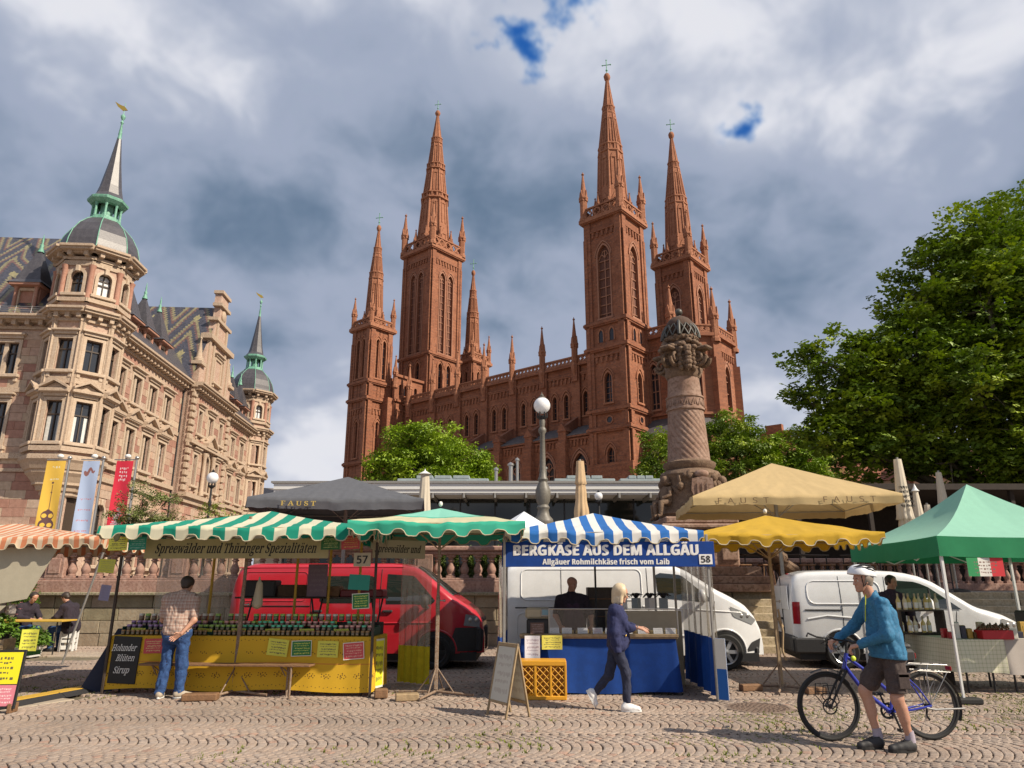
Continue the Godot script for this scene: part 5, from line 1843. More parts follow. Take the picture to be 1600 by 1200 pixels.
func tree(called: String,label: String,at: Vector3,trunk_r: float,fork: float,lobes: Array,sprigs: Array,clusters: float,per: int,spread: float,tones: Array,seed_: int,bark: Material,group := "") -> void:
	var r := rng(seed_)
	var t := thing(called,label,"tree",at,0.0,group)
	var mb := MB.new()
	var mid := Vector3.ZERO
	for l in lobes: mid += l[0]
	mid /= lobes.size()
	var top := Vector3(mid.x*0.3,fork,mid.z*0.3)
	mb.tube([Vector3(0,-0.1,0),Vector3(0.03,0.4,0),top*0.5 + Vector3(0.08,0,0),top],[trunk_r*1.35,trunk_r,trunk_r*0.85,trunk_r*0.75],12)
	put("trunk",mb,bark,t)
	var limbs := MB.new()
	var where := []
	var tint := PackedColorArray()
	for l in lobes:
		var c: Vector3 = l[0]
		var R: float = l[1]
		var knee := top.lerp(c,0.5) + Vector3(r.randf_range(-0.4,0.4),-R*0.25,r.randf_range(-0.4,0.4))
		limbs.tube([top - Vector3(0,0.3,0),knee,c],[trunk_r*0.5,trunk_r*0.3,trunk_r*0.14],7,false)
		var n := int(clusters*R*R)
		for i in n:
			var d := Vector3(r.randfn(),r.randfn()*0.9 + 0.15,r.randfn()).normalized()
			var f := pow(r.randf(),0.38)
			var sq: Vector3 = l[2] if l.size() > 2 else Vector3.ONE
			var p := c + d*sq*R*(0.35 + 0.65*f)
			if i % 4 == 0:
				limbs.tube([c + (p - c)*0.05,c + (p - c)*0.55 + Vector3(0,0.08*R,0),p],[trunk_r*0.11,0.03,0.012],5,false)
			var cr := spread*r.randf_range(0.6,1.25)
			var tone: Color = tones[r.randi() % tones.size()]
			for k in int(per*r.randf_range(0.6,1.3)):
				var q := Vector3(r.randfn(),r.randfn()*0.55,r.randfn()).limit_length(1.7)*cr*0.5
				var bs := Basis.from_euler(Vector3(r.randf_range(-0.7,0.7),r.randf()*TAU,r.randf_range(-0.7,0.7))).scaled(Vector3.ONE*r.randf_range(0.7,1.25))
				where.append(Transform3D(bs,p + q))
				var cc := tone*r.randf_range(0.75,1.25)
				cc.a = 1
				tint.append(cc)
	put("limbs",limbs,bark,t)
	var half := [[],[]]
	var ht := [PackedColorArray(),PackedColorArray()]
	for i in where.size():
		half[i % 2].append(where[i]); ht[i % 2].append(tint[i])
	for k in 2: swarm("crown",sprigs[k],M.leaf,half[k],t,ht[k])

func trees() -> void:
	M.leaf = leafy(Color(1,1,1))
	M.bark = vary(Color(0.12,0.10,0.075),0.3,0.9,0.6,1.0)
	M.plane_bark = tmat(Color(0.20,0.17,0.12),Color(0.28,0.25,0.17),Color(0.12,0.10,0.07),0.85,0.8)
	var pl := [sprig(1,7,0.20,0.95),sprig(2,8,0.15,1.0)]
	var ch := [sprig(3,9,0.24,0.42),sprig(4,8,0.21,0.5)]
	var sm := [sprig(5,8,0.06,0.7),sprig(6,7,0.07,0.6)]
	var plane := [Color(0.186,0.264,0.0121),Color(0.145,0.22,0.0109),Color(0.254,0.328,0.0171),Color(0.124,0.194,0.0145)]
	var o := Vector3(24.5,0,-34)
	var L := []
	# lobes: x, y, z, radius, in metres of the square
	for q in [[26.5,19.0,-34,2.5],[24.0,17.6,-33,2.6],[21.6,16.6,-33.5,2.0],[28.5,18.0,-34,3.2],[20.2,14.6,-33,1.9],[23.0,14.5,-32,3.0],[26.5,14.5,-31.5,3.4],[30.0,14.5,-33,3.6],[15.6,11.9,-33,1.75],[17.3,11.0,-33,1.9],[19.2,12.0,-32,2.2],[16.5,9.2,-32.5,1.9],[21.0,10.4,-31,2.8],[24.5,10.6,-30.5,3.2],[28.0,10.5,-31,3.4],[18.6,8.2,-32,1.9],[22.5,8.1,-30.5,2.1],[26.0,7.9,-30.5,2.2],[30.0,8.4,-31.5,2.6],[31.5,11.5,-33,3.2],[15.0,8.0,-32.5,1.5],[16.8,7.3,-32,1.6],[14.6,9.8,-33,1.2],[19.6,6.9,-31.5,1.5],[22.0,6.6,-30.5,1.5],[26.0,6.2,-30.5,1.8],[30.0,6.4,-31,2.2],[24.5,12.5,-36.5,3.5],[20.0,10.0,-36,3.0],[28.5,12.5,-37,3.5]]:
		L.append([Vector3(q[0],q[1],q[2]) - o,q[3]*1.0])
	tree("plane_tree","huge dark plane tree filling the right side of the square",o,0.62,5.2,L,pl,9.0,25,0.95,plane,100,M.plane_bark)
	o = Vector3(20.5,0,-18.5)
	L = []
	for q in [[19.6,9.5,-18.5,2.6],[21.5,11.5,-17.5,2.8],[19.0,11.8,-19.5,2.4],[22.5,9.0,-19.5,2.6],[20.5,8.6,-16.5,2.3],[20.5,13.2,-18.5,2.3]]:
		L.append([Vector3(q[0],q[1],q[2]) - o,q[3]])
	tree("plane_tree","second plane tree just outside the frame, shading the terrace",o,0.45,4.6,L,pl,7.0,20,1.0,plane,107,M.plane_bark)
	var chest := [Color(0.21,0.315,0.012),Color(0.175,0.275,0.010),Color(0.26,0.36,0.018)]
	o = Vector3(-4.6,1.45,-45)
	L = []
	for q in [[-6.4,9.9,-45,1.9],[-4.6,9.3,-44.5,2.2],[-7.5,8.2,-44.5,1.9],[-2.7,8.4,-44.5,1.7],[-5.4,7.6,-43.6,2.2],[-3.0,7.3,-44,2.0],[-7.9,7.0,-44.6,1.7],[-1.9,7.2,-44.5,1.3],[-5.0,9.0,-46.5,2.2]]:
		L.append([Vector3(q[0],q[1],q[2]) - o,q[3]])
	tree("chestnut_tree","bright green round chestnut tree before the church's nave",o,0.3,4.0,L,ch,8.5,24,0.8,chest,101,M.bark)
	o = Vector3(15.2,1.45,-50)
	L = []
	for q in [[16.0,12.2,-50,1.7],[14.3,11.4,-50,1.6],[17.2,10.8,-50,1.5],[15.5,9.6,-49,2.2],[13.3,9.8,-50,1.5],[17.0,8.8,-49,1.9]]:
		L.append([Vector3(q[0],q[1],q[2]) - o,q[3]])
	tree("small_tree","dark green tree directly right of the sandstone column",o,0.25,4.0,L,ch,8.5,22,0.8,plane,102,M.bark,"trees between the column and the church")
	o = Vector3(10.6,1.45,-50)
	L = []
	for q in [[10.4,11.0,-50,1.3],[11.3,10.2,-50,1.3],[10.5,8.8,-49.5,1.6],[11.6,8.0,-49.5,1.5]]:
		L.append([Vector3(q[0],q[1],q[2]) - o,q[3]])
	tree("small_tree","slim dark tree peeping out left of the sandstone column",o,0.2,4.0,L,ch,8.5,22,0.8,plane,103,M.bark,"trees between the column and the church")
	o = Vector3(20.0,1.45,-50)
	L = []
	for q in [[19.6,10.8,-50,1.6],[20.9,9.9,-50,1.6],[18.7,9.6,-49.5,1.6],[21.8,8.9,-50,1.4],[20.0,8.4,-49.2,1.9]]:
		L.append([Vector3(q[0],q[1],q[2]) - o,q[3]])
	tree("small_tree","rounded green tree above the beige parasol's right slope",o,0.25,4.0,L,ch,8.5,22,0.8,chest,104,M.bark,"trees between the column and the church")
	var olive := [Color(0.17,0.20,0.055),Color(0.13,0.165,0.05),Color(0.19,0.20,0.07)]
	o = Vector3(-12.3,1.45,-24)
	L = []
	for q in [[-12.4,4.4,-24,0.55],[-11.8,4.1,-24,0.55],[-12.9,3.9,-24,0.5],[-12.1,3.6,-23.8,0.6],[-11.4,3.6,-24,0.45],[-12.8,3.3,-24,0.45]]:
		L.append([Vector3(q[0],q[1],q[2]) - o,q[3]])
	tree("olive_tree","small loose olive tree on the terrace under the red banner",o,0.07,1.5,L,sm,40.0,16,0.3,olive,105,M.bark)
	o = Vector3(-10.1,1.45,-24)
	L = []
	for q in [[-10.3,4.1,-24,0.4],[-9.9,3.8,-24,0.45],[-9.4,3.95,-24,0.3],[-8.8,4.0,-24,0.25],[-10.5,3.5,-24,0.4]]:
		L.append([Vector3(q[0],q[1],q[2]) - o,q[3]])
	tree("garden_shrub","sparse yellow green shrub under the left globe lamp",o,0.05,1.4,L,sm,30.0,10,0.3,[Color(0.24,0.28,0.03),Color(0.19,0.24,0.03)],106,M.bark)
	# clipped plants behind the red balusters
	var cones := ["","dark cone plant behind the balustrade, first right of the plastic curtain","pale cone plant second behind the balustrade","bushy cone plant third behind the balustrade","bright green cone plant fourth behind the balustrade","fifth cone plant behind the balustrade, nearest the blue stall"]
	for i in range(1,6):
		var x := -2.55 + 0.42*i
		var p := thing("potted_plant",cones[i],"plant",Vector3(x,1.45,-21.75),0.3*i,"clipped plants behind the balustrade")
		var mb := MB.new()
		mb.lathe([Vector2(0.10,0),Vector2(0.14,0.34),Vector2(0.16,0.36),Vector2(0.13,0.37)],12)
		put("pot",mb,M.iron,p)
		var where := []
		var tint := PackedColorArray()
		var r := rng(300 + i)
		for k in 240:
			var f := r.randf()
			var a := r.randf()*TAU
			var rr := 0.16*(1.0 - f*0.75)*sqrt(r.randf_range(0.4,1.0))
			where.append(Transform3D(Basis.from_euler(Vector3(r.randf_range(-0.8,0.8),a,r.randf_range(-0.8,0.8))),Vector3(cos(a)*rr,0.42 + f*0.85,sin(a)*rr)))
			var cc: Color = [Color(0.08,0.13,0.02),Color(0.16,0.20,0.04),Color(0.10,0.16,0.03)][r.randi() % 3]
			tint.append(cc)
		swarm("foliage",sm[i % 2],M.leaf,where,p,tint)
		mb = MB.new()
		mb.bar(Vector3(0,0.36,0),Vector3(0,1.2,0),0.012)
		put("stem",mb,M.bark,p)
# ---------------------------------------------------------------- lamps, flags

func globe_lamp(called: String,label: String,at: Vector3,prof: Array,globe_y: float,gr: float,m: Material,group := "") -> void:
	var l := thing(called,label,"street lamp",at,0.0,group)
	var mb := MB.new()
	var p := []
	for q in prof: p.append(Vector2(q[0]*0.88,q[1]))
	mb.lathe(p,20)
	put("post",mb,m,l)
	mb = MB.new()
	for k in 6:
		var a := TAU*k/6
		mb.tube([Vector3(cos(a)*gr*0.25,globe_y - gr*1.75,sin(a)*gr*0.25),Vector3(cos(a)*gr*0.62,globe_y - gr*1.45,sin(a)*gr*0.62),Vector3(cos(a)*gr*0.55,globe_y - gr*0.9,sin(a)*gr*0.55)],0.02,5)
	mb.lathe([Vector2(gr*0.2,globe_y - gr*1.9),Vector2(gr*0.6,globe_y - gr*1.5),Vector2(gr*0.62,globe_y - gr*1.35),Vector2(gr*0.3,globe_y - gr*1.3)],14)
	put("holder",mb,M.iron,l)
	mb = MB.new()
	mb.ball(Vector3(0,globe_y,0),gr,24,16)
	put("globe",mb,M.globe,l)
	mb = MB.new()
	mb.lathe([Vector2(gr*0.42,globe_y + gr*0.90),Vector2(gr*0.46,globe_y + gr*1.02),Vector2(gr*0.2,globe_y + gr*1.15),Vector2(gr*0.24,globe_y + gr*1.3),Vector2(gr*0.06,globe_y + gr*1.45),Vector2(0,globe_y + gr*1.75)],12)
	put("cap",mb,m,l)

func scribble(im: Image,r: RandomNumberGenerator,x0: int,x1: int,y: int,h: int,c: Color) -> void:
	# a line of print too small to read
	var x := x0
	while x < x1:
		var w := r.randi_range(2,6)
		im.fill_rect(Rect2i(x,y + r.randi_range(0,h/4),w,maxi(1,h - r.randi_range(0,h/2))),c)
		x += w + r.randi_range(1,4)

func flag(label: String,base: Vector3,h: float,m: Material,blen: float,bw: float,pole_label: String) -> void:
	var p := thing("flagpole",pole_label,"flagpole",base,0.0,"banner poles before the town hall")
	var mb := MB.new()
	mb.tube([Vector3.ZERO,Vector3(0,h,0)],[0.07,0.045],10)
	put("pole",mb,M.steel,p)
	mb = MB.new()
	mb.bar(Vector3(0,h - 0.12,0),Vector3(-0.95,h - 0.12,0),0.025)
	mb.ball(Vector3(0,h - 0.05,0),0.09,10,6)
	put("arm",mb,M.steel,p)
	mb = MB.new()
	mb.ball(Vector3(-0.4,h + 0.02,0),Vector3(0.13,0.1,0.13),10,6)
	put("lamp_head",mb,M.white_paint,p)
	var rows := []
	for i in 15:
		var row := PackedVector3Array()
		var f := i/14.0
		for j in 7:
			var u := j/6.0
			row.append(Vector3(-0.12 - bw + bw*u,h - 0.18 - blen*(1.0 - f),sin(u*5.0 + f*4.0)*0.05*(1.2 - f) + 0.02))
		rows.append(row)
	mb = MB.new()
	mb.grid(rows)
	solo("banner",mb,m,label,"banner",X(base),"banners before the town hall")

func street_furniture() -> void:
	globe_lamp("street_lamp","ornate grey cast iron lamp post with white globe above the blue stall",Vector3(0.87,1.45,-20),[[0.42,0],[0.42,0.25],[0.34,0.35],[0.30,0.9],[0.36,1.0],[0.36,1.1],[0.24,1.3],[0.26,1.7],[0.33,1.85],[0.30,1.95],[0.20,2.05],[0.17,2.2],[0.21,2.26],[0.16,2.34],[0.22,2.45],[0.24,2.6],[0.24,2.75],[0.18,2.88],[0.13,2.98],[0.17,3.05],[0.13,3.12],[0.10,3.3],[0.08,4.35],[0.13,4.42],[0.13,4.5],[0.08,4.56],[0.10,4.72],[0.07,4.85]],5.2,0.24,M.cast)
	globe_lamp("street_lamp","lamp with a white globe on a thin pole before the town hall",Vector3(-12.67,1.45,-30),[[0.12,0],[0.12,0.5],[0.07,0.6],[0.055,3.4],[0.09,3.5],[0.05,3.65],[0.05,4.1]],4.55,0.24,M.iron)
	globe_lamp("street_lamp","small globe lamp right of the folded beige parasol by the pavilion",Vector3(3.15,1.45,-26),[[0.10,0],[0.10,0.4],[0.06,0.5],[0.05,2.4],[0.09,2.5],[0.05,2.6],[0.05,2.95]],3.3,0.15,M.iron)
	# banners
	var r := rng(61)
	var im := Image.create(64,320,false,Image.FORMAT_RGB8)
	im.fill(srgb(0.78,0.50,0.075))
	scribble(im,r,22,44,20,8,srgb(0.8,0.72,0.5)); scribble(im,r,20,46,66,6,srgb(0.8,0.72,0.5))
	var br := srgb(0.12,0.06,0.06)
	for q in [[32,82,4],[32,118,3],[32,186,6]]: disc(im,q[0],q[1],q[2],br)
	for y in range(90,180): im.fill_rect(Rect2i(31,y,2,1),br)
	for k in 4:
		var cy: int = 204 + k*34
		disc(im,32,cy,20 + (k % 2)*4,br)
		disc(im,22,cy,8,srgb(0.78,0.50,0.075)); disc(im,42,cy,8,srgb(0.78,0.50,0.075))
	flag("yellow banner with brown ornament on the first pole from the left",Vector3(-18.85,1.45,-30),5.45,picture(im,0.7),3.6,0.82,"steel pole that carries the yellow banner")
	im = Image.create(64,320,false,Image.FORMAT_RGB8)
	im.fill(srgb(0.42,0.52,0.72))
	for k in 30: disc(im,14 + k*1.2,40 + int(9.0*sin(k*0.3)) - k/3,6 - k/8,srgb(0.28,0.12,0.11))
	for k in 5: scribble(im,r,10,52,130 + k*36,5,srgb(0.55,0.25,0.3))
	flag("pale blue banner with a dark curl, middle of three",Vector3(-17.40,1.45,-30),5.45,picture(im,0.7),3.9,0.72,"steel pole that carries the pale blue banner")
	im = Image.create(64,320,false,Image.FORMAT_RGB8)
	im.fill(srgb(0.62,0.025,0.055))
	for k in 4: scribble(im,r,16,46,24 + k*14,9,srgb(0.8,0.6,0.6))
	for k in 9: disc(im,32 + int(6*sin(k*2.1)),180 + k*16,7 + k,srgb(0.35,0.22,0.28))
	for k in 40: disc(im,16 + r.randi_range(0,32),190 + r.randi_range(0,125),3,srgb(0.45,0.36,0.42))
	flag("red banner with white words, right one of three",Vector3(-15.98,1.45,-30),5.45,picture(im,0.7),3.6,0.72,"steel pole that carries the red banner")

func disc(im: Image,x: float,y: float,r: float,c: Color) -> void:
	for yy in range(int(y - r),int(y + r) + 1):
		var h := sqrt(maxf(0.0,r*r - (yy - y)*(yy - y)))
		im.fill_rect(Rect2i(int(x - h),yy,maxi(1,int(h*2)),1),c)
# ---------------------------------------------------------------- parasols and awnings

func canopy(w: float,d: float,y_edge: float,y_apex: float,val: float,scallops: float,mode := 0,sag := 0.06,period := 1.0,bite := 0.08) -> Array:
	# four slopes about the middle with a scalloped valance; returns [cloth, piping]
	# mode 0: stripes at right angles to each edge; mode 1: bands along the edge
	var mb := MB.new()
	var pipe := MB.new()
	var wr := FastNoiseLite.new(); wr.seed = int(w*31); wr.frequency = 0.03; wr.fractal_octaves = 3
	for s in 4:
		var along := w if s % 2 == 0 else d
		var deep := d if s % 2 == 0 else w
		var rot := Basis(Vector3.UP,PI/2*s)
		var n := int(round(along/scallops))*10
		var rows := []
		var uvs := []
		for i in 13:
			var row := PackedVector3Array()
			var f := minf(1.0,i/9.0)
			for j in n + 1:
				var u := -along/2 + along*j/n
				var p := Vector3(u*f,lerpf(y_apex,y_edge,f) - sag*sin(f*PI)*(1.0 - 0.3*absf(u)*2.0/along) - 0.03*f*pow(1.0 - absf(u)*2.0/along,2.0),deep/2*f)
				if i > 9:
					var g := (i - 9)/3.0
					var ph := fposmod(float(j)/10.0,1.0)
					var b := smoothstep(0.0,0.22,absf(ph - 0.5) - 0.14)*bite
					p += Vector3(0,-(val - b)*g,0.03*g*sin(u*2.3 + s) + 0.012*g*sin(u*9.0))
				row.append(rot*(p + Vector3(0,wr.get_noise_2d(p.x*60.0 + s*90.0,p.z*60.0)*0.035*f,0)))
				uvs.append(Vector2(u*f/period,0.5) if mode == 0 else Vector2(0.5,f*0.84 if i <= 9 else 0.86 + 0.04*(i - 9)))
			rows.append(row)
		rows.reverse()
		var b0 := mb.uv.size()
		mb.grid(rows)
		for i in 13:
			for j in n + 1: mb.uv[b0 + i*(n + 1) + j] = uvs[(12 - i)*(n + 1) + j]
		pipe.tube(Array(rows[0]),0.009,5)
	return [mb.mesh(),pipe.mesh()]

func stripes(a: Color,b: Color,n := 1,share := 0.5) -> StandardMaterial3D:
	var im := Image.create(256,64,false,Image.FORMAT_RGB8)
	var r := rng(8)
	for x in 256:
		var f := fmod(x/256.0*n,1.0)
		for y in 64:
			var c := a if f < share else b
			c = c*r.randf_range(0.93,1.05)
			c.a = 1
			im.set_pixel(x,y,c.linear_to_srgb())
	var m := picture(im,0.85)
	m.backlight_enabled = true
	m.backlight = Color(0.42,0.42,0.42)
	return m

func stand(parent: Node3D,h: float,m: Material,at := Vector3.ZERO) -> void:
	# a square tube mast with spreading feet on wooden blocks
	var mb := MB.new()
	mb.bbox(Vector3(0,h/2 + 0.05,0),Vector3(0.045,h,0.045),0.006)
	mb.bbox(Vector3(0,h*0.28,0),Vector3(0.06,h*0.5,0.06),0.008)
	put("mast",mb,m,parent,X(at))
	mb = MB.new()
	for k in 4:
		var a := PI/2*k + 0.35
		var d := Vector3(cos(a),0,sin(a))
		mb.bar(d*0.03 + Vector3(0,0.06,0),d*0.62 + Vector3(0,0.03,0),0.02,6)
		mb.bar(Vector3(0,0.42,0),d*0.3 + Vector3(0,0.05,0),0.012,5)
	put("feet",mb,M.rusty,parent,X(at))
	mb = MB.new()
	mb.bar(Vector3(0.02,h*0.5,0),Vector3(0.09,h*0.5,0.0),0.01,5)
	mb.ball(Vector3(0.1,h*0.5,0),0.022,6,4)
	put("clamp_screw",mb,M.steel,parent,X(at))

func ribs(parent: Node3D,w: float,d: float,y_edge: float,y_apex: float,m: Material) -> void:
	for sx in [-1.0,1.0]:
		for sz in [-1.0,1.0]:
			var mb := MB.new()
			mb.bar(Vector3(0,y_apex - 0.05,0),Vector3(sx*w/2*0.99,y_edge - 0.02,sz*d/2*0.99),0.014,5)
			mb.bar(Vector3(0,y_edge - 0.35,0),Vector3(sx*w*0.22,lerpf(y_apex,y_edge,0.44) - 0.06,sz*d*0.22),0.011,5)
			put("rib",mb,m,parent)
	var fr := MB.new()
	for sx in [-1.0,1.0]:
		fr.bar(Vector3(sx*w/2*0.99,y_edge - 0.02,-d/2*0.99),Vector3(sx*w/2*0.99,y_edge - 0.02,d/2*0.99),0.012,5)
		fr.bar(Vector3(-w/2*0.99,y_edge - 0.02,sx*d/2*0.99),Vector3(w/2*0.99,y_edge - 0.02,sx*d/2*0.99),0.012,5)
	put("edge_frame",fr,m,parent)

func closed_parasol(label: String,at: Vector3,y0: float,y1: float,r0: float,r1: float,m: Material,strap: float,skirt := true,cap := false) -> Node3D:
	var p := thing("closed_parasol",label,"parasol",at,0.0,"closed parasols of the restaurants")
	var mb := MB.new()
	var h := y1 - y0
	var rows := []
	for i in 25:
		var f := i/24.0
		var y := y0 + h*f
		var rr := lerpf(r0,r1,pow(f,0.8))
		if skirt:
			if f < strap: rr *= 0.80 + 0.05*sin(f*30.0)
			else: rr *= 1.0
		var row := PackedVector3Array()
		for j in 49:
			var a := TAU*j/48.0
			var fold := 1.0 + 0.17*(1.0 - f*0.9)*sin(a*8.0 + 0.5*sin(f*5.0)) + 0.06*sin(a*3.0 + f*2.0)
			row.append(Vector3(cos(a)*rr*fold,y + (0.06*sin(a*8.0) if i == 0 else 0.0),-sin(a)*rr*fold))
		rows.append(row)
		if skirt and i > 0 and f >= strap and (i - 1)/24.0 < strap:
			var lip := PackedVector3Array()
			for j in 49: lip.append((row[j] - Vector3(0,row[j].y,0))*1.12 + Vector3(0,y - 0.09,0))
			rows[rows.size() - 1] = lip
			rows.append(row)
	mb.grid(rows,true)
	put("canopy",mb,m,p)
	mb = MB.new()
	mb.bar(Vector3(0,0,0),Vector3(0,y1 + 0.05,0),0.028,8)
	put("mast",mb,M.galv,p)
	mb = MB.new()
	mb.lathe([Vector2(0.30,0),Vector2(0.30,0.06),Vector2(0.05,0.1)],16)
	put("foot",mb,M.iron,p)
	if cap:
		mb = MB.new()
		mb.lathe([Vector2(r1*1.0,y1 - 0.02),Vector2(r1*1.7,y1 + 0.0),Vector2(r1*0.9,y1 + 0.06),Vector2(0.03,y1 + 0.12),Vector2(0,y1 + 0.2)],12)
		put("cap",mb,M.white_paint,p)
	return p

func parasols() -> void:
	var cream := cloth(Color(0.58,0.52,0.42),0.07,0.2,0.2)
	var tan_ := cloth(Color(0.52,0.37,0.22),0.08,0.2,0.2)
	closed_parasol("closed cream parasol standing behind the teal market umbrella",Vector3(-2.95,1.45,-24),1.6,3.8,0.26,0.14,cream,0.0,false,true)
	closed_parasol("closed tan parasol between the cast iron lamp and the small globe lamp",Vector3(1.83,1.45,-19),0.9,3.4,0.36,0.10,tan_,0.78,true)
	var printed := closed_parasol("tall closed cream parasol with dark print, leftmost above the green tent",Vector3(9.85,1.45,-18),1.0,3.28,0.25,0.09,cream,0.34,true)
	var im := Image.create(128,96,false,Image.FORMAT_RGBA8)
	im.fill(Color(0,0,0,0))
	var r := rng(15)
	for k in 5: scribble(im,r,10,116,6 + k*18,11,Color(0.05,0.045,0.04,1))
	var pm := picture(im,0.8)
	pm.transparency = BaseMaterial3D.TRANSPARENCY_ALPHA_SCISSOR
	var mb := MB.new()
	mb.lathe([Vector2(0.262,2.0),Vector2(0.215,2.62)],12,false,-PI/2 - 0.9,-PI/2 + 0.9)
	put("print",mb,pm,printed)
	closed_parasol("short closed cream parasol just right of the printed one",Vector3(10.75,1.45,-19),0.9,2.6,0.24,0.06,cream,0.0,false,true)
	closed_parasol("closed cream parasol half hidden behind the short one",Vector3(11.35,1.45,-19.6),0.9,2.3,0.2,0.07,cream,0.0,false)
	closed_parasol("closed cream parasol with a flared collar, nearest the green tent's peak",Vector3(12.05,1.45,-20),0.9,3.25,0.24,0.07,cream,0.6,true)
	# white tent peak behind the blue stall
	var w := thing("white_tent","small white tent whose peak shows between the teal umbrella and the lamp","tent",Vector3(0.32,1.45,-19.2))
	mb = MB.new()
	mb.lathe([Vector2(0.95,1.45),Vector2(0.9,1.5),Vector2(0.55,1.75),Vector2(0.0,2.08)],6,true)
	put("canopy",mb,mat(Color(0.72,0.75,0.80),0.7),w)
	mb = MB.new()
	mb.bar(Vector3.ZERO,Vector3(0,2.0,0),0.03)
	put("mast",mb,M.galv,w)
	# grey pavilion umbrella with gold letters
	var g := thing("grey_parasol","large open grey parasol with gold letters behind the green striped awning","parasol",Vector3(-4.3,1.45,-18.6),0.12)
	var grey := cloth(Color(0.085,0.09,0.105),0.12,0.3,0.05)
	var c := canopy(4.0,4.2,2.12,2.92,0.24,0.6,0,0.03,1.0,0.0)
	put("canopy",c[0],grey,g)
	ribs(g,3.9,4.1,2.1,2.86,M.galv)
	mb = MB.new()
	mb.bar(Vector3.ZERO,Vector3(0,2.9,0),0.05,8)
	put("mast",mb,M.galv,g)
	var gold := mat(Color(0.45,0.33,0.08),0.5)
	for s in [-1.0,0.0]:
		words("F A U S T",0.105,gold,g,Transform3D(Basis(Vector3.UP,-PI/2 if s < 0 else 0.0),Vector3(-2.04,1.99,0.3) if s < 0 else Vector3(-0.85,1.985,2.165)),"Droid Serif",true,0.0,0.78)
	# beige umbrella
	var b := thing("beige_parasol","wide open sand coloured restaurant parasol right of the sandstone column","parasol",Vector3(6.85,1.45,-18.6),-0.12)
	var sand := cloth(Color(0.52,0.385,0.19),0.05,0.2,0.3)
	c = canopy(4.7,4.0,2.22,3.28,0.22,0.6,0,0.02,1.0,0.0)
	put("canopy",c[0],sand,b)
	ribs(b,4.6,3.9,2.2,3.2,M.galv)
	mb = MB.new()
	mb.bar(Vector3.ZERO,Vector3(0,3.25,0),0.05,8)
	put("mast",mb,M.galv,b)
	var brown := mat(Color(0.16,0.10,0.045),0.7)
	for s in [-1.22,1.15]: words("F  A  U  S  T",0.13,brown,b,X(Vector3(s,2.09,2.05)),"Droid Sans",false,0.0,1.15)
	# the teal and the yellow market umbrella
	var teal := Image.create(64,256,false,Image.FORMAT_RGB8)
	for y in range(0,256):
		var f := y/255.0
		var q := Color(0.20,0.50,0.40)
		if f > 0.42: q = Color(0.03,0.33,0.23)
		if f > 0.455: q = Color(0.50,0.48,0.31)
		if f > 0.825: q = Color(0.03,0.35,0.235)
		for x in 64: teal.set_pixel(x,y,(q*(0.95 + 0.06*((x*7 + y*3) % 5)/5.0)).linear_to_srgb())
	var tealm := picture(teal,0.85)
	tealm.backlight_enabled = true
	tealm.backlight = Color(0.4,0.4,0.4)
	var t := thing("teal_umbrella","teal and cream market umbrella on a thin mast between the two stalls","market umbrella",Vector3(-1.18,0,-11.85),0.06)
	c = canopy(2.62,2.35,2.55,2.86,0.20,0.36,1,0.03)
	put("canopy",c[0],tealm,t)
	put("piping",c[1],M.cream_cloth,t)
	stand(t,2.8,M.rusty)
	ribs(t,2.6,2.3,2.54,2.84,M.wood_pale)
	mb = MB.new()
	mb.ball(Vector3(0,2.93,0),Vector3(0.035,0.045,0.035),8,5)
	put("knob",mb,M.wood_white,t)
	var y := thing("yellow_umbrella","yellow market umbrella with scalloped edge beside the blue stall","market umbrella",Vector3(4.39,0,-12.46),-0.08)
	c = canopy(2.95,2.3,2.42,2.80,0.17,0.33,0,0.02)
	put("canopy",c[0],cloth(Color(0.53,0.33,0.025),0.06,0.15,0.35),y)
	put("piping",c[1],M.cream_cloth,y)
	stand(y,2.75,M.wood_pale)
	ribs(y,2.9,2.25,2.41,2.78,M.wood_pale)
	mb = MB.new()
	mb.ball(Vector3(0,2.87,0),Vector3(0.035,0.045,0.035),8,5)
	put("knob",mb,M.wood_white,y)
	mb = MB.new()
	mb.tube([Vector3(0.05,1.25,0.03),Vector3(0.09,0.9,0.05),Vector3(0.06,0.6,0.03),Vector3(0.1,0.45,0.05)],0.018,6)
	for k in 5: mb.ball(Vector3(0.05 + 0.01*k,1.1 - k*0.03,0.03),0.03,6,4)
	put("rope",mb,M.wood_pale,y)
	# wooden blocks and a brick under the feet
	for q in [["wooden block under the left foot of the teal umbrella",Vector3(-1.55,0.05,-11.35),Vector3(0.34,0.10,0.18),M.wood_pale],["brown wooden block under the yellow umbrella's left foot",Vector3(3.85,0.05,-12.35),Vector3(0.36,0.10,0.14),M.wood_brown],["brown wooden block under the yellow umbrella's right foot",Vector3(4.75,0.05,-12.0),Vector3(0.34,0.10,0.14),M.wood_brown]]:
		mb = MB.new()
		mb.bbox(Vector3.ZERO,q[2],0.012)
		solo("wooden_block",mb,q[3],q[0],"wooden block",X(q[1],0.2),"blocks under the umbrella feet")
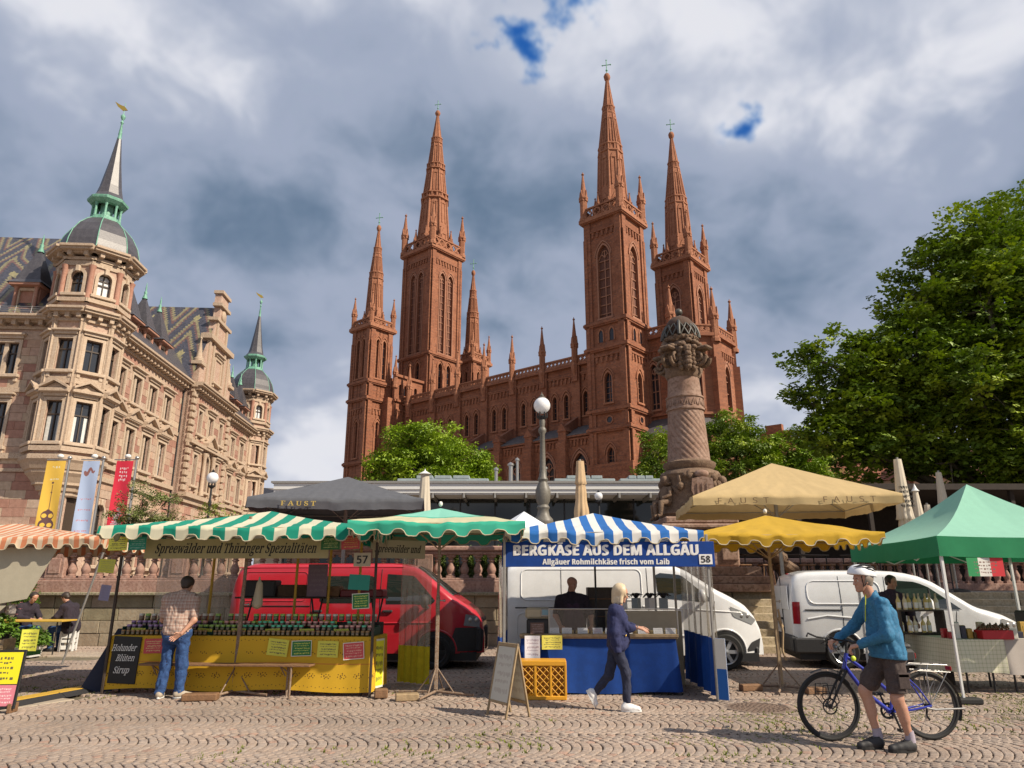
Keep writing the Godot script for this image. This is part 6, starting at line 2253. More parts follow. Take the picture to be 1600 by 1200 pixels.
# ---------------------------------------------------------------- vans
# x runs from the rear bumper (0) to the nose, z = +half width is the near side
class Van:
	var L := 5.0
	var H := 2.0
	var hw := 0.95
	var top := []      # [x, y] of the roof and bonnet line
	var low := 0.28
	var belt := 1.12
	func y_top(x: float) -> float:
		for i in top.size() - 1:
			if x <= top[i + 1][0]:
				var f: float = (x - top[i][0])/maxf(0.0001,top[i + 1][0] - top[i][0])
				return lerpf(top[i][1],top[i + 1][1],f)
		return top[top.size() - 1][1]
	func half(x: float) -> float:
		# plan view: rounded tail and tapering nose
		var a := smoothstep(-0.02,0.22,x)
		var b := smoothstep(L + 0.04,L - 0.85,x)
		return hw*(0.90 + 0.10*sqrt(a))*(0.72 + 0.28*pow(b,0.6))
	func side(x: float,y: float) -> float:
		var h := half(x)
		var f := (y - belt)/(H - belt)
		if f > 0.0: return h - 0.11*f*f - 0.03*f
		return h - 0.05*pow(clampf((belt - y)/(belt - low),0,1),2.0) - 0.008
	func ring(x: float) -> PackedVector3Array:
		var out := PackedVector3Array()
		var yt := y_top(x)
		var pts := []
		var sh := minf(0.14,(yt - low)*0.3)
		for k in 8:
			var y := lerpf(low,yt - sh,k/7.0)
			pts.append(Vector2(side(x,y),y))
		var s0: float = pts[7].x
		for k in 5:
			var a := PI/2*(k + 1)/5.0
			pts.append(Vector2(s0 - sh*1.25*(1.0 - cos(a)),yt - sh + sh*sin(a)))
		pts.append(Vector2(0,yt + 0.025))
		for p in pts: out.append(Vector3(x,p.y,p.x))
		for i in range(pts.size() - 2,-1,-1): out.append(Vector3(x,pts[i].y,-pts[i].x))
		return out

func on_side(v: Van,poly: Array,lift: float) -> MB:
	# a panel that follows the near flank
	var mb := MB.new()
	var y0 := 1e9; var y1 := -1e9
	for p in poly:
		y0 = minf(y0,p.y); y1 = maxf(y1,p.y)
	var rows := []
	var n := maxi(4,int((y1 - y0)/0.035))
	for i in n + 1:
		var y := lerpf(y0 + 0.0005,y1 - 0.0005,float(i)/n)
		var xa := 1e9; var xb := -1e9
		for k in poly.size():
			var a: Vector2 = poly[k]; var b: Vector2 = poly[(k + 1) % poly.size()]
			if (a.y <= y) != (b.y <= y):
				var x := a.x + (b.x - a.x)*(y - a.y)/(b.y - a.y)
				xa = minf(xa,x); xb = maxf(xb,x)
		if xa > xb: continue
		var row := PackedVector3Array()
		for j in 15:
			var x := lerpf(xa,xb,j/14.0)
			row.append(Vector3(x,y,v.side(x,y) + lift))
		rows.append(row)
	mb.grid(rows)
	return mb

func side_line(mb: MB,v: Van,pts: Array,r: float,lift := 0.0) -> void:
	var out := []
	for i in pts.size() - 1:
		var n := maxi(1,int(pts[i].distance_to(pts[i + 1])/0.08))
		for k in n:
			var p: Vector2 = pts[i].lerp(pts[i + 1],float(k)/n)
			out.append(Vector3(p.x,p.y,v.side(p.x,p.y) + lift))
	var e: Vector2 = pts[pts.size() - 1]
	out.append(Vector3(e.x,e.y,v.side(e.x,e.y) + lift))
	mb.tube(out,r,6)

func rounded(x0: float,y0: float,x1: float,y1: float,r: float,shear := 0.0) -> Array:
	var out := []
	for q in [[x1 - r,y0 + r,-PI/2],[x1 - r,y1 - r,0.0],[x0 + r,y1 - r,PI/2],[x0 + r,y0 + r,PI]]:
		for k in 5:
			var a: float = q[2] + PI/2*k/4.0
			out.append(Vector2(q[0] + cos(a)*r,q[1] + sin(a)*r))
	for i in out.size(): out[i].x += shear*(out[i].y - y0)
	return out

func wheel(v: Node3D,at: Vector3,r: float,hub: Material,spokes: int) -> void:
	var mb := MB.new()
	mb.t = Transform3D(Basis.from_euler(Vector3(PI/2,0,0)),Vector3.ZERO)
	mb.lathe([Vector2(r*0.66,0.10),Vector2(r*0.90,0.105),Vector2(r*0.985,0.07),Vector2(r,0.0),Vector2(r*0.985,-0.07),Vector2(r*0.90,-0.105),Vector2(r*0.66,-0.10)],32)
	var w := put("wheel",mb,M.rubber,v,Transform3D(Basis(),at))
	mb = MB.new()
	mb.t = Transform3D(Basis.from_euler(Vector3(PI/2,0,0)),Vector3.ZERO)
	mb.lathe([Vector2(r*0.70,0.06),Vector2(r*0.68,0.105),Vector2(r*0.62,0.09),Vector2(r*0.60,0.05)],32)
	mb.lathe([Vector2(r*0.16,0.05),Vector2(r*0.16,0.085),Vector2(0,0.10)],16)
	mb.t = Transform3D.IDENTITY
	for k in spokes:
		var a := TAU*k/spokes
		mb.cbox(Vector3(cos(a)*r*0.38,sin(a)*r*0.38,0.062),Vector3(r*0.52,r*0.19,0.035),Vector3(0,0,a))
	put("hub_cap",mb,hub,w)
	mb = MB.new()
	mb.t = Transform3D(Basis.from_euler(Vector3(PI/2,0,0)),Vector3.ZERO)
	mb.lathe([Vector2(r*0.66,0.03),Vector2(0,0.03)],24)
	put("rim",mb,M.iron,w)

func arch(v: Van,parent: Node3D,x: float,r: float,paint: Material) -> void:
	var poly := []
	for k in 17:
		var a := PI*k/16.0
		poly.append(Vector2(x + cos(a)*r,0.34 + sin(a)*r))
	poly.append(Vector2(x - r,v.low - 0.02)); poly.append(Vector2(x + r,v.low - 0.02))
	put("wheel_well",on_side(v,poly,0.006),M.black,parent)
	var mb := MB.new()
	var pts := []
	for k in 17:
		var a := PI*k/16.0
		pts.append(Vector2(x + cos(a)*(r + 0.02),0.34 + sin(a)*(r + 0.02)))
	side_line(mb,v,pts,0.022)
	put("arch_lip",mb,paint,parent)

func paintwork(c: Color) -> StandardMaterial3D:
	var m := vary(c,0.03,0.32,1.0)
	m.clearcoat_enabled = true
	m.clearcoat = 0.7
	m.clearcoat_roughness = 0.08
	return m

func van_body(v: Van,parent: Node3D,paint: Material) -> void:
	var rows := []
	var xs := [0.0,0.02,0.06,0.12,0.22,0.4]
	var x := 0.6
	while x < v.L - 1.6:
		xs.append(x); x += 0.25
	while x < v.L - 0.06:
		xs.append(x); x += 0.09
	xs.append_array([v.L - 0.05,v.L - 0.02,v.L])
	for q in xs: rows.append(v.ring(q))
	var mb := MB.new()
	mb.grid(rows,false)
	for e in [0,rows.size() - 1]:
		var r: PackedVector3Array = rows[e]
		var c := Vector3(r[0].x,(v.low + v.y_top(r[0].x))/2,0)
		for j in r.size() - 1: mb.tri(c,r[j],r[j + 1])
		mb.tri(c,r[r.size() - 1],r[0])
	put("body",mb,paint,parent)
	mb = MB.new()
	mb.box(0.1,0.16,-v.hw + 0.12,v.L - 0.15,0.32,v.hw - 0.12)
	put("underbody",mb,M.black,parent)

func windscreen(v: Van,parent: Node3D,x0: float,x1: float) -> void:
	# between the roof edge (x0) and the bonnet (x1)
	var rows := []
	for i in 9:
		var x := lerpf(x1,x0,i/8.0)
		var row := PackedVector3Array()
		var g := v.ring(x)
		var n := g.size()
		var yt := v.y_top(x)
		var hz: float = v.side(x,yt - 0.1) - 0.16
		for j in 9:
			var u := -1.0 + j/4.0
			row.append(Vector3(x + 0.012,yt + 0.025 + 0.014 - 0.05*pow(absf(u),3.0),-u*hz))
		rows.append(row)
	var mb := MB.new()
	mb.grid(rows)
	put("windscreen",mb,M.car_glass,parent)

func mirror(parent: Node3D,at: Vector3,paint: Material,s := 1.0) -> void:
	var mb := MB.new()
	mb.ball(at,Vector3(0.09,0.14,0.11)*s,12,8)
	mb.bar(at + Vector3(0.02,-0.1,-0.04),at + Vector3(0.05,-0.13,-0.2),0.03)
	put("door_mirror",mb,paint,parent)

func lamp_cluster(v: Van,parent: Node3D,poly: Array,called := "headlight") -> void:
	var o := put(called,on_side(v,poly,0.010),M.headlamp,parent)
	var c := Vector2.ZERO
	for p in poly: c += p
	c /= poly.size()
	var mb := MB.new()
	for k in 2:
		var p := c + Vector2(-0.07 + 0.13*k,0.01)
		mb.ball(Vector3(p.x,p.y,v.side(p.x,p.y) + 0.0),Vector3(0.055,0.05,0.022),12,6)
	put("reflector",mb,M.steel,o)

func vans() -> void:
	M.car_glass = mat(Color(0.018,0.022,0.020),0.03)
	M.car_glass.metallic_specular = 0.85
	M.headlamp = mat(Color(0.34,0.35,0.36),0.06,0.35)
	M.hub_silver = mat(Color(0.42,0.43,0.44),0.3,0.7)
	M.red_lamp = mat(Color(0.30,0.012,0.015),0.15)
	M.plastic = vary(Color(0.028,0.028,0.03),0.2,0.6,0.2)
	M.gap = mat(Color(0.01,0.01,0.011),0.7)
	var red := paintwork(Color(0.44,0.014,0.026))
	var white := paintwork(Color(0.74,0.75,0.76))
	# red van behind the jars
	var v := Van.new()
	v.L = 5.3; v.H = 2.08; v.hw = 0.95; v.belt = 1.18; v.low = 0.30
	v.top = [[0.0,1.15],[0.03,1.7],[0.12,1.98],[0.4,2.08],[3.45,2.08],[3.8,2.03],[4.0,1.92],[4.62,1.44],[4.75,1.36],[5.15,1.10],[5.25,0.95],[5.3,0.6]]
	var n := thing("red_van","red delivery van parked behind the stall with the green striped awning","van",Vector3(-5.85,0,-16.35),deg_to_rad(-1.5))
	van_body(v,n,red)
	windscreen(v,n,3.86,4.64)
	put("side_window",on_side(v,[Vector2(3.28,1.26),Vector2(4.22,1.26),Vector2(4.30,1.32),Vector2(3.86,1.80),Vector2(3.78,1.84),Vector2(3.28,1.86)],0.006),M.car_glass,n)
	put("side_window",on_side(v,rounded(1.9,1.28,3.02,1.82,0.07),0.006),M.car_glass,n)
	var mb := MB.new()
	for x in [1.72,3.15]: side_line(mb,v,[Vector2(x,0.36),Vector2(x,1.96)],0.008)
	side_line(mb,v,[Vector2(4.35,0.9),Vector2(4.32,1.28)],0.008)
	side_line(mb,v,[Vector2(0.3,1.22),Vector2(1.7,1.22)],0.012)
	put("door_gaps",mb,M.gap,n)
	mb = MB.new()
	var lp := rounded(0.25,1.32,1.6,1.90,0.09); lp.append(lp[0])
	side_line(mb,v,lp,0.012)
	side_line(mb,v,[Vector2(0.2,0.86),Vector2(4.25,0.90)],0.02)
	side_line(mb,v,[Vector2(0.1,1.99),Vector2(3.6,2.0)],0.014)
	put("panel_crease",mb,red,n)
	mb = MB.new()
	for x in [3.32,1.86]: mb.bbox(Vector3(x,1.12,v.side(x,1.12) + 0.02),Vector3(0.2,0.05,0.05),0.012)
	put("door_handle",mb,M.plastic,n)
	put("bumper",on_side(v,[Vector2(4.55,0.34),Vector2(5.26,0.34),Vector2(5.29,0.74),Vector2(5.2,0.80),Vector2(4.72,0.80)],0.012),M.plastic,n)
	mb = MB.new()
	for i in 9:
		var u := -0.78 + 1.56*i/8.0
		mb.bbox(Vector3(5.26 - 0.16*u*u,0.57,u*0.86),Vector3(0.12,0.48,0.22),0.03,Vector3(0,0.3*u,0))
	put("front_bumper",mb,M.plastic,n)
	mb = MB.new()
	mb.bbox(Vector3(5.2,0.92,0),Vector3(0.12,0.13,1.0),0.02)
	put("grille",mb,M.plastic,n)
	lamp_cluster(v,n,[Vector2(4.88,0.82),Vector2(5.20,0.80),Vector2(5.21,0.96),Vector2(5.12,1.05),Vector2(4.92,1.06)])
	for x in [1.05,4.32]: arch(v,n,x,0.40,red)
	for x in [1.05,4.32]: wheel(n,Vector3(x,0.33,0.86),0.33,M.iron,5)
	for x in [1.05,4.32]: wheel(n,Vector3(x,0.33,-0.80),0.33,M.iron,5)
	mirror(n,Vector3(4.1,1.32,1.12),M.plastic)
	mb = MB.new()
	mb.bar(Vector3(4.62,1.47,0.6),Vector3(4.7,1.42,-0.1),0.012)
	put("wiper",mb,M.black,n)
	# white van behind the cheese stall
	v = Van.new()
	v.L = 5.35; v.H = 2.08; v.hw = 0.98; v.belt = 1.2; v.low = 0.28
	v.top = [[0.0,1.1],[0.03,1.8],[0.12,2.0],[0.4,2.08],[3.3,2.08],[3.62,2.03],[3.85,1.93],[4.45,1.54],[4.62,1.46],[5.0,1.26],[5.2,1.05],[5.32,0.80],[5.35,0.5]]
	n = thing("white_delivery_van","white delivery van facing right behind the blue cheese stall","van",Vector3(-0.20,0,-16.25),deg_to_rad(-2.0))
	van_body(v,n,white)
	windscreen(v,n,3.68,4.44)
	put("side_window",on_side(v,[Vector2(3.32,1.38),Vector2(4.15,1.30),Vector2(4.32,1.34),Vector2(3.72,1.84),Vector2(3.3,1.88),Vector2(3.2,1.84),Vector2(3.22,1.5)],0.006),M.car_glass,n)
	mb = MB.new()
	for x in [1.25,3.02]: side_line(mb,v,[Vector2(x,0.36),Vector2(x,1.98)],0.007)
	side_line(mb,v,[Vector2(4.3,0.8),Vector2(4.36,1.32)],0.007)
	side_line(mb,v,[Vector2(0.3,1.19),Vector2(1.5,1.19)],0.014)
	put("door_gaps",mb,M.gap,n)
	mb = MB.new()
	for q in [rounded(0.42,1.34,2.9,1.95,0.12),rounded(0.34,0.5,1.0,1.08,0.1)]:
		var l: Array = q; l.append(l[0])
		side_line(mb,v,l,0.014)
	side_line(mb,v,[Vector2(1.3,0.62),Vector2(3.9,0.66)],0.022)
	side_line(mb,v,[Vector2(2.9,1.22),Vector2(4.9,1.10)],0.016)
	put("panel_crease",mb,white,n)
	mb = MB.new()
	mb.bbox(Vector3(3.2,1.1,v.side(3.2,1.1) + 0.02),Vector3(0.2,0.05,0.05),0.012)
	put("door_handle",mb,white,n)
	lamp_cluster(v,n,[Vector2(4.72,1.02),Vector2(5.12,0.86),Vector2(5.22,0.95),Vector2(5.05,1.08),Vector2(4.66,1.22)])
	put("bumper_insert",on_side(v,[Vector2(4.95,0.34),Vector2(5.25,0.36),Vector2(5.29,0.60),Vector2(5.08,0.52)],0.01),M.plastic,n)
	mb = MB.new()
	for i in 9:
		var u := -0.78 + 1.56*i/8.0
		mb.bbox(Vector3(5.30 - 0.2*u*u,0.36,u*0.86),Vector3(0.1,0.14,0.22),0.03,Vector3(0,0.35*u,0))
	put("front_bumper",mb,M.plastic,n)
	for x in [1.05,4.52]: arch(v,n,x,0.42,white)
	for x in [1.05,4.52]: wheel(n,Vector3(x,0.35,0.88),0.35,M.hub_silver,6)
	for x in [1.05,4.52]: wheel(n,Vector3(x,0.35,-0.82),0.35,M.hub_silver,6)
	mirror(n,Vector3(4.08,1.42,1.16),white)
	# white panel van on the right
	v = Van.new()
	v.L = 4.55; v.H = 1.93; v.hw = 0.93; v.belt = 1.16; v.low = 0.30
	v.top = [[0.0,1.0],[0.04,1.62],[0.10,1.82],[0.3,1.91],[0.8,1.93],[2.0,1.93],[2.5,1.86],[2.8,1.74],[3.5,1.26],[3.62,1.20],[4.1,1.06],[4.4,0.92],[4.5,0.75],[4.55,0.45]]
	n = thing("white_panel_van","white panel van seen from its rear corner behind the yellow umbrella","van",Vector3(5.98,0,-16.45),deg_to_rad(-9.0))
	van_body(v,n,white)
	windscreen(v,n,2.72,3.48)
	put("side_window",on_side(v,[Vector2(2.10,1.22),Vector2(3.28,1.16),Vector2(2.72,1.60),Vector2(2.5,1.70),Vector2(2.05,1.74),Vector2(1.98,1.6)],0.006),M.car_glass,n)
	mb = MB.new()
	side_line(mb,v,[Vector2(1.0,0.45),Vector2(1.0,1.82)],0.006)
	side_line(mb,v,[Vector2(1.9,0.45),Vector2(1.86,1.2),Vector2(1.9,1.8)],0.006)
	side_line(mb,v,[Vector2(3.1,0.6),Vector2(3.18,1.14)],0.006)
	side_line(mb,v,[Vector2(0.26,1.14),Vector2(0.98,1.14)],0.016)
	side_line(mb,v,[Vector2(2.72,1.17),Vector2(2.72,1.56)],0.02)
	put("door_gaps",mb,M.gap,n)
	mb = MB.new()
	for q in [rounded(0.34,1.26,1.78,1.72,0.16)]:
		var l: Array = q; l.append(l[0])
		side_line(mb,v,l,0.014)
	side_line(mb,v,[Vector2(0.3,0.96),Vector2(0.7,1.03),Vector2(1.6,0.95)],0.02)
	put("panel_crease",mb,white,n)
	put("tail_light",on_side(v,[Vector2(0.02,0.86),Vector2(0.15,0.86),Vector2(0.17,1.30),Vector2(0.03,1.30)],0.012),M.red_lamp,n)
	mb = MB.new()
	# rear doors: window recess, gap, plate, hinges, bumper
	mb.bbox(Vector3(-0.005,1.38,0.0),Vector3(0.02,0.5,1.3),0.008)
	put("rear_panel",mb,white,n)
	mb = MB.new()
	mb.bbox(Vector3(-0.008,1.1,0.02),Vector3(0.02,1.4,0.012),0.003)
	mb.bbox(Vector3(-0.01,0.93,-0.1),Vector3(0.02,0.05,0.16),0.004)
	put("rear_gap",mb,M.gap,n)
	mb = MB.new()
	mb.bbox(Vector3(0.02,0.46,0),Vector3(0.2,0.34,1.76),0.05)
	mb.bbox(Vector3(0.3,0.44,0.88),Vector3(0.6,0.3,0.1),0.03)
	put("rear_bumper",mb,M.plastic,n)
	mb = MB.new()
	mb.bbox(Vector3(0.16,1.87,0.0),Vector3(0.05,0.03,0.18),0.008)
	put("brake_light",mb,M.red_lamp,n)
	for x in [0.92,3.66]: arch(v,n,x,0.40,white)
	for x in [0.92,3.66]: wheel(n,Vector3(x,0.33,0.84),0.33,M.hub_silver,6)
	for x in [0.92,3.66]: wheel(n,Vector3(x,0.33,-0.78),0.33,M.hub_silver,6)
	mirror(n,Vector3(2.62,1.24,1.08),white,1.1)
	lamp_cluster(v,n,[Vector2(3.95,0.82),Vector2(4.36,0.74),Vector2(4.38,0.88),Vector2(4.0,1.0)])
# ---------------------------------------------------------------- people: smooth bodies from joints
var creases: FastNoiseLite

func blob(mb: MB,bones: Array,cell: float,k := 0.03,cuts := [],fold := 0.0) -> void:
	var lo := Vector3(1e9,1e9,1e9); var hi := -lo
	for b in bones:
		var r: float = maxf(b[2],b[3]) + 2.5*cell
		lo = lo.min((b[0] as Vector3) - Vector3.ONE*r).min((b[1] as Vector3) - Vector3.ONE*r)
		hi = hi.max((b[0] as Vector3) + Vector3.ONE*r).max((b[1] as Vector3) + Vector3.ONE*r)
	var nx := int((hi.x - lo.x)/cell) + 2; var ny := int((hi.y - lo.y)/cell) + 2; var nz := int((hi.z - lo.z)/cell) + 2
	var f := PackedFloat32Array()
	f.resize(nx*ny*nz)
	f.fill(1.0)
	for b in bones:
		var a: Vector3 = b[0]; var e: Vector3 = b[1]
		var ra: float = b[2]; var rb: float = b[3]
		var sc := Vector3.ONE
		if b.size() > 4: sc = b[4]
		var big := maxf(sc.x,maxf(sc.y,sc.z))
		var mid := (a + e)*0.5
		var m := maxf(ra,rb) + k + 2.0*cell
		var l := ((a.min(e) - Vector3.ONE*m - lo)/cell).floor(); var h := ((a.max(e) + Vector3.ONE*m - lo)/cell).ceil()
		var x0 := maxi(0,int(l.x)); var y0 := maxi(0,int(l.y)); var z0 := maxi(0,int(l.z))
		var x1 := mini(nx - 1,int(h.x)); var y1 := mini(ny - 1,int(h.y)); var z1 := mini(nz - 1,int(h.z))
		var a2 := mid + (a - mid)*sc; var ba := (e - a)*sc
		var inv := 1.0/maxf(ba.length_squared(),1e-9)
		var dr := rb - ra
		for z in range(z0,z1 + 1):
			for y in range(y0,y1 + 1):
				var row := (z*ny + y)*nx
				for x in range(x0,x1 + 1):
					var q := lo + Vector3(x,y,z)*cell
					q = mid + (q - mid)*sc - a2
					var t := clampf(q.dot(ba)*inv,0.0,1.0)
					var d := ((q - ba*t).length() - ra - dr*t)/big
					var g := f[row + x]
					var w := k - absf(g - d)
					if w > 0.0: f[row + x] = minf(g,d) - w*w*0.25/k
					elif d < g: f[row + x] = d
	if cuts.size() > 0 or fold > 0.0:
		if creases == null:
			creases = FastNoiseLite.new(); creases.seed = 3; creases.frequency = 1.0; creases.fractal_type = FastNoiseLite.FRACTAL_RIDGED; creases.fractal_octaves = 2
		for z in nz:
			for y in ny:
				for x in nx:
					var i := (z*ny + y)*nx + x
					if f[i] < 0.06:
						var q := lo + Vector3(x,y,z)*cell
						var g := f[i]
						if fold > 0.0: g += fold*creases.get_noise_3d(q.x*5.5 + q.y*1.5,q.y*4.0 - q.x*2.0,q.z*5.5)
						for c in cuts: g = maxf(g,(q - (c[0] as Vector3)).dot(c[1]))
						f[i] = g
	var id := PackedInt32Array()
	id.resize(nx*ny*nz)
	id.fill(-1)
	var lim := cell*1.9
	var sy := nx; var sz := nx*ny
	var off := [0,1,sy,sy + 1,sz,sz + 1,sz + sy,sz + sy + 1]
	var cells := []
	for z in nz - 1:
		for y in ny - 1:
			var row := (z*ny + y)*nx
			for x in nx - 1:
				var i := row + x
				var g := f[i]
				if g > lim or g < -lim: continue
				var neg := 0
				for o in off:
					if f[i + o] < 0.0: neg += 1
				if neg == 0 or neg == 8: continue
				var s := Vector3.ZERO
				var n := 0
				for c in 8:
					var fa := f[i + off[c]]
					for bit in [1,2,4]:
						if c & bit: continue
						var fb := f[i + off[c | bit]]
						if (fa < 0.0) != (fb < 0.0):
							var t := fa/(fa - fb)
							var p := Vector3(c & 1,(c >> 1) & 1,(c >> 2) & 1)
							if bit == 1: p.x += t
							elif bit == 2: p.y += t
							else: p.z += t
							s += p; n += 1
				var gx := f[i + 1] + f[i + sy + 1] + f[i + sz + 1] + f[i + sz + sy + 1] - f[i] - f[i + sy] - f[i + sz] - f[i + sz + sy]
				var gy := f[i + sy] + f[i + sy + 1] + f[i + sz + sy] + f[i + sz + sy + 1] - f[i] - f[i + 1] - f[i + sz] - f[i + sz + 1]
				var gz := f[i + sz] + f[i + sz + 1] + f[i + sz + sy] + f[i + sz + sy + 1] - f[i] - f[i + 1] - f[i + sy] - f[i + sy + 1]
				id[i] = mb.p(lo + (Vector3(x,y,z) + s/n)*cell,Vector3(gx,gy,gz),Vector2(0,0))
				cells.append(i)
	for i in cells:
		var x: int = i % nx; var y: int = (i/nx) % ny; var z: int = i/sz
		var a := f[i] < 0.0
		for ax in 3:
			var step: int = [1,sy,sz][ax]
			if (f[i + step] < 0.0) == a: continue
			var u: int = [sy,sz,1][ax]; var w: int = [sz,1,sy][ax]
			if (ax != 1 and y == 0) or (ax != 2 and z == 0) or (ax != 0 and x == 0): continue
			var q := [id[i],id[i - u],id[i - u - w],id[i - w]]
			if q.min() < 0: continue
			if a: mb.ix.append_array([q[0],q[2],q[1],q[0],q[3],q[2]])
			else: mb.ix.append_array([q[0],q[1],q[2],q[0],q[2],q[3]])

func hand_bones(w: Vector3,dir: Vector3,back: Vector3,side: float,curl: float,s := 1.0) -> Array:
	dir = dir.normalized()
	back = (back - dir*back.dot(dir)).normalized()
	var t := dir.cross(back)*side
	var out := []
	for q in [-0.022,0.0,0.022]: out.append([w + t*q*0.6*s,w + (dir*0.085 + t*q*1.2)*s,0.019*s,0.015*s])
	for i in 4:
		var p := w + (dir*(0.088 - 0.004*absf(i - 1.2)) + t*(0.032 - 0.0205*i))*s
		var l: float = [0.040,0.045,0.042,0.033][i]*s
		var a := curl*(0.8 + 0.12*i)
		for seg in 3:
			var d := dir*cos(a) - back*sin(a) + t*(0.08 - 0.055*i)
			var e := p + d.normalized()*l
			out.append([p,e,(0.0092 - 0.0008*seg)*s,(0.0086 - 0.0009*seg)*s])
			p = e
			l *= 0.72
			a += curl*0.9
	var p0 := w + (dir*0.022 + t*0.026)*s
	var p1 := p0 + (dir*0.62 + t*0.62 - back*0.35).normalized()*0.042*s
	out.append([p0,p1,0.014*s,0.0105*s])
	out.append([p1,p1 + (dir*0.9 + t*0.1 - back*(0.3 + curl*0.4)).normalized()*0.034*s,0.0105*s,0.008*s])
	return out

func head_bones(c: Vector3,fw: Vector3,up: Vector3,s := 1.0) -> Array:
	fw = fw.normalized()
	up = (up - fw*up.dot(fw)).normalized()
	var sd := up.cross(fw)
	var P := func(x: float,y: float,z: float) -> Vector3: return c + (sd*x + up*y + fw*z)*s
	var o := []
	o.append([P.call(0,0.035,-0.03),P.call(0,0.035,0.012),0.079*s,0.074*s])
	o.append([P.call(-0.022,0.035,-0.01),P.call(0.022,0.035,-0.01),0.070*s,0.070*s])
	o.append([P.call(0,-0.02,0.035),P.call(0,-0.078,0.060),0.052*s,0.034*s])
	for q in [-1.0,1.0]:
		o.append([P.call(q*0.040,-0.015,0.048),P.call(q*0.030,-0.055,0.052),0.030*s,0.026*s])
		o.append([P.call(q*0.050,-0.03,0.01),P.call(q*0.028,-0.082,0.045),0.022*s,0.02*s])
		o.append([P.call(q*0.016,0.040,0.074),P.call(q*0.044,0.037,0.060),0.011*s,0.010*s])
		o.append([P.call(q*0.076,0.022,-0.006),P.call(q*0.077,-0.018,0.0),0.015*s,0.010*s])
		o.append([P.call(q*0.011,-0.020,0.093),P.call(q*0.011,-0.018,0.088),0.008*s,0.008*s])
	o.append([P.call(0,0.028,0.082),P.call(0,-0.016,0.107),0.009*s,0.0125*s])
	o.append([P.call(-0.018,-0.047,0.083),P.call(0.018,-0.047,0.083),0.0085*s,0.0085*s])
	o.append([P.call(-0.014,-0.058,0.083),P.call(0.014,-0.058,0.083),0.008*s,0.008*s])
	o.append([P.call(-0.01,-0.088,0.078),P.call(0.01,-0.088,0.078),0.016*s,0.016*s])
	return o

func face_details(parent: Node3D,c: Vector3,fw: Vector3,up: Vector3) -> void:
	fw = fw.normalized()
	up = (up - fw*up.dot(fw)).normalized()
	var sd := up.cross(fw)
	for q in [-1.0,1.0]:
		var mb := MB.new()
		mb.ball(c + sd*q*0.031 + up*0.014 + fw*0.070,0.0115,10,6)
		put("eye",mb,M.wood_white,parent)
		mb = MB.new()
		mb.ball(c + sd*q*0.031 + up*0.014 + fw*0.0775,0.0058,8,5)
		put("iris",mb,M.wood_dark,parent)
		mb = MB.new()
		mb.tube([c + sd*q*0.014 + up*0.034 + fw*0.088,c + sd*q*0.032 + up*0.040 + fw*0.083,c + sd*q*0.048 + up*0.034 + fw*0.070],[0.003,0.004,0.002],5)
		put("eyebrow",mb,M.wood_dark,parent)
	var mb2 := MB.new()
	mb2.tube([c - sd*0.022 - up*0.052 + fw*0.084,c - up*0.0525 + fw*0.0915,c + sd*0.022 - up*0.052 + fw*0.084],[0.002,0.003,0.002],5)
	put("mouth",mb2,mat(Color(0.30,0.10,0.08),0.5),parent)

func shoe(parent: Node3D,heel: Vector3,toe: Vector3,up: Vector3,w: float,upper: Material,sole: Material,h := 0.075) -> void:
	var d := (toe - heel)
	var l := d.length()
	d = d.normalized()
	up = (up - d*up.dot(d)).normalized()
	var s := d.cross(up)
	var x := Transform3D(Basis(d,up,s),heel)
	var mb := MB.new()
	blob(mb,[[Vector3(0.045,0.05,0),Vector3(l*0.35,0.05,0),w*0.46,w*0.46],[Vector3(l*0.35,0.045,0),Vector3(l - 0.05,0.035,0.004),w*0.48,w*0.40],[Vector3(0.05,0.06,0),Vector3(0.07,h + 0.03,0),w*0.42,w*0.40],[Vector3(0.10,0.08,0),Vector3(l*0.6,0.05,0),w*0.34,w*0.36]],0.009,0.03,[[Vector3(0,0.016,0),Vector3(0,-1,0)],[Vector3(0.06,h + 0.045,0),Vector3(0.25,1,0)]])
	var o := put("shoe",mb,upper,parent,x)
	mb = MB.new()
	var pl := PackedVector2Array()
	for i in 20:
		var a := TAU*i/20
		var ww := w*(0.50 if cos(a) > 0 else 0.46)
		pl.append(Vector2(l/2 + cos(a)*l/2,sin(a)*ww*(1.0 if absf(cos(a)) < 0.9 else 0.95)))
	mb.t = Transform3D(Basis.from_euler(Vector3(PI/2,0,0)),Vector3.ZERO)
	mb.prism(pl,-0.028,0.0)
	put("sole",mb,sole,o)
	mb = MB.new()
	for i in 4:
		var xx := l*(0.42 + 0.09*i)
		mb.bar(Vector3(xx,0.105 - 0.012*i,-0.026),Vector3(xx + 0.01,0.105 - 0.012*i,0.026),0.004,5)
	put("laces",mb,sole,o)

func arm_bones(a: Vector3,b: Vector3,c: Vector3,r0: float,r1: float,r2: float) -> Array:
	return [[a,b,r0,r1],[b,c,r1,r2]]

func relative(d: Dictionary,base: Vector3) -> Dictionary:
	var o := {}
	for k in d: o[k] = (d[k] as Vector3) - base
	return o

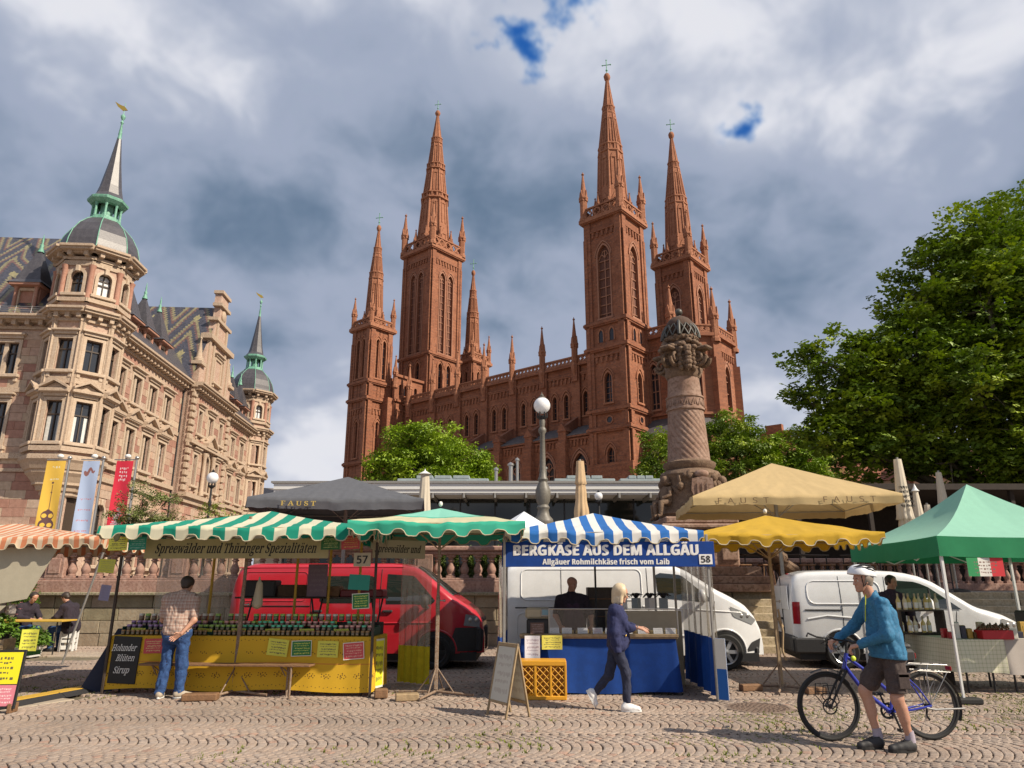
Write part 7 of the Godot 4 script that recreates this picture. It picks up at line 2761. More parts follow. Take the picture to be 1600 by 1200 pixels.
func people() -> void:
	M.denim = tmat(Color(0.0186,0.0527,0.155),Color(0.0279,0.0775,0.205),Color(0.0124,0.0341,0.112),0.9,0.5)
	M.navy = tmat(Color(0.018,0.022,0.075),Color(0.024,0.030,0.095),Color(0.012,0.015,0.055),0.92,0.25)
	M.navy_trousers = tmat(Color(0.020,0.024,0.05),Color(0.028,0.033,0.066),Color(0.014,0.017,0.036),0.9,0.3)
	M.jacket_blue = tmat(Color(0.020,0.135,0.26),Color(0.026,0.165,0.31),Color(0.014,0.10,0.20),0.75,0.4)
	M.shorts_brown = tmat(Color(0.060,0.042,0.038),Color(0.075,0.054,0.048),Color(0.045,0.032,0.030),0.9,0.3)
	M.hair_dark = vary(Color(0.035,0.022,0.015),0.4,0.55,0.05)
	M.hair_blond = tmat(Color(0.60,0.47,0.30),Color(0.72,0.60,0.42),Color(0.40,0.28,0.16),0.5,0.06)
	M.hair_grey = vary(Color(0.28,0.24,0.20),0.3,0.6,0.05)
	M.dark_cloth = tmat(Color(0.020,0.014,0.022),Color(0.030,0.020,0.032),Color(0.014,0.010,0.016),0.92,0.3)
	M.dark_purple = tmat(Color(0.040,0.020,0.042),Color(0.055,0.028,0.055),Color(0.03,0.015,0.032),0.9,0.3)
	var pl := Image.create(128,128,false,Image.FORMAT_RGB8)
	for y in 128:
		for x in 128:
			var c := Color(0.43,0.32,0.26)
			for q in [[x,0],[y,1]]:
				var m: int = q[0] % 32
				if m < 7: c = c.lerp(Color(0.24,0.085,0.06),0.5)
				elif m > 14 and m < 18: c = c.lerp(Color(0.20,0.12,0.10),0.35)
				elif m > 22 and m < 25: c = c.lerp(Color(0.7,0.65,0.6),0.6)
			pl.set_pixel(x,y,c.linear_to_srgb())
	M.plaid = picture(pl,0.9)
	M.plaid.uv1_triplanar = true
	M.plaid.uv1_scale = Vector3.ONE/0.20
	var Y := Vector3.UP
	# ---- the man in the plaid shirt, seen from behind
	var base := Vector3(-5.13,0,-11.55)
	var p := thing("person","person in plaid shirt and blue jeans, hand behind back, looking over the jars","person",base)
	var J := relative({"head": Vector3(-5.13,1.645,-11.66),"neck": Vector3(-5.15,1.535,-11.61),"sl": Vector3(-5.37,1.42,-11.58),"sr": Vector3(-4.95,1.42,-11.58),"el": Vector3(-5.44,1.12,-11.66),"wl": Vector3(-5.36,0.98,-11.86),"er": Vector3(-4.89,1.12,-11.50),"wr": Vector3(-5.01,0.93,-11.38),"hl": Vector3(-5.26,0.88,-11.58),"hr": Vector3(-5.06,0.88,-11.58),"kl": Vector3(-5.28,0.47,-11.60),"kr": Vector3(-5.04,0.47,-11.60),"al": Vector3(-5.30,0.09,-11.54),"ar": Vector3(-5.03,0.09,-11.58),"chest": Vector3(-5.16,1.25,-11.58),"waist": Vector3(-5.16,1.02,-11.56)},base)
	var mb := MB.new()
	var body := [[J.neck - Y*0.06,J.head - Y*0.03,0.058,0.055],[J.sl,J.sr,0.06,0.06],[J.chest,J.waist,0.10,0.10],[J.hl,J.hr,0.085,0.085]]
	body += arm_bones(J.sl,J.el,J.wl,0.052,0.042,0.028) + arm_bones(J.sr,J.er,J.wr,0.052,0.042,0.028)
	body += arm_bones(J.hl,J.kl,J.al,0.08,0.055,0.04) + arm_bones(J.hr,J.kr,J.ar,0.08,0.055,0.04)
	blob(mb,body,0.014,0.04)
	var fw := Vector3(0.05,-0.42,-1)
	blob(mb,head_bones(J.head,fw,Y),0.007,0.02)
	blob(mb,hand_bones(J.wr,Vector3(-0.85,-0.5,0.1),Vector3(-0.2,0.3,-1),-1.0,0.35),0.005,0.008)
	blob(mb,hand_bones(J.wl,Vector3(0.1,-0.4,-0.9),Vector3(-0.5,0.6,-0.2),1.0,0.5),0.005,0.008)
	put("body",mb,M.skin,p)
	mb = MB.new()
	var shirt := [[J.sl + Vector3(0.03,0,0),J.sr - Vector3(0.03,0,0),0.092,0.092],[J.chest + Vector3(-0.10,0.08,0),J.waist + Vector3(-0.09,-0.06,0),0.125,0.130],[J.chest + Vector3(0.10,0.08,0),J.waist + Vector3(0.09,-0.06,0),0.125,0.130],[J.chest + Vector3(0,0.05,0.01),J.waist - Y*0.06,0.135,0.14],[J.sl,J.sl.lerp(J.el,0.75),0.080,0.076],[J.sr,J.sr.lerp(J.er,0.75),0.080,0.076],[J.neck - Y*0.05,J.neck - Y*0.01,0.082,0.068],[J.sl,J.neck - Y*0.01,0.085,0.06],[J.sr,J.neck - Y*0.01,0.085,0.06]]
	blob(mb,shirt,0.013,0.05,[[J.waist - Y*0.13,-Y],[J.neck + Vector3(0,0.0,0),Vector3(0,1,-0.3)]],0.014)
	put("shirt",mb,M.plaid,p)
	mb = MB.new()
	mb.lathe([Vector2(0.074,-0.02),Vector2(0.082,0.01),Vector2(0.072,0.035),Vector2(0.066,0.03)],16)
	put("collar",mb,M.plaid,p,XE(J.neck - Y*0.02,Vector3(-0.25,0,0)))
	mb = MB.new()
	blob(mb,[[J.hl + Y*0.06,J.hr + Y*0.06,0.135,0.135],[J.hl,J.kl,0.108,0.086],[J.kl,J.al,0.086,0.078],[J.hr,J.kr,0.108,0.086],[J.kr,J.ar,0.086,0.078],[J.hl + Vector3(0.03,-0.02,0.05),J.hr + Vector3(-0.03,-0.02,0.05),0.095,0.095]],0.013,0.035,[[J.waist - Y*0.03,Y],[Vector3(0,0.035,0),-Y]],0.016)
	put("jeans",mb,M.denim,p)
	mb = MB.new()
	blob(mb,head_hair(J.head,fw,Y,0.012),0.008,0.02,[[J.head + Vector3(0,-0.015,-0.02),Vector3(0,-0.35,-1)],[J.head - Y*0.055,-Y]])
	put("hair",mb,M.hair_dark,p)
	var light_shoe := vary(Color(0.42,0.36,0.28),0.1,0.8,0.2)
	shoe(p,J.al + Vector3(0.02,-0.085,0.09),J.al + Vector3(-0.02,-0.085,-0.19),Y,0.098,light_shoe,M.white_paint)
	shoe(p,J.ar + Vector3(-0.06,-0.085,0.05),J.ar + Vector3(0.20,-0.085,-0.07),Y,0.098,light_shoe,M.white_paint)
	# ---- the woman walking past
	base = Vector3(1.42,0,-10.5)
	p = thing("person","blond person in navy jacket and white trainers walking past the cheese stall","person",base)
	J = relative({"head": Vector3(1.545,1.52,-10.5),"neck": Vector3(1.50,1.38,-10.5),"sn": Vector3(1.43,1.30,-10.33),"sf": Vector3(1.47,1.30,-10.67),"en": Vector3(1.40,1.02,-10.28),"cuff": Vector3(1.44,0.76,-10.30),"ef": Vector3(1.62,1.09,-10.72),"wf": Vector3(1.76,1.06,-10.55),"wn": Vector3(1.735,1.075,-10.38),"hn": Vector3(1.44,0.82,-10.42),"hf": Vector3(1.46,0.82,-10.58),"kb": Vector3(1.34,0.44,-10.56),"ab": Vector3(1.16,0.22,-10.60),"kf": Vector3(1.56,0.47,-10.42),"af": Vector3(1.555,0.11,-10.40),"chest": Vector3(1.47,1.18,-10.5),"waist": Vector3(1.46,0.98,-10.5)},base)
	mb = MB.new()
	body = [[J.neck - Y*0.05,J.head - Y*0.03,0.05,0.047],[J.sn,J.sf,0.05,0.05],[J.chest,J.waist,0.08,0.08],[J.hn,J.hf,0.08,0.08],[J.sf,J.ef,0.045,0.037],[J.ef,J.wf,0.037,0.024],[J.sn + Vector3(0.06,-0.05,0),J.wn - Vector3(0.12,0.02,0),0.045,0.035],[J.wn - Vector3(0.12,0.02,0),J.wn,0.034,0.024]]
	body += arm_bones(J.hf,J.kb,J.ab,0.072,0.05,0.034) + arm_bones(J.hn,J.kf,J.af,0.072,0.05,0.034)
	blob(mb,body,0.014,0.035)
	fw = Vector3(1,-0.42,0.06)
	blob(mb,head_bones(J.head,fw,Y,0.96),0.006,0.016)
	blob(mb,hand_bones(J.wn,Vector3(0.9,-0.25,0.1),Vector3(0.1,0.9,0.35),-1.0,0.22,0.95),0.0045,0.007)
	blob(mb,hand_bones(J.wf,Vector3(0.85,0.1,0.4),Vector3(-0.2,0.95,-0.2),1.0,0.3,0.95),0.0045,0.007)
	put("body",mb,M.skin,p)
	face_details(p,J.head,fw,Y)
	mb = MB.new()
	blob(mb,[[J.sn,J.sf,0.088,0.088],[J.chest + Vector3(0.0,0.05,0.07),J.waist + Vector3(0.0,-0.12,0.08),0.128,0.135],[J.chest + Vector3(0.0,0.05,-0.07),J.waist + Vector3(0.0,-0.12,-0.08),0.128,0.135],[J.chest + Vector3(0.05,0.0,0.0),J.waist + Vector3(0.08,-0.08,0.0),0.115,0.12],[J.sn + Vector3(0.05,-0.06,0.0),J.wn - Vector3(0.13,0.02,-0.01),0.075,0.062],[J.wn - Vector3(0.13,0.02,0),J.wn - Vector3(0.06,0.01,0),0.055,0.046],[J.ef,J.ef.lerp(J.wf,0.7),0.066,0.05],[J.sn,J.en,0.080,0.074],[J.en,J.cuff,0.074,0.062],[J.sf,J.ef,0.078,0.068],[J.neck - Y*0.06,J.neck - Y*0.03,0.085,0.07],[J.sn,J.neck,0.08,0.055],[J.sf,J.neck,0.08,0.055]],0.013,0.035,[[J.neck + Vector3(0,-0.005,0),Vector3(0.25,1,0)],[Vector3(0,J.cuff.y - 0.01,0),-Y]],0.014)
	put("jacket",mb,M.navy,p)
	mb = MB.new()
	for q in [[0.155,-0.01,0.19],[0.15,-0.20,0.20]]:
		mb.ball(J.waist + Vector3(0.10,0.19 + q[1],0.185),Vector3(0.013,0.013,0.008),8,5)
	put("buttons",mb,M.gold,p)
	mb = MB.new()
	for q in [0.19,-0.01]: mb.bbox(J.waist + Vector3(0.07,q + 0.02,0.19),Vector3(0.11,0.035,0.02),0.006,Vector3(0,0.35,0))
	put("pocket_flaps",mb,M.navy,p)
	mb = MB.new()
	blob(mb,[[J.hn + Y*0.05,J.hf + Y*0.05,0.118,0.118],[J.hf,J.kb,0.095,0.068],[J.kb,J.kb.lerp(J.ab,0.95),0.068,0.056],[J.hn,J.kf,0.095,0.068],[J.kf,J.kf.lerp(J.af,0.95),0.068,0.058]],0.013,0.03,[[J.waist + Y*0.02,Y]],0.014)
	put("trousers",mb,M.navy_trousers,p)
	mb = MB.new()
	var hb := head_hair(J.head,fw,Y,0.024)
	hb.append([J.head + Vector3(-0.06,0.02,0.0),J.head + Vector3(-0.085,-0.10,0.0),0.07,0.055])
	for q in [-1.0,1.0]:
		hb.append([J.head + Vector3(0.0,0.06,q*0.07),J.head + Vector3(-0.02,-0.11,q*0.075),0.038,0.032])
		hb.append([J.head + Vector3(0.045,0.09,q*0.04),J.head + Vector3(0.055,-0.02,q*0.078),0.028,0.018])
	for q in 9: hb.append([J.head + Vector3(-0.08 + 0.015*(q % 3),-0.06,-0.07 + q*0.0175),J.head + Vector3(-0.10 + 0.02*(q % 3),-0.135 + 0.012*(q % 2),-0.075 + q*0.019),0.022,0.010])
	blob(mb,hb,0.007,0.016,[[J.head + Vector3(0.058,0.03,0),Vector3(1,0.05,0)]])
	put("hair",mb,M.hair_blond,p)
	mb = MB.new()
	for q in [-1.0,1.0]: mb.tube([J.head + Vector3(0.02,0.02,q*0.072),J.head + Vector3(0.085,-0.02,q*0.05),J.head + Vector3(0.098,-0.035,q*0.02)],0.0035,5)
	put("glasses",mb,M.black,p)
	mb = MB.new()
	mb.t = Transform3D(Basis(Vector3(0,0,1),PI/2 - 0.2),J.wn)
	mb.lathe([Vector2(0.026,-0.008),Vector2(0.031,0),Vector2(0.026,0.008)],14)
	put("wristwatch",mb,M.steel,p)
	var wshoe := vary(Color(0.78,0.78,0.78),0.04,0.6,0.2)
	shoe(p,Vector3(1.02,0.235,-10.6) - base,Vector3(1.14,0.01,-10.6) - base,Vector3(1,0.55,0),0.092,wshoe,M.white_paint)
	shoe(p,Vector3(1.47,0.0,-10.4) - base,Vector3(1.745,0.0,-10.38) - base,Y,0.094,wshoe,M.white_paint)
	# ---- the cyclist
	base = Vector3(3.86,0,-8.05)
	p = thing("person","person with white helmet, blue jacket and brown shorts pushing a blue bicycle","person",base)
	J = relative({"head": Vector3(3.875,1.68,-8.15),"neck": Vector3(3.96,1.54,-8.15),"sn": Vector3(3.965,1.44,-7.97),"sf": Vector3(4.00,1.44,-8.33),"en": Vector3(3.93,1.14,-7.88),"wn": Vector3(3.73,1.02,-8.10),"ef": Vector3(3.86,1.20,-8.46),"wf": Vector3(3.645,1.05,-8.44),"hn": Vector3(4.04,0.90,-8.02),"hf": Vector3(4.03,0.90,-8.22),"kn": Vector3(4.00,0.50,-7.98),"an": Vector3(4.085,0.12,-8.0),"kf": Vector3(3.775,0.55,-8.2),"af": Vector3(3.83,0.12,-8.16),"chest": Vector3(4.00,1.30,-8.14),"waist": Vector3(4.03,1.04,-8.12)},base)
	mb = MB.new()
	body = [[J.neck - Y*0.08,J.head - Y*0.03 + Vector3(0.02,0,0),0.06,0.056],[J.sn,J.sf,0.06,0.06],[J.chest,J.waist,0.10,0.10],[J.hn,J.hf,0.085,0.085]]
	body += arm_bones(J.sn,J.en,J.wn,0.05,0.04,0.028) + arm_bones(J.sf,J.ef,J.wf,0.05,0.04,0.028)
	body += arm_bones(J.hn,J.kn,J.an,0.08,0.056,0.036) + arm_bones(J.hf,J.kf,J.af,0.08,0.056,0.036)
	# calves and kneecaps
	for s in [["kn","an"],["kf","af"]]:
		body.append([J[s[0]].lerp(J[s[1]],0.22) + Vector3(0.018,0,0),J[s[0]].lerp(J[s[1]],0.5) + Vector3(0.014,0,0),0.050,0.044])
		body.append([J[s[0]] + Vector3(-0.012,0.02,0),J[s[0]] + Vector3(-0.012,-0.03,0),0.046,0.042])
	blob(mb,body,0.0125,0.035)
	fw = Vector3(-1,-0.14,0.12)
	blob(mb,head_bones(J.head,fw,Y),0.006,0.016)
	blob(mb,hand_bones(J.wn,Vector3(-0.75,-0.25,-0.5),Vector3(-0.2,0.95,0.1),1.0,0.75),0.0045,0.007)
	blob(mb,hand_bones(J.wf,Vector3(-0.9,-0.2,0.25),Vector3(-0.15,0.95,0.0),-1.0,0.75),0.0045,0.007)
	put("body",mb,M.skin,p)
	face_details(p,J.head,fw,Y)
	mb = MB.new()
	blob(mb,[[J.sn + Vector3(0,-0.01,-0.02),J.sf + Vector3(0,-0.01,0.02),0.092,0.092],[J.chest + Vector3(0.02,0.03,0.075),J.waist + Vector3(0.0,-0.13,0.095),0.13,0.148],[J.chest + Vector3(0.02,0.03,-0.075),J.waist + Vector3(0.0,-0.13,-0.095),0.13,0.148],[J.chest + Vector3(-0.03,0.05,0),J.waist + Vector3(-0.04,-0.12,0),0.13,0.135],[J.chest + Vector3(0.04,0.06,0),J.waist + Vector3(0.03,-0.13,0),0.13,0.135],[J.sn,J.en,0.078,0.070],[J.en,J.en.lerp(J.wn,0.93),0.070,0.050],[J.sf,J.ef,0.078,0.068],[J.ef,J.ef.lerp(J.wf,0.93),0.066,0.048],[J.neck - Y*0.09,J.neck + Vector3(-0.01,0.015,0),0.09,0.070],[J.en + Vector3(0.05,0.02,0),J.en + Vector3(0.06,0.10,0),0.03,0.02],[J.waist + Vector3(0.10,-0.08,0.05),J.waist + Vector3(0.12,-0.16,0.06),0.05,0.03]],0.012,0.03,[[J.waist + Vector3(0,-0.155,0),Vector3(-0.06,-1,0)],[J.neck + Vector3(0,0.03,0),Vector3(-0.35,1,0)]],0.014)
	put("jacket",mb,M.jacket_blue,p)
	mb = MB.new()
	mb.tube([J.neck + Vector3(-0.085,0.0,0.03),J.chest + Vector3(-0.165,0.06,0.05),J.chest + Vector3(-0.178,-0.04,0.05)],0.006,5)
	put("zip",mb,mat(Color(0.45,0.50,0.03),0.6),p)
	mb = MB.new()
	blob(mb,[[J.hn + Y*0.03,J.hf + Y*0.03,0.112,0.112],[J.hn,J.hn.lerp(J.kn,0.80),0.110,0.104],[J.hf,J.hf.lerp(J.kf,0.80),0.118,0.102],[J.hn + Vector3(0.05,0,-0.03),J.hf + Vector3(0.05,0,0.03),0.10,0.10]],0.012,0.03,[[J.hn.lerp(J.kn,0.86),Vector3(0.0,-1,0)],[J.waist + Y*0.0,Y]],0.014)
	put("shorts",mb,M.shorts_brown,p)
	mb = MB.new()
	mb.bbox(J.hn.lerp(J.kn,0.55) + Vector3(0.03,0,0.108),Vector3(0.12,0.15,0.02),0.008)
	mb.bbox(J.hn.lerp(J.kn,0.40) + Vector3(0.03,0,0.114),Vector3(0.13,0.05,0.02),0.008)
	put("cargo_pocket",mb,M.shorts_brown,p)
	mb = MB.new()
	for s in ["an","af"]:
		mb.tube([J[s] + Vector3(-0.005,0.075,0),J[s] + Vector3(0.0,0.03,0),J[s] + Vector3(0.0,-0.03,0)],[0.045,0.046,0.05],12)
	put("socks",mb,vary(Color(0.36,0.32,0.38),0.1,0.95,0.1),p)
	shoe(p,J.an + Vector3(0.045,-0.12,0),J.an + Vector3(-0.255,-0.12,0.03),Y,0.105,M.plastic,M.rubber)
	shoe(p,J.af + Vector3(0.05,-0.115,0),J.af + Vector3(-0.25,-0.12,0.05),Y,0.105,M.plastic,M.rubber)
	mb = MB.new()
	blob(mb,head_hair(J.head,fw,Y,0.010),0.007,0.02,[[J.head + Vector3(-0.015,0.0,0),Vector3(-1,0.2,0)],[J.head - Y*0.05,-Y]])
	put("hair",mb,M.hair_grey,p)
	# helmet: a vented shell with straps
	var hc: Vector3 = J.head + Vector3(0.0,0.065,0)
	mb = MB.new()
	blob(mb,[[hc + Vector3(-0.055,0.005,0),hc + Vector3(0.055,0.0,0),0.098,0.096],[hc + Vector3(-0.03,0.01,-0.015),hc + Vector3(-0.03,0.01,0.015),0.105,0.105],[hc + Vector3(0.10,-0.01,0),hc + Vector3(0.12,-0.03,0),0.06,0.045]],0.007,0.02,[[hc + Vector3(0,-0.005,0),Vector3(-0.12,-1,0)]])
	var hel := put("helmet",mb,mat(Color(0.72,0.73,0.75),0.35),p)
	mb = MB.new()
	for s in [-1.0,1.0]:
		for q in 3:
			var y := 0.045 + 0.03*(2 - q)
			var zz: float = s*[0.101,0.086,0.05][q]
			mb.tube([hc + Vector3(-0.115 + 0.02*q,y - 0.02,zz*0.72),hc + Vector3(-0.02,y + 0.004,zz),hc + Vector3(0.07,y - 0.002,zz*0.92)],[0.004,0.013,0.004],7)
			mb.tube([hc + Vector3(0.02,y - 0.02,zz*1.0),hc + Vector3(0.09,y - 0.026,zz*0.86),hc + Vector3(0.13,y - 0.045,zz*0.6)],[0.004,0.011,0.003],7)
	put("vents",mb,M.black,hel)
	mb = MB.new()
	for s in [-1.0,1.0]:
		mb.tube([hc + Vector3(-0.045,-0.01,s*0.083),J.head + Vector3(-0.025,-0.05,s*0.07),J.head + Vector3(-0.035,-0.108,s*0.02)],0.005,5)
		mb.tube([hc + Vector3(0.05,-0.01,s*0.083),J.head + Vector3(-0.015,-0.05,s*0.072)],0.005,5)
	put("chin_strap",mb,M.black,hel)
	# ---- vendor at the cheese stall
	base = Vector3(1.06,0,-13.05)
	p = thing("person","bald person in dark clothes serving behind the cheese stall's glass guard","person",base)
	upper_person(p,Vector3(0.0,1.655,0.02),Vector3(0.55,-0.4,0.8),[Vector3(-0.21,1.385,0),Vector3(-0.30,1.13,0.06),Vector3(-0.24,0.97,0.36)],[Vector3(0.21,1.385,0),Vector3(0.31,1.12,0.06),Vector3(0.29,0.96,0.36)],M.dark_cloth,M.dark_purple,null,true)
	# ---- vendor under the green tent
	base = Vector3(7.0,0,-13.75)
	p = thing("person","person in dark purple jumper standing behind bottles under the green tent","person",base)
	upper_person(p,Vector3(0.06,1.69,0.02),Vector3(0.5,-0.35,0.8),[Vector3(-0.21,1.41,0),Vector3(-0.34,1.17,0.02),Vector3(-0.28,1.0,0.30)],[Vector3(0.21,1.41,0),Vector3(0.33,1.17,0.03),Vector3(0.25,1.0,0.30)],M.dark_purple,M.dark_cloth,M.hair_dark,false)
	# ---- two people sitting at the left stall's table
	seated("person in a black coat sitting on a white stool at the left market table",Vector3(-11.45,0,-19.4),-1.75,M.hair_dark)
	seated("person in dark clothes bent over the left market table in the shade",Vector3(-12.75,0,-19.5),1.2,M.hair_dark)

func head_hair(c: Vector3,fw: Vector3,up: Vector3,t: float) -> Array:
	fw = fw.normalized()
	up = (up - fw*up.dot(fw)).normalized()
	var sd := up.cross(fw)
	return [[c + up*0.037 - fw*0.034,c + up*0.038 + fw*0.010,0.079 + t,0.074 + t],[c + up*0.036 - sd*0.022 - fw*0.01,c + up*0.036 + sd*0.022 - fw*0.01,0.070 + t,0.070 + t],[c - up*0.03 - fw*0.045,c + up*0.02 - fw*0.05,0.052 + t,0.06 + t]]

func upper_person(p: Node3D,head: Vector3,fw: Vector3,left: Array,right: Array,top: Material,vest: Material,hair: Variant,short: bool) -> void:
	var Y := Vector3.UP
	var mb := MB.new()
	var neck := head - Y*0.115 - fw.normalized()*0.03
	var body := [[neck - Y*0.02,head - Y*0.03,0.064,0.060],[left[0],right[0],0.06,0.06],[Vector3(0,1.3,0),Vector3(0,1.0,0),0.10,0.10],[Vector3(-0.09,0.92,0),Vector3(0.09,0.92,0),0.1,0.1]]
	body += arm_bones(left[0],left[1],left[2],0.055,0.045,0.03) + arm_bones(right[0],right[1],right[2],0.055,0.045,0.03)
	for s in [-1.0,1.0]: body += arm_bones(Vector3(s*0.1,0.9,0),Vector3(s*0.12,0.48,0.02),Vector3(s*0.12,0.08,-0.02),0.09,0.06,0.045)
	blob(mb,body,0.015,0.04)
	blob(mb,head_bones(head,fw,Y),0.007,0.018)
	blob(mb,hand_bones(left[2],Vector3(0.15,-0.35,0.9),Vector3(-0.3,0.9,0.3),-1.0,0.4),0.005,0.008)
	blob(mb,hand_bones(right[2],Vector3(-0.1,-0.35,0.9),Vector3(0.3,0.9,0.3),1.0,0.4),0.005,0.008)
	put("body",mb,M.skin,p)
	face_details(p,head,fw,Y)
	mb = MB.new()
	var sleeve := 0.8 if short else 1.0
	var cl := [[left[0],neck - Y*0.075,0.085,0.062],[right[0],neck - Y*0.075,0.085,0.062],[left[0],right[0],0.08,0.08],[Vector3(0,1.32,0),Vector3(0,0.9,0),0.14,0.145],[Vector3(-0.09,1.33,0),Vector3(-0.10,0.9,0),0.14,0.145],[Vector3(0.09,1.33,0),Vector3(0.10,0.9,0),0.14,0.145],[left[0],left[0].lerp(left[1],sleeve),0.085,0.078],[right[0],right[0].lerp(right[1],sleeve),0.085,0.078],[neck - Y*0.10,neck - Y*0.05,0.085,0.072]]
	if not short:
		cl.append([left[1],left[1].lerp(left[2],0.9),0.074,0.052]); cl.append([right[1],right[1].lerp(right[2],0.9),0.074,0.052])
	blob(mb,cl,0.015,0.045,[[Vector3(0,0.80,0),-Y],[neck - Y*0.015,Y]],0.012)
	put("top",mb,top,p)
	mb = MB.new()
	blob(mb,[[Vector3(-0.06,1.28,0.03),Vector3(-0.09,0.88,0.03),0.12,0.15],[Vector3(0.06,1.28,0.03),Vector3(0.09,0.88,0.03),0.12,0.15]],0.018,0.03,[[Vector3(0,0.78,0),-Y]])
	put("apron",mb,vest,p)
	mb = MB.new()
	blob(mb,[[Vector3(-0.1,0.92,0),Vector3(0.1,0.92,0),0.13,0.13],[Vector3(-0.1,0.9,0),Vector3(-0.12,0.48,0.02),0.11,0.085],[Vector3(-0.12,0.48,0.02),Vector3(-0.12,0.1,-0.02),0.085,0.075],[Vector3(0.1,0.9,0),Vector3(0.12,0.48,0.02),0.11,0.085],[Vector3(0.12,0.48,0.02),Vector3(0.12,0.1,-0.02),0.085,0.075]],0.018,0.03,[],0.014)
	put("trousers",mb,M.dark_cloth,p)
	for s in [-1.0,1.0]: shoe(p,Vector3(s*0.12,0,-0.09),Vector3(s*0.13,0,0.19),Y,0.1,M.plastic,M.rubber)
	if hair != null:
		mb = MB.new()
		blob(mb,head_hair(head,fw,Y,0.010),0.008,0.02,[[head + fw.normalized()*0.035,fw.normalized()],[head - Y*0.06,-Y]])
		put("hair",mb,hair,p)

func seated(label: String,base: Vector3,turn: float,hair: Material) -> void:
	var p := thing("person",label,"person",base,turn)
	var Y := Vector3.UP
	var head := Vector3(0,1.33,0.26)
	var mb := MB.new()
	var body := [[Vector3(0,1.17,0.14),head - Y*0.03,0.06,0.055],[Vector3(-0.2,1.10,0.08),Vector3(0.2,1.10,0.08),0.06,0.06],[Vector3(0,1.0,0.06),Vector3(0,0.62,-0.04),0.10,0.10]]
	for s in [-1.0,1.0]:
		body += arm_bones(Vector3(s*0.2,1.10,0.08),Vector3(s*0.27,0.85,0.2),Vector3(s*0.12,0.80,0.45),0.052,0.042,0.028)
		body += arm_bones(Vector3(s*0.1,0.56,0.0),Vector3(s*0.14,0.55,0.42),Vector3(s*0.14,0.09,0.36),0.08,0.058,0.04)
	blob(mb,body,0.016,0.04)
	var fw := Vector3(0,-0.8,1)
	blob(mb,head_bones(head,fw,Y),0.009,0.018)
	for s in [-1.0,1.0]: blob(mb,hand_bones(Vector3(s*0.12,0.80,0.45),Vector3(-s*0.4,-0.1,0.9),Vector3(0,1,0),s,0.4),0.007,0.008)
	put("body",mb,M.skin,p)
	mb = MB.new()
	var cl := [[Vector3(0,1.04,0.05),Vector3(0,0.58,-0.05),0.15,0.16],[Vector3(-0.18,1.09,0.07),Vector3(0.18,1.09,0.07),0.1,0.1],[Vector3(-0.08,1.02,0.05),Vector3(-0.1,0.58,-0.05),0.145,0.16],[Vector3(0.08,1.02,0.05),Vector3(0.1,0.58,-0.05),0.145,0.16],[Vector3(0,1.14,0.10),Vector3(0,1.19,0.15),0.09,0.075]]
	for s in [-1.0,1.0]: cl += arm_bones(Vector3(s*0.2,1.09,0.08),Vector3(s*0.27,0.85,0.2),Vector3(s*0.135,0.805,0.42),0.085,0.072,0.052)
	blob(mb,cl,0.016,0.04,[],0.014)
	put("coat",mb,M.dark_cloth,p)
	mb = MB.new()
	var tr := []
	for s in [-1.0,1.0]: tr += arm_bones(Vector3(s*0.1,0.56,0.0),Vector3(s*0.14,0.55,0.42),Vector3(s*0.14,0.10,0.36),0.10,0.078,0.065)
	blob(mb,tr,0.018,0.03,[],0.014)
	put("trousers",mb,M.denim,p)
	for s in [-1.0,1.0]: shoe(p,Vector3(s*0.14,0,0.28),Vector3(s*0.15,0,0.56),Y,0.1,M.plastic,M.rubber)
	mb = MB.new()
	blob(mb,head_hair(head,fw,Y,0.012),0.009,0.02,[[head + fw.normalized()*0.03,fw.normalized()]])
	put("hair",mb,hair,p)
# ---------------------------------------------------------------- the bicycle

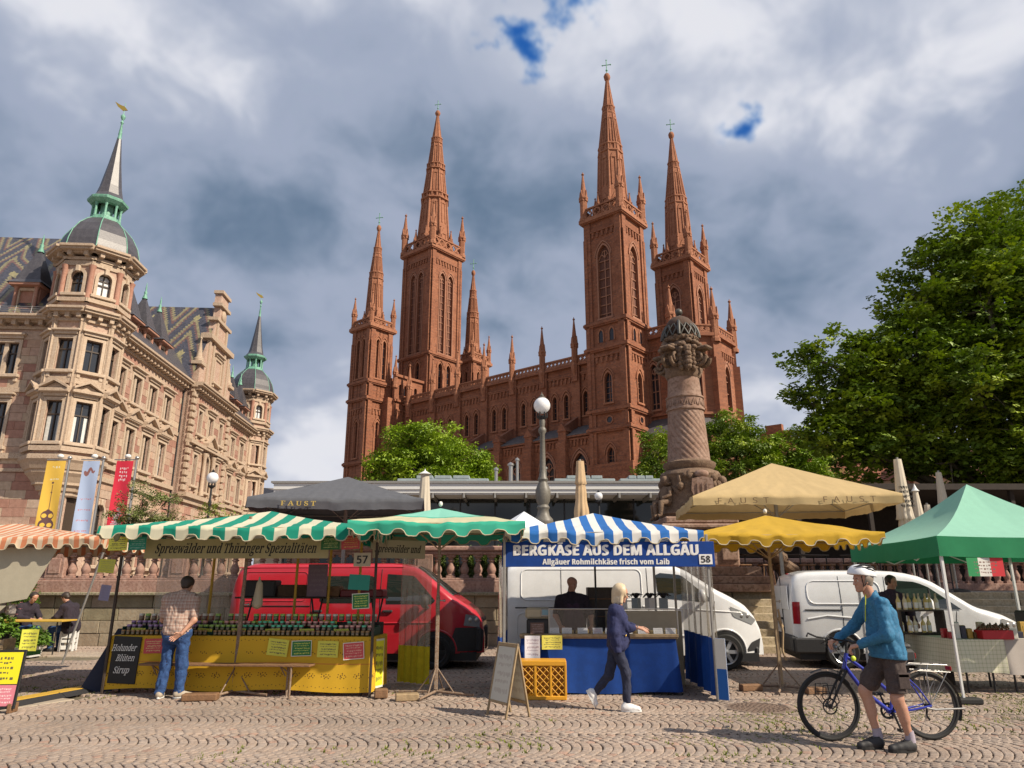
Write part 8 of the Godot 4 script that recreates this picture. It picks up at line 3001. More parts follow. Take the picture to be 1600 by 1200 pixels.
func bicycle() -> void:
	var b := thing("bicycle","blue trekking bicycle with luggage rack held by the person in a white helmet","bicycle",Vector3(3.50,0,-8.52),deg_to_rad(3.0))
	var blue := paintwork(Color(0.018,0.032,0.36))
	var R := 0.355
	var mb: MB
	for k in 2:
		var c := Vector3(0.0 if k == 0 else 1.13,R,0)
		mb = MB.new()
		mb.t = Transform3D(Basis.from_euler(Vector3(PI/2,0,0)),Vector3.ZERO)
		var tp := []
		for i in 13:
			var a := TAU*i/12
			tp.append(Vector2(R - 0.021 + cos(a)*0.021,sin(a)*0.021))
		mb.lathe(tp,56)
		var w := put("wheel",mb,M.rubber,b,Transform3D(Basis(),c))
		mb = MB.new()
		mb.t = Transform3D(Basis.from_euler(Vector3(PI/2,0,0)),Vector3.ZERO)
		mb.lathe([Vector2(R - 0.040,-0.012),Vector2(R - 0.058,-0.008),Vector2(R - 0.058,0.008),Vector2(R - 0.040,0.012),Vector2(R - 0.036,0.0),Vector2(R - 0.040,-0.012)],56)
		put("rim",mb,M.iron,w)
		mb = MB.new()
		for i in 28:
			var a := TAU*i/28
			var s := 0.028*(1 if i % 2 else -1)
			var aa := a + 0.5*(1 if (i/2) % 2 else -1)
			mb.bar(Vector3(cos(aa)*0.025,sin(aa)*0.025,s),Vector3(cos(a)*(R - 0.055),sin(a)*(R - 0.055),0),0.0014,4)
		put("spokes",mb,M.steel,w)
		mb = MB.new()
		mb.t = Transform3D(Basis.from_euler(Vector3(PI/2,0,0)),Vector3.ZERO)
		mb.lathe([Vector2(0.008,-0.055),Vector2(0.026,-0.04),Vector2(0.016,-0.02),Vector2(0.016,0.02),Vector2(0.026,0.04),Vector2(0.008,0.055)],14)
		if k == 0:
			mb.t = Transform3D(Basis.from_euler(Vector3(PI/2,0,0)),Vector3(0,0,0.034))
			mb.lathe([Vector2(0.085,-0.001),Vector2(0.085,0.001),Vector2(0.07,0.001),Vector2(0.07,-0.001),Vector2(0.085,-0.001)],28)
		put("hub",mb,M.iron,w)
	var f := Vector3(0,R,0); var r := Vector3(1.13,R,0)
	var bb := Vector3(0.69,0.29,0); var ht := Vector3(0.27,0.90,0); var hb := Vector3(0.22,0.735,0); var st := Vector3(0.86,0.80,0)
	mb = MB.new()
	mb.bar(hb,ht,0.022,12)
	mb.tube([hb + Vector3(0.01,0.03,0),Vector3(0.42,0.50,0),bb],[0.024,0.024,0.024],12)
	mb.tube([ht - Vector3(0,0.04,0),Vector3(0.46,0.72,0),Vector3(0.745,0.46,0)],[0.019,0.019,0.019],12)
	mb.bar(bb,st,0.018,12)
	for s in [-1.0,1.0]:
		mb.tube([bb + Vector3(0.02,0,s*0.03),Vector3(0.92,0.315,s*0.055),r + Vector3(0,0,s*0.065)],0.012,8)
		mb.tube([st - Vector3(0.01,0.08,-s*0.01),r.lerp(st,0.4) + Vector3(0,0,s*0.05),r + Vector3(0,0,s*0.065)],0.009,8)
	mb.t = Transform3D(Basis.from_euler(Vector3(PI/2,0,0)),bb)
	mb.lathe([Vector2(0.028,-0.045),Vector2(0.028,0.045)],14)
	mb.t = Transform3D.IDENTITY
	put("frame",mb,blue,b)
	mb = MB.new()
	for s in [-1.0,1.0]: mb.tube([hb + Vector3(-0.01,-0.03,s*0.05),Vector3(0.12,0.56,s*0.055),f + Vector3(0.0,0,s*0.06)],[0.016,0.014,0.010],8)
	mb.bar(hb + Vector3(0,-0.02,-0.06),hb + Vector3(0,-0.02,0.06),0.016)
	put("fork",mb,M.iron,b)
	mb = MB.new()
	mb.tube([ht,Vector3(0.285,1.02,0),Vector3(0.23,1.045,0)],0.014,8)
	mb.tube([Vector3(0.23,1.045,0),Vector3(0.2,1.05,0.16),Vector3(0.24,1.03,0.31)],0.012,8)
	mb.tube([Vector3(0.23,1.045,0),Vector3(0.2,1.05,-0.16),Vector3(0.24,1.03,-0.31)],0.012,8)
	for s in [-1.0,1.0]: mb.tube([Vector3(0.2,1.04,s*0.2),Vector3(0.05,1.06,s*0.22),Vector3(-0.04,1.10,s*0.24),Vector3(-0.06,1.06,s*0.24)],0.011,7)
	put("handlebar",mb,M.iron,b)
	mb = MB.new()
	for s in [-1.0,1.0]:
		mb.tube([Vector3(0.225,1.04,s*0.20),Vector3(0.245,1.03,s*0.32)],0.017,10)
		mb.tube([Vector3(0.19,1.04,s*0.19),Vector3(0.14,1.0,s*0.25),Vector3(0.13,0.98,s*0.30)],0.006,5)
	put("grip",mb,M.rubber,b)
	mb = MB.new()
	blob(mb,[[st + Vector3(-0.13,0.17,0),st + Vector3(0.08,0.17,0),0.022,0.05],[st + Vector3(0.05,0.17,-0.045),st + Vector3(0.1,0.17,-0.05),0.035,0.035],[st + Vector3(0.05,0.17,0.045),st + Vector3(0.1,0.17,0.05),0.035,0.035]],0.009,0.02,[[st + Vector3(0,0.155,0),Vector3(0,-1,0)]])
	put("saddle",mb,M.plastic,b)
	mb = MB.new()
	mb.bar(st - Vector3(0.02,0.1,0),st + Vector3(0.012,0.16,0),0.0135,10)
	put("seat_post",mb,M.steel,b)
	mb = MB.new()
	mb.bbox(st + Vector3(0.12,0.07,0),Vector3(0.14,0.14,0.1),0.03)
	put("saddle_bag",mb,M.plastic,b)
	mb = MB.new()
	mb.bbox(st + Vector3(0.195,0.07,0.0),Vector3(0.02,0.06,0.05),0.008)
	put("rear_light",mb,M.red_lamp,b)
	# rack with stays, and the mudguards
	mb = MB.new()
	for s in [-1.0,1.0]:
		mb.tube([Vector3(0.92,0.775,s*0.03),Vector3(1.02,0.785,s*0.06),Vector3(1.38,0.775,s*0.06),Vector3(1.42,0.76,s*0.02)],0.006,6)
		mb.tube([Vector3(1.02,0.72,s*0.075),Vector3(1.40,0.70,s*0.075)],0.006,6)
		mb.tube([r + Vector3(0.0,0.02,s*0.075),Vector3(1.12,0.70,s*0.075),Vector3(1.16,0.78,s*0.06)],0.006,6)
		mb.tube([r + Vector3(0.0,0.02,s*0.075),Vector3(1.36,0.70,s*0.075)],0.005,6)
	for q in 4: mb.bar(Vector3(1.04 + q*0.11,0.782,-0.06),Vector3(1.04 + q*0.11,0.782,0.06),0.005,5)
	put("luggage_rack",mb,M.steel,b)
	mb = MB.new()
	mb.bbox(Vector3(1.43,0.735,0),Vector3(0.02,0.05,0.1),0.008)
	put("rack_light",mb,M.red_lamp,b)
	for k in 2:
		mb = MB.new()
		var c := f if k == 0 else r
		var rows := []
		for q in 2:
			pass
		var a0 := 0.95 if k == 0 else -0.45
		var a1 := 2.05 if k == 0 else 2.75
		for i in 3:
			var row := PackedVector3Array()
			var zz := -0.026 + 0.026*i
			for j in 25:
				var a := a0 + (a1 - a0)*j/24.0
				var rr := R + 0.022 + (0.010 if i == 1 else 0.0)
				row.append(c + Vector3(cos(a)*rr,sin(a)*rr,zz))
			rows.append(row)
		mb.grid(rows)
		put("mudguard",mb,M.plastic,b)
	# drive train
	mb = MB.new()
	mb.t = Transform3D(Basis.from_euler(Vector3(PI/2,0,0)),bb + Vector3(0,0,-0.05))
	mb.lathe([Vector2(0.085,-0.003),Vector2(0.085,0.003),Vector2(0.06,0.003),Vector2(0.06,-0.003),Vector2(0.085,-0.003)],28)
	mb.t = Transform3D.IDENTITY
	for q in 5: mb.bar(bb + Vector3(0,0,-0.05),bb + Vector3(cos(q*TAU/5)*0.065,sin(q*TAU/5)*0.065,-0.05),0.007,5)
	put("chain_ring",mb,M.iron,b)
	mb = MB.new()
	mb.tube([bb + Vector3(0,0,0.06),bb + Vector3(0.05,-0.165,0.075)],[0.014,0.011],8)
	mb.tube([bb + Vector3(0,0,-0.06),bb + Vector3(-0.05,0.165,-0.075)],[0.014,0.011],8)
	put("cranks",mb,M.iron,b)
	for s in [1.0,-1.0]:
		mb = MB.new()
		mb.bbox(bb + Vector3(0.05*s,-0.168*s,s*0.125),Vector3(0.095,0.02,0.08),0.005)
		for q in 4: mb.bbox(bb + Vector3(0.05*s + (q - 1.5)*0.028,-0.168*s,s*0.125),Vector3(0.012,0.032,0.085),0.003)
		put("pedal",mb,M.plastic,b)
	mb = MB.new()
	for s in [0.085,-0.085]:
		mb.bar(bb + Vector3(0,s,-0.05),r + Vector3(0,s*0.45,-0.045),0.004,5)
	put("chain",mb,M.iron,b)
	mb = MB.new()
	mb.tube([r + Vector3(-0.06,-0.02,0.07),r + Vector3(0.02,-0.035,0.09),r + Vector3(0.34,-0.02,0.12)],[0.012,0.012,0.009],8)
	put("kickstand",mb,M.steel,b)
	mb = MB.new()
	mb.tube([r + Vector3(0.02,-0.02,-0.05),r + Vector3(0.0,-0.12,-0.05),r + Vector3(0.03,-0.16,-0.05)],0.012,6)
	put("derailleur",mb,M.iron,b)
	mb = MB.new()
	mb.t = Transform3D(Basis(Vector3.UP,-PI/2),Vector3(0.10,0.96,0.02))
	mb.t = mb.t*Transform3D(Basis.from_euler(Vector3(PI/2,0,0)),Vector3.ZERO)
	mb.lathe([Vector2(0,-0.06),Vector2(0.035,-0.05),Vector2(0.058,0.0),Vector2(0.06,0.012),Vector2(0.05,0.015),Vector2(0,0.01)],20)
	put("headlight",mb,M.headlamp,b)
	# the low front carrier, folded wire
	mb = MB.new()
	for s in [-1.0,1.0]:
		mb.tube([f + Vector3(0.0,-0.02,s*0.085),f + Vector3(-0.10,0.10,s*0.09),f + Vector3(-0.08,0.22,s*0.09),f + Vector3(0.05,0.22,s*0.09),f + Vector3(0.08,0.05,s*0.09),f + Vector3(0.0,-0.02,s*0.085)],0.006,6)
		mb.tube([f + Vector3(-0.09,0.14,s*0.09),f + Vector3(0.06,0.13,s*0.09)],0.005,5)
	put("low_carrier",mb,M.iron,b)
	mb = MB.new()
	mb.ball(Vector3(0.33,0.845,0.03),Vector3(0.03,0.03,0.02),10,6)
	put("reflector",mb,mat(Color(0.6,0.75,0.05),0.4),b)
	mb = MB.new()
	mb.tube([Vector3(0.19,1.02,0.14),Vector3(0.10,0.95,0.1),Vector3(0.2,0.85,0.04),Vector3(0.24,0.8,0.03)],0.004,5)
	mb.tube([Vector3(0.19,1.02,-0.14),Vector3(0.08,0.98,-0.1),Vector3(0.16,0.8,0.02),Vector3(0.05,0.42,0.05)],0.004,5)
	put("cables",mb,M.black,b)
# ---------------------------------------------------------------- market stalls
var sheets := {}

func sheet(paper: Color,ink: Color,rim := false) -> StandardMaterial3D:
	var key := str(paper) + str(ink) + str(rim)
	if not sheets.has(key):
		var im := Image.create(128,96,false,Image.FORMAT_RGB8)
		im.fill(paper.linear_to_srgb())
		var r := rng(sheets.size() + 50)
		for k in 5: scribble(im,r,14 + 4*(k % 3),114 - 6*(k % 2),14 + k*15,9 if k % 2 == 0 else 6,ink.linear_to_srgb())
		if rim:
			for q in [Rect2i(0,0,128,4),Rect2i(0,92,128,4),Rect2i(0,0,4,96),Rect2i(124,0,4,96)]: im.fill_rect(q,Color(0.85,0.85,0.8))
		sheets[key] = picture(im,0.55)
	return sheets[key]
var YEL := Color(0.72,0.70,0.08)
var GRN := Color(0.02,0.16,0.035)
var RED := Color(0.55,0.07,0.075)
var TEA := Color(0.01,0.26,0.19)
var INK := Color(0.12,0.11,0.05)

func note(label: String,x: Transform3D,w: float,h: float,m: Material,group := "paper price signs") -> void:
	# a slightly bowed sheet
	var rows := []
	for i in 3:
		var row := PackedVector3Array()
		for j in 7: row.append(Vector3(-w/2 + w*j/6.0,-h/2 + h*i/2.0,0.012*sin(j*0.9 + h*7.0)))
		rows.append(row)
	var mb := MB.new()
	mb.grid(rows)
	solo("price_sign",mb,m,label,"sign",x,group)

func drape(x0: float,x1: float,z0: float,z1: float,top: float,hem: float,wave := 0.02,seed_ := 1) -> MB:
	# a cloth over a table: top, front and both ends
	var r := rng(seed_)
	var ph := r.randf()*6.0
	var path := [Vector3(x0,0,z0),Vector3(x0,0,z1),Vector3(x1,0,z1),Vector3(x1,0,z0)]
	var pts := []; var ns := []
	for s in 3:
		var a: Vector3 = path[s]; var b: Vector3 = path[s + 1]
		var n := int(a.distance_to(b)/0.06) + 2
		for i in n:
			pts.append(a.lerp(b,float(i)/(n - 1))); ns.append([Vector3(-1,0,0),Vector3(0,0,1),Vector3(1,0,0)][s])
	var rows := []; var len := []
	var acc := 0.0
	for j in pts.size():
		if j > 0: acc += pts[j].distance_to(pts[j - 1])
		len.append(acc)
	for i in 9:
		var f := i/8.0
		var row := PackedVector3Array()
		for j in pts.size():
			var w: float = sin(len[j]*7.0 + ph)*0.6 + sin(len[j]*17.0 + ph*2.0)*0.3 + sin(len[j]*2.3)
			row.append(pts[j] + ns[j]*(0.012 + wave*(1.0 - f)*(1.0 + w)) + Vector3(0,hem + (top - hem)*f + 0.02*sin(len[j]*3.0 + ph)*(1.0 - f),0))
		rows.append(row)
	var mb := MB.new()
	mb.grid(rows)
	for i in 9:
		for j in pts.size(): mb.uv[i*pts.size() + j] = Vector2(len[j],1.0 - i/8.0)
	mb.box(x0,top - 0.004,z0,x1,top + 0.003,z1)
	return mb

func trestle(p: Node3D,x0: float,x1: float,z0: float,z1: float,top: float,m: Material) -> void:
	var mb := MB.new()
	mb.bbox(Vector3((x0 + x1)/2,top - 0.02,(z0 + z1)/2),Vector3(x1 - x0,0.035,z1 - z0),0.005)
	put("table_top",mb,m,p)
	for x in [x0 + 0.15,x1 - 0.15]:
		for z in [z0 + 0.08,z1 - 0.08]:
			mb = MB.new()
			mb.bar(Vector3(x,0,z),Vector3(x,top - 0.03,z),0.016)
			put("leg",mb,M.iron,p)

func curtain(called: String,label: String,a: Vector3,b: Vector3,y0: float,y1: float,split: float,low: Material,wave := 0.06) -> void:
	var t := thing(called,label,"curtain",a)
	var d := b - a
	var s := d.cross(Vector3.UP).normalized()
	for k in 2:
		var ya := y0 if k == 0 else split; var yb := split if k == 0 else y1
		var rows := []
		for i in 7:
			var row := PackedVector3Array()
			var y := lerpf(ya,yb,i/6.0)
			var g := wave*(0.35 + 0.65*(y1 - y)/(y1 - y0))
			for j in 41: row.append(d*(j/40.0) + s*g*(sin(j*0.75) + 0.4*sin(j*1.9 + y*2.0)) + Vector3(0,y,0))
			rows.append(row)
		var mb := MB.new()
		mb.grid(rows)
		put("clear_plastic" if k == 1 else "coloured_hem",mb,M.plastic_sheet if k == 1 else low,t)

func post(label: String,at: Vector3,h: float,m: Material) -> void:
	var mb := MB.new()
	mb.bbox(Vector3(0,h/2,0),Vector3(0.04,h,0.04),0.006)
	solo("stall_post",mb,m,label,"post",X(at),"posts of the stalls")

func flower_mesh(n: int,r: RandomNumberGenerator,w: float,h: float) -> MB:
	var b := MB.new()
	for i in n:
		var p := Vector3(r.randf_range(-w,w),r.randf_range(0.3,1.0)*h,r.randf_range(-w,w)*0.7)
		for q in 5:
			var a := TAU*q/5 + i
			b.tri(p,p + Vector3(cos(a)*0.03,0.012,sin(a)*0.03),p + Vector3(cos(a + 0.9)*0.03,0.012,sin(a + 0.9)*0.03))
	return b

func greens(called: String,label: String,at: Vector3,w: float,h: float,n: int,pot: Material,flower: Material = null) -> void:
	var p := thing(called,label,"plant",at)
	var mb := MB.new()
	mb.lathe([Vector2(w*0.62,0),Vector2(w*0.72,0.24),Vector2(w*0.75,0.25),Vector2(w*0.70,0.25)],4,true,PI/4,TAU + PI/4)
	put("tub",mb,pot,p)
	var r := rng(n)
	var where := []; var tint := PackedColorArray()
	for k in n:
		var d := Vector3(r.randfn(),absf(r.randfn()),r.randfn()).normalized()*pow(r.randf(),0.4)
		where.append(Transform3D(Basis.from_euler(Vector3(r.randf_range(-0.6,0.6),r.randf()*TAU,r.randf_range(-0.6,0.6))),Vector3(d.x*w,0.24 + d.y*h,d.z*w)))
		tint.append(Color(0.10,0.19,0.02)*r.randf_range(0.7,1.3))
	swarm("foliage",sprig(7,7,0.07,0.8),M.leaf,where,p,tint)
	if flower: put("flowers",flower_mesh(26,r,w,h + 0.2),flower,p,X(Vector3(0,0.2,0)))

func nth(i: int) -> String:
	return str(i) + ("th" if (i/10) % 10 == 1 else ["th","st","nd","rd","th","th","th","th","th","th"][i % 10])

func jar_set(stall: Transform3D) -> void:
	var lids := {"purple": Color(0.36,0.22,0.40),"green": Color(0.36,0.55,0.12),"teal": Color(0.12,0.55,0.32),"pink": Color(0.72,0.36,0.30),"brown": Color(0.34,0.20,0.08),"cream": Color(0.65,0.6,0.5)}
	var fill := {"purple": Color(0.035,0.012,0.03),"green": Color(0.07,0.09,0.012),"teal": Color(0.09,0.05,0.02),"pink": Color(0.16,0.03,0.02),"brown": Color(0.13,0.065,0.015),"cream": Color(0.22,0.10,0.06)}
	var jm := MB.new()
	jm.lathe([Vector2(0,0),Vector2(0.033,0),Vector2(0.036,0.006),Vector2(0.036,0.060),Vector2(0.030,0.070),Vector2(0.0,0.070)],12)
	var lm := MB.new()
	lm.lathe([Vector2(0.035,0.062),Vector2(0.037,0.064),Vector2(0.037,0.086),Vector2(0.033,0.091),Vector2(0,0.092)],12)
	var pm := MB.new()
	pm.lathe([Vector2(0.0365,0.018),Vector2(0.0365,0.044)],8,false,-PI/2 - 0.8,-PI/2 + 0.8)
	var meshes := [jm.mesh(),lm.mesh(),pm.mesh()]
	var cm := {}
	for c in lids:
		var g := mat(fill[c],0.12); g.clearcoat_enabled = true
		cm[c] = [g,mat(lids[c],0.35,0.2)]
	var protos := {}
	var r := rng(33)
	M.tan_paper = mat(Color(0.30,0.24,0.15),0.7)
	var place := {}
	var row_names := ["front","second","third","back"]
	for row in 4:
		var sc: float = [0.86,1.0,1.0,1.2][row]
		var n := int(4.1/(0.092*sc))
		for i in n:
			if r.randf() < (0.04 if row < 3 else 0.2): continue
			var x := -2.05 + 4.1*(i + 0.5)/n
			var f := x + r.randf_range(-0.15,0.15)
			var c := "pink"
			if row == 0: c = "brown"
			elif row == 3: c = "cream" if r.randf() < 0.6 else "green"
			elif f < -0.95: c = "purple"
			elif f < 0.0: c = "green" if r.randf() < 0.7 else "pink"
			elif f < 0.6: c = "teal"
			else: c = "pink" if r.randf() < 0.8 else "teal"
			var key := c + str(row)
			var xf := stall*Transform3D(Basis(Vector3.UP,r.randf_range(-0.3,0.3)).scaled(Vector3.ONE*sc),Vector3(x + r.randf_range(-0.006,0.006),[0.866,0.93,0.985,1.07][row],[-0.10,-0.22,-0.34,-0.52][row] + r.randf_range(-0.006,0.006)))
			place[row] = place.get(row,0) + 1
			var lab := "%s jar, %s from the left in the %s row of the jar stall" % [c + (" capped" if row else " lidded"),nth(place[row]),row_names[row]]
			if protos.has(key):
				var o: Node3D = protos[key].duplicate()
				o.name = numbered("preserve_jar")
				o.set_meta("label",lab)
				add_child(o,true)
				o.transform = xf
			else:
				var o := thing("preserve_jar",lab,"jar",Vector3.ZERO,0.0,"%s preserve jars, %s row" % [c,row_names[row]])
				put("glass",meshes[0],cm[c][0],o)
				put("lid",meshes[1],cm[c][1],o)
				put("paper_label",meshes[2],M.tan_paper,o)
				o.transform = xf
				protos[key] = o

func stall_57() -> void:
	M.plastic_sheet = StandardMaterial3D.new()
	M.plastic_sheet.albedo_color = Color(0.72,0.68,0.60,0.42)
	M.plastic_sheet.transparency = BaseMaterial3D.TRANSPARENCY_ALPHA
	M.plastic_sheet.roughness = 0.22
	var S := X(Vector3(-4.28,0,-11.88),deg_to_rad(-4.5))
	var T := func(x: float,y: float,z: float,turn := 0.0,tilt := 0.0) -> Transform3D: return S*XE(Vector3(x,y,z),Vector3(0,turn,tilt))
	var a := thing("striped_awning","green and cream striped awning with scalloped edge over the jar stall","awning",Vector3(-4.17,0,-12.45),0.02)
	var c := canopy(4.15,3.1,2.50,2.87,0.2,0.36,0,0.05,0.37)
	put("canopy",c[0],stripes(Color(0.0,0.225,0.15),Color(0.56,0.54,0.40)),a)
	put("piping",c[1],M.cream_cloth,a)
	ribs(a,4.1,3.05,2.49,2.85,M.wood_pale)
	stand(a,2.68,M.rusty,Vector3(-0.16,0,0.55))
	var b := thing("stall_banner","cream banner with dark lettering under the green striped awning","banner",Vector3(-4.4,2.2,-11.62),deg_to_rad(-3))
	var mb := MB.new()
	mb.bbox(Vector3.ZERO,Vector3(3.0,0.31,0.012),0.004)
	put("cloth",mb,cloth(Color(0.42,0.36,0.19),0.06,0.1,0.1),b)
	words("Spreewälder und Thüringer Spezialitäten",0.15,M.ink,b,X(Vector3(0,0.0,0.008)),"Droid Serif",true,0.22,2.62)
	b = thing("side_banner","short cream banner over the clear curtain on the jar stall's right end","banner",Vector3(-1.9,2.22,-12.3),0.55)
	mb = MB.new()
	mb.bbox(Vector3.ZERO,Vector3(0.95,0.3,0.012),0.004)
	mb.bbox(Vector3(0.0,0.16,-0.25),Vector3(0.95,0.012,0.5),0.004,Vector3(0.3,0,0))
	put("cloth",mb,M.cream_cloth,b)
	words("Spreewälder und",0.12,M.ink,b,X(Vector3(-0.02,0,0.008)),"Droid Serif",true,0.22,0.82)
	# table, cloth and trays
	var t := thing("market_table","long table under the yellow cloth of the jar stall","table",S.origin,deg_to_rad(-4.5))
	trestle(t,-2.1,2.1,-0.8,-0.02,0.855,M.wood_pale)
	var im := Image.create(256,256,false,Image.FORMAT_RGB8)
	im.fill(srgb(0.60,0.36,0.016))
	var br := srgb(0.10,0.05,0.01)
	for i in 16:
		for y in [14,232]: disc(im,i*16 + 8,y + (i % 2)*5,2.2,br)
	for i in 4:
		for k in 11:
			var an := k*0.9 + i
			disc(im,i*64 + 32 + cos(an)*(6 + k*1.6),182 + sin(an)*(4 + k),2.6,br)
		for k in 4: disc(im,i*64 + 20 + k*8,74 + (k % 2)*6,2.6,br)
	for y in [124,127]: im.fill_rect(Rect2i(0,y,256,2),srgb(0.5,0.17,0.03))
	var ym := picture(im,0.85)
	solo("tablecloth",drape(-2.13,2.13,-0.82,0.0,0.86,0.07,0.012,5),ym,"mustard yellow tablecloth with brown floral sprigs on the jar stall","tablecloth",S)
	for i in 6:
		mb = MB.new()
		mb.bbox(Vector3(0,0.03,0),Vector3(0.68,0.06,0.36),0.01)
		for s in [-1.0,1.0]: mb.bbox(Vector3(s*0.335,0.07,0),Vector3(0.015,0.11,0.36),0.004)
		mb.bbox(Vector3(0,0.105,-0.13),Vector3(0.66,0.08,0.11),0.01)
		solo("jar_tray",mb,mat([Color(0.01,0.07,0.05),Color(0.012,0.05,0.03)][i % 2],0.5),"%s dark green jar tray from the left end of the stall" % ["first","second","third","fourth","fifth","sixth"][i],"tray",T.call(-1.74 + i*0.7,0.866,-0.34),"jar trays")
		mb = MB.new()
		mb.bbox(Vector3(0,0.09,0),Vector3(0.66,0.19,0.26),0.01)
		solo("jar_box",mb,M.dark_timber,"%s low dark box carrying the back row of jars" % ["first","second","third","fourth","fifth","sixth"][i],"box",T.call(-1.74 + i*0.7,0.866,-0.64),"boxes under the back row of jars")
	jar_set(S)
	var pr := rng(44)
	for i in 14:
		mb = MB.new(); mb.bbox(Vector3.ZERO,Vector3(0.24,0.045,0.006),0.002)
		solo("price_strip",mb,sheet(YEL*0.8,INK),"%s yellow price strip from the left between the jar rows" % nth(i + 1),"sign",T.call(-1.8 + i*0.28,0.945 if i % 2 == 0 else 1.055,-0.155 if i % 2 == 0 else -0.42,0.0,pr.randf_range(-0.08,0.12)),"price strips between the jars")
	# blackboard and the sheets
	var k := thing("blackboard","blackboard with chalk writing hung at the left end of the yellow cloth","blackboard",(T.call(-1.85,0.50,0.03) as Transform3D).origin,deg_to_rad(-4.5))
	mb = MB.new()
	mb.bbox(Vector3.ZERO,Vector3(0.46,0.70,0.02),0.006,Vector3(0,0,-0.03))
	put("board",mb,M.black,k)
	for q in [["Holunder",0.18,-0.02],["Blüten",0.03,0.02],["Sirup",-0.15,-0.02]]: words(q[0],0.095,M.chalk,k,X(Vector3(q[2],q[1],0.012)),"Droid Serif",false,0.3,0.05*q[0].length())
	note("red paper sign on the yellow cloth, right of the blackboard",T.call(-1.40,0.71,0.035,0,0.02),0.30,0.22,sheet(RED,Color(0.7,0.55,0.25)))
	note("pale yellow paper sign pinned left of the three others on the cloth",T.call(0.63,0.70,0.035,0,-0.1),0.33,0.25,sheet(YEL*0.85,INK))
	note("green paper sign between the two pale yellow ones on the cloth",T.call(1.01,0.69,0.035,0,0.03),0.32,0.23,sheet(GRN,Color(0.6,0.6,0.1),true))
	note("pale yellow paper sign between the green and the red one on the cloth",T.call(1.43,0.68,0.035,0,-0.02),0.33,0.24,sheet(YEL*0.85,INK))
	note("red paper sign at the right end of the yellow cloth's front",T.call(1.84,0.66,0.035,0,0.08),0.33,0.25,sheet(RED,Color(0.7,0.4,0.3),true))
	note("tall yellow poster on the right end of the jar stall",T.call(2.16,0.46,-0.2,1.2,0.0),0.36,0.72,sheet(Color(0.78,0.74,0.03),INK,true))
	for q in [["yellow paper sign hung under the awning's left corner",-1.92,2.27,0.52,0.02,YEL,INK,0.31,0.21],["teal paper sign hung right of the yellow one under the awning",-1.60,2.27,0.52,0.04,TEA,Color(0.3,0.5,0.45),0.29,0.20],["yellow sheet clipped to the stand left of the jar stall",-2.12,1.93,0.42,-0.06,YEL*0.7,Color(0.35,0.33,0.1),0.27,0.21],["lilac sheet low on the stand left of the jar stall",-2.16,1.52,0.3,-0.1,Color(0.22,0.20,0.30),Color(0.2,0.18,0.27),0.17,0.24],["dark green paper sign under the awning's right end",1.48,2.27,0.40,0.02,GRN*0.7,Color(0.5,0.5,0.2),0.30,0.20],["red paper sign under the awning's right corner above number 57",1.80,2.28,0.40,0.05,RED*0.8,Color(0.6,0.4,0.1),0.29,0.21],["plain green sheet under the number 57",1.93,1.68,0.25,-0.05,TEA*0.8,TEA*0.8,0.33,0.23],["green paper sign lowest on the right post",1.96,1.40,0.22,0.06,GRN,Color(0.6,0.6,0.12),0.27,0.23],["see-through grey sheet hung behind the right end of the jars",0.75,1.72,-1.2,0.0,Color(0.16,0.10,0.13),Color(0.2,0.14,0.16),0.36,0.55]]:
		note(q[0],T.call(q[1],q[2],q[3],0,q[4]),q[7],q[8],sheet(q[5],q[6],q[5] == GRN))
	k = thing("number_sign","cream sign with stall number 57 on the right post","sign",(T.call(1.97,2.02,0.3) as Transform3D).origin,deg_to_rad(-4.5))
	mb = MB.new()
	mb.bbox(Vector3.ZERO,Vector3(0.27,0.21,0.012),0.003)
	put("board",mb,M.cream_cloth,k)
	words("57",0.12,M.ink,k,X(Vector3(0,0,0.008)))
	post("dark post at the jar stall's front left corner",(T.call(-2.14,0,0.04) as Transform3D).origin,2.1,M.wood_dark)
	post("dark post at the jar stall's front right corner",(T.call(2.13,0,0.06) as Transform3D).origin,2.3,M.wood_dark)
	for q in [["thin yellow pole behind the jars near the plaid shirt",-1.2],["yellow pole in the middle behind the jars",0.35],["yellow pole behind the jars right of the middle",0.95],["yellow pole behind the jars near number 57",1.5]]: post(q[0],(T.call(q[1],0,-1.25) as Transform3D).origin,2.45,M.wood_yellow)
	curtain("plastic_curtain","clear plastic curtain behind the person in the plaid shirt",Vector3(-6.55,0,-13.6),Vector3(-5.15,0,-13.45),1.0,2.3,1.05,M.plastic_sheet,0.03)
	var ylow := cloth(Color(0.66,0.58,0.03),0.1,0.1,0.9)
	curtain("plastic_curtain","clear plastic curtain with yellow hem at the jar stall's right end",Vector3(-2.0,0,-13.35),Vector3(-1.42,0,-12.95),0.02,2.15,0.62,ylow,0.035)
	# bench, crates and bits round the stall
	t = thing("folding_bench","narrow folding bench standing before the yellow cloth","bench",(T.call(-0.1,0,0.18) as Transform3D).origin,deg_to_rad(-4.5))
	mb = MB.new(); mb.bbox(Vector3(0,0.46,0),Vector3(2.7,0.03,0.25),0.005)
	put("seat",mb,M.wood_brown,t)
	for x in [-1.05,1.0]:
		mb = MB.new()
		for s in [-1.0,1.0]:
			mb.bar(Vector3(x + 0.06*s,0,s*0.1),Vector3(x + 0.06*s,0.45,s*0.1),0.018)
			mb.bar(Vector3(x + 0.06*s,0.3,0.0),Vector3(x - 0.16,0.45,0),0.01,5)
		put("leg_frame",mb,M.rusty,t)
	t = thing("rear_shelf","dark shelf behind the jars carrying boxes and a red tray","shelf",(T.call(0.35,0,-1.55) as Transform3D).origin,deg_to_rad(-4.5))
	mb = MB.new(); mb.bbox(Vector3(0.2,1.42,0),Vector3(2.7,0.03,0.4),0.005)
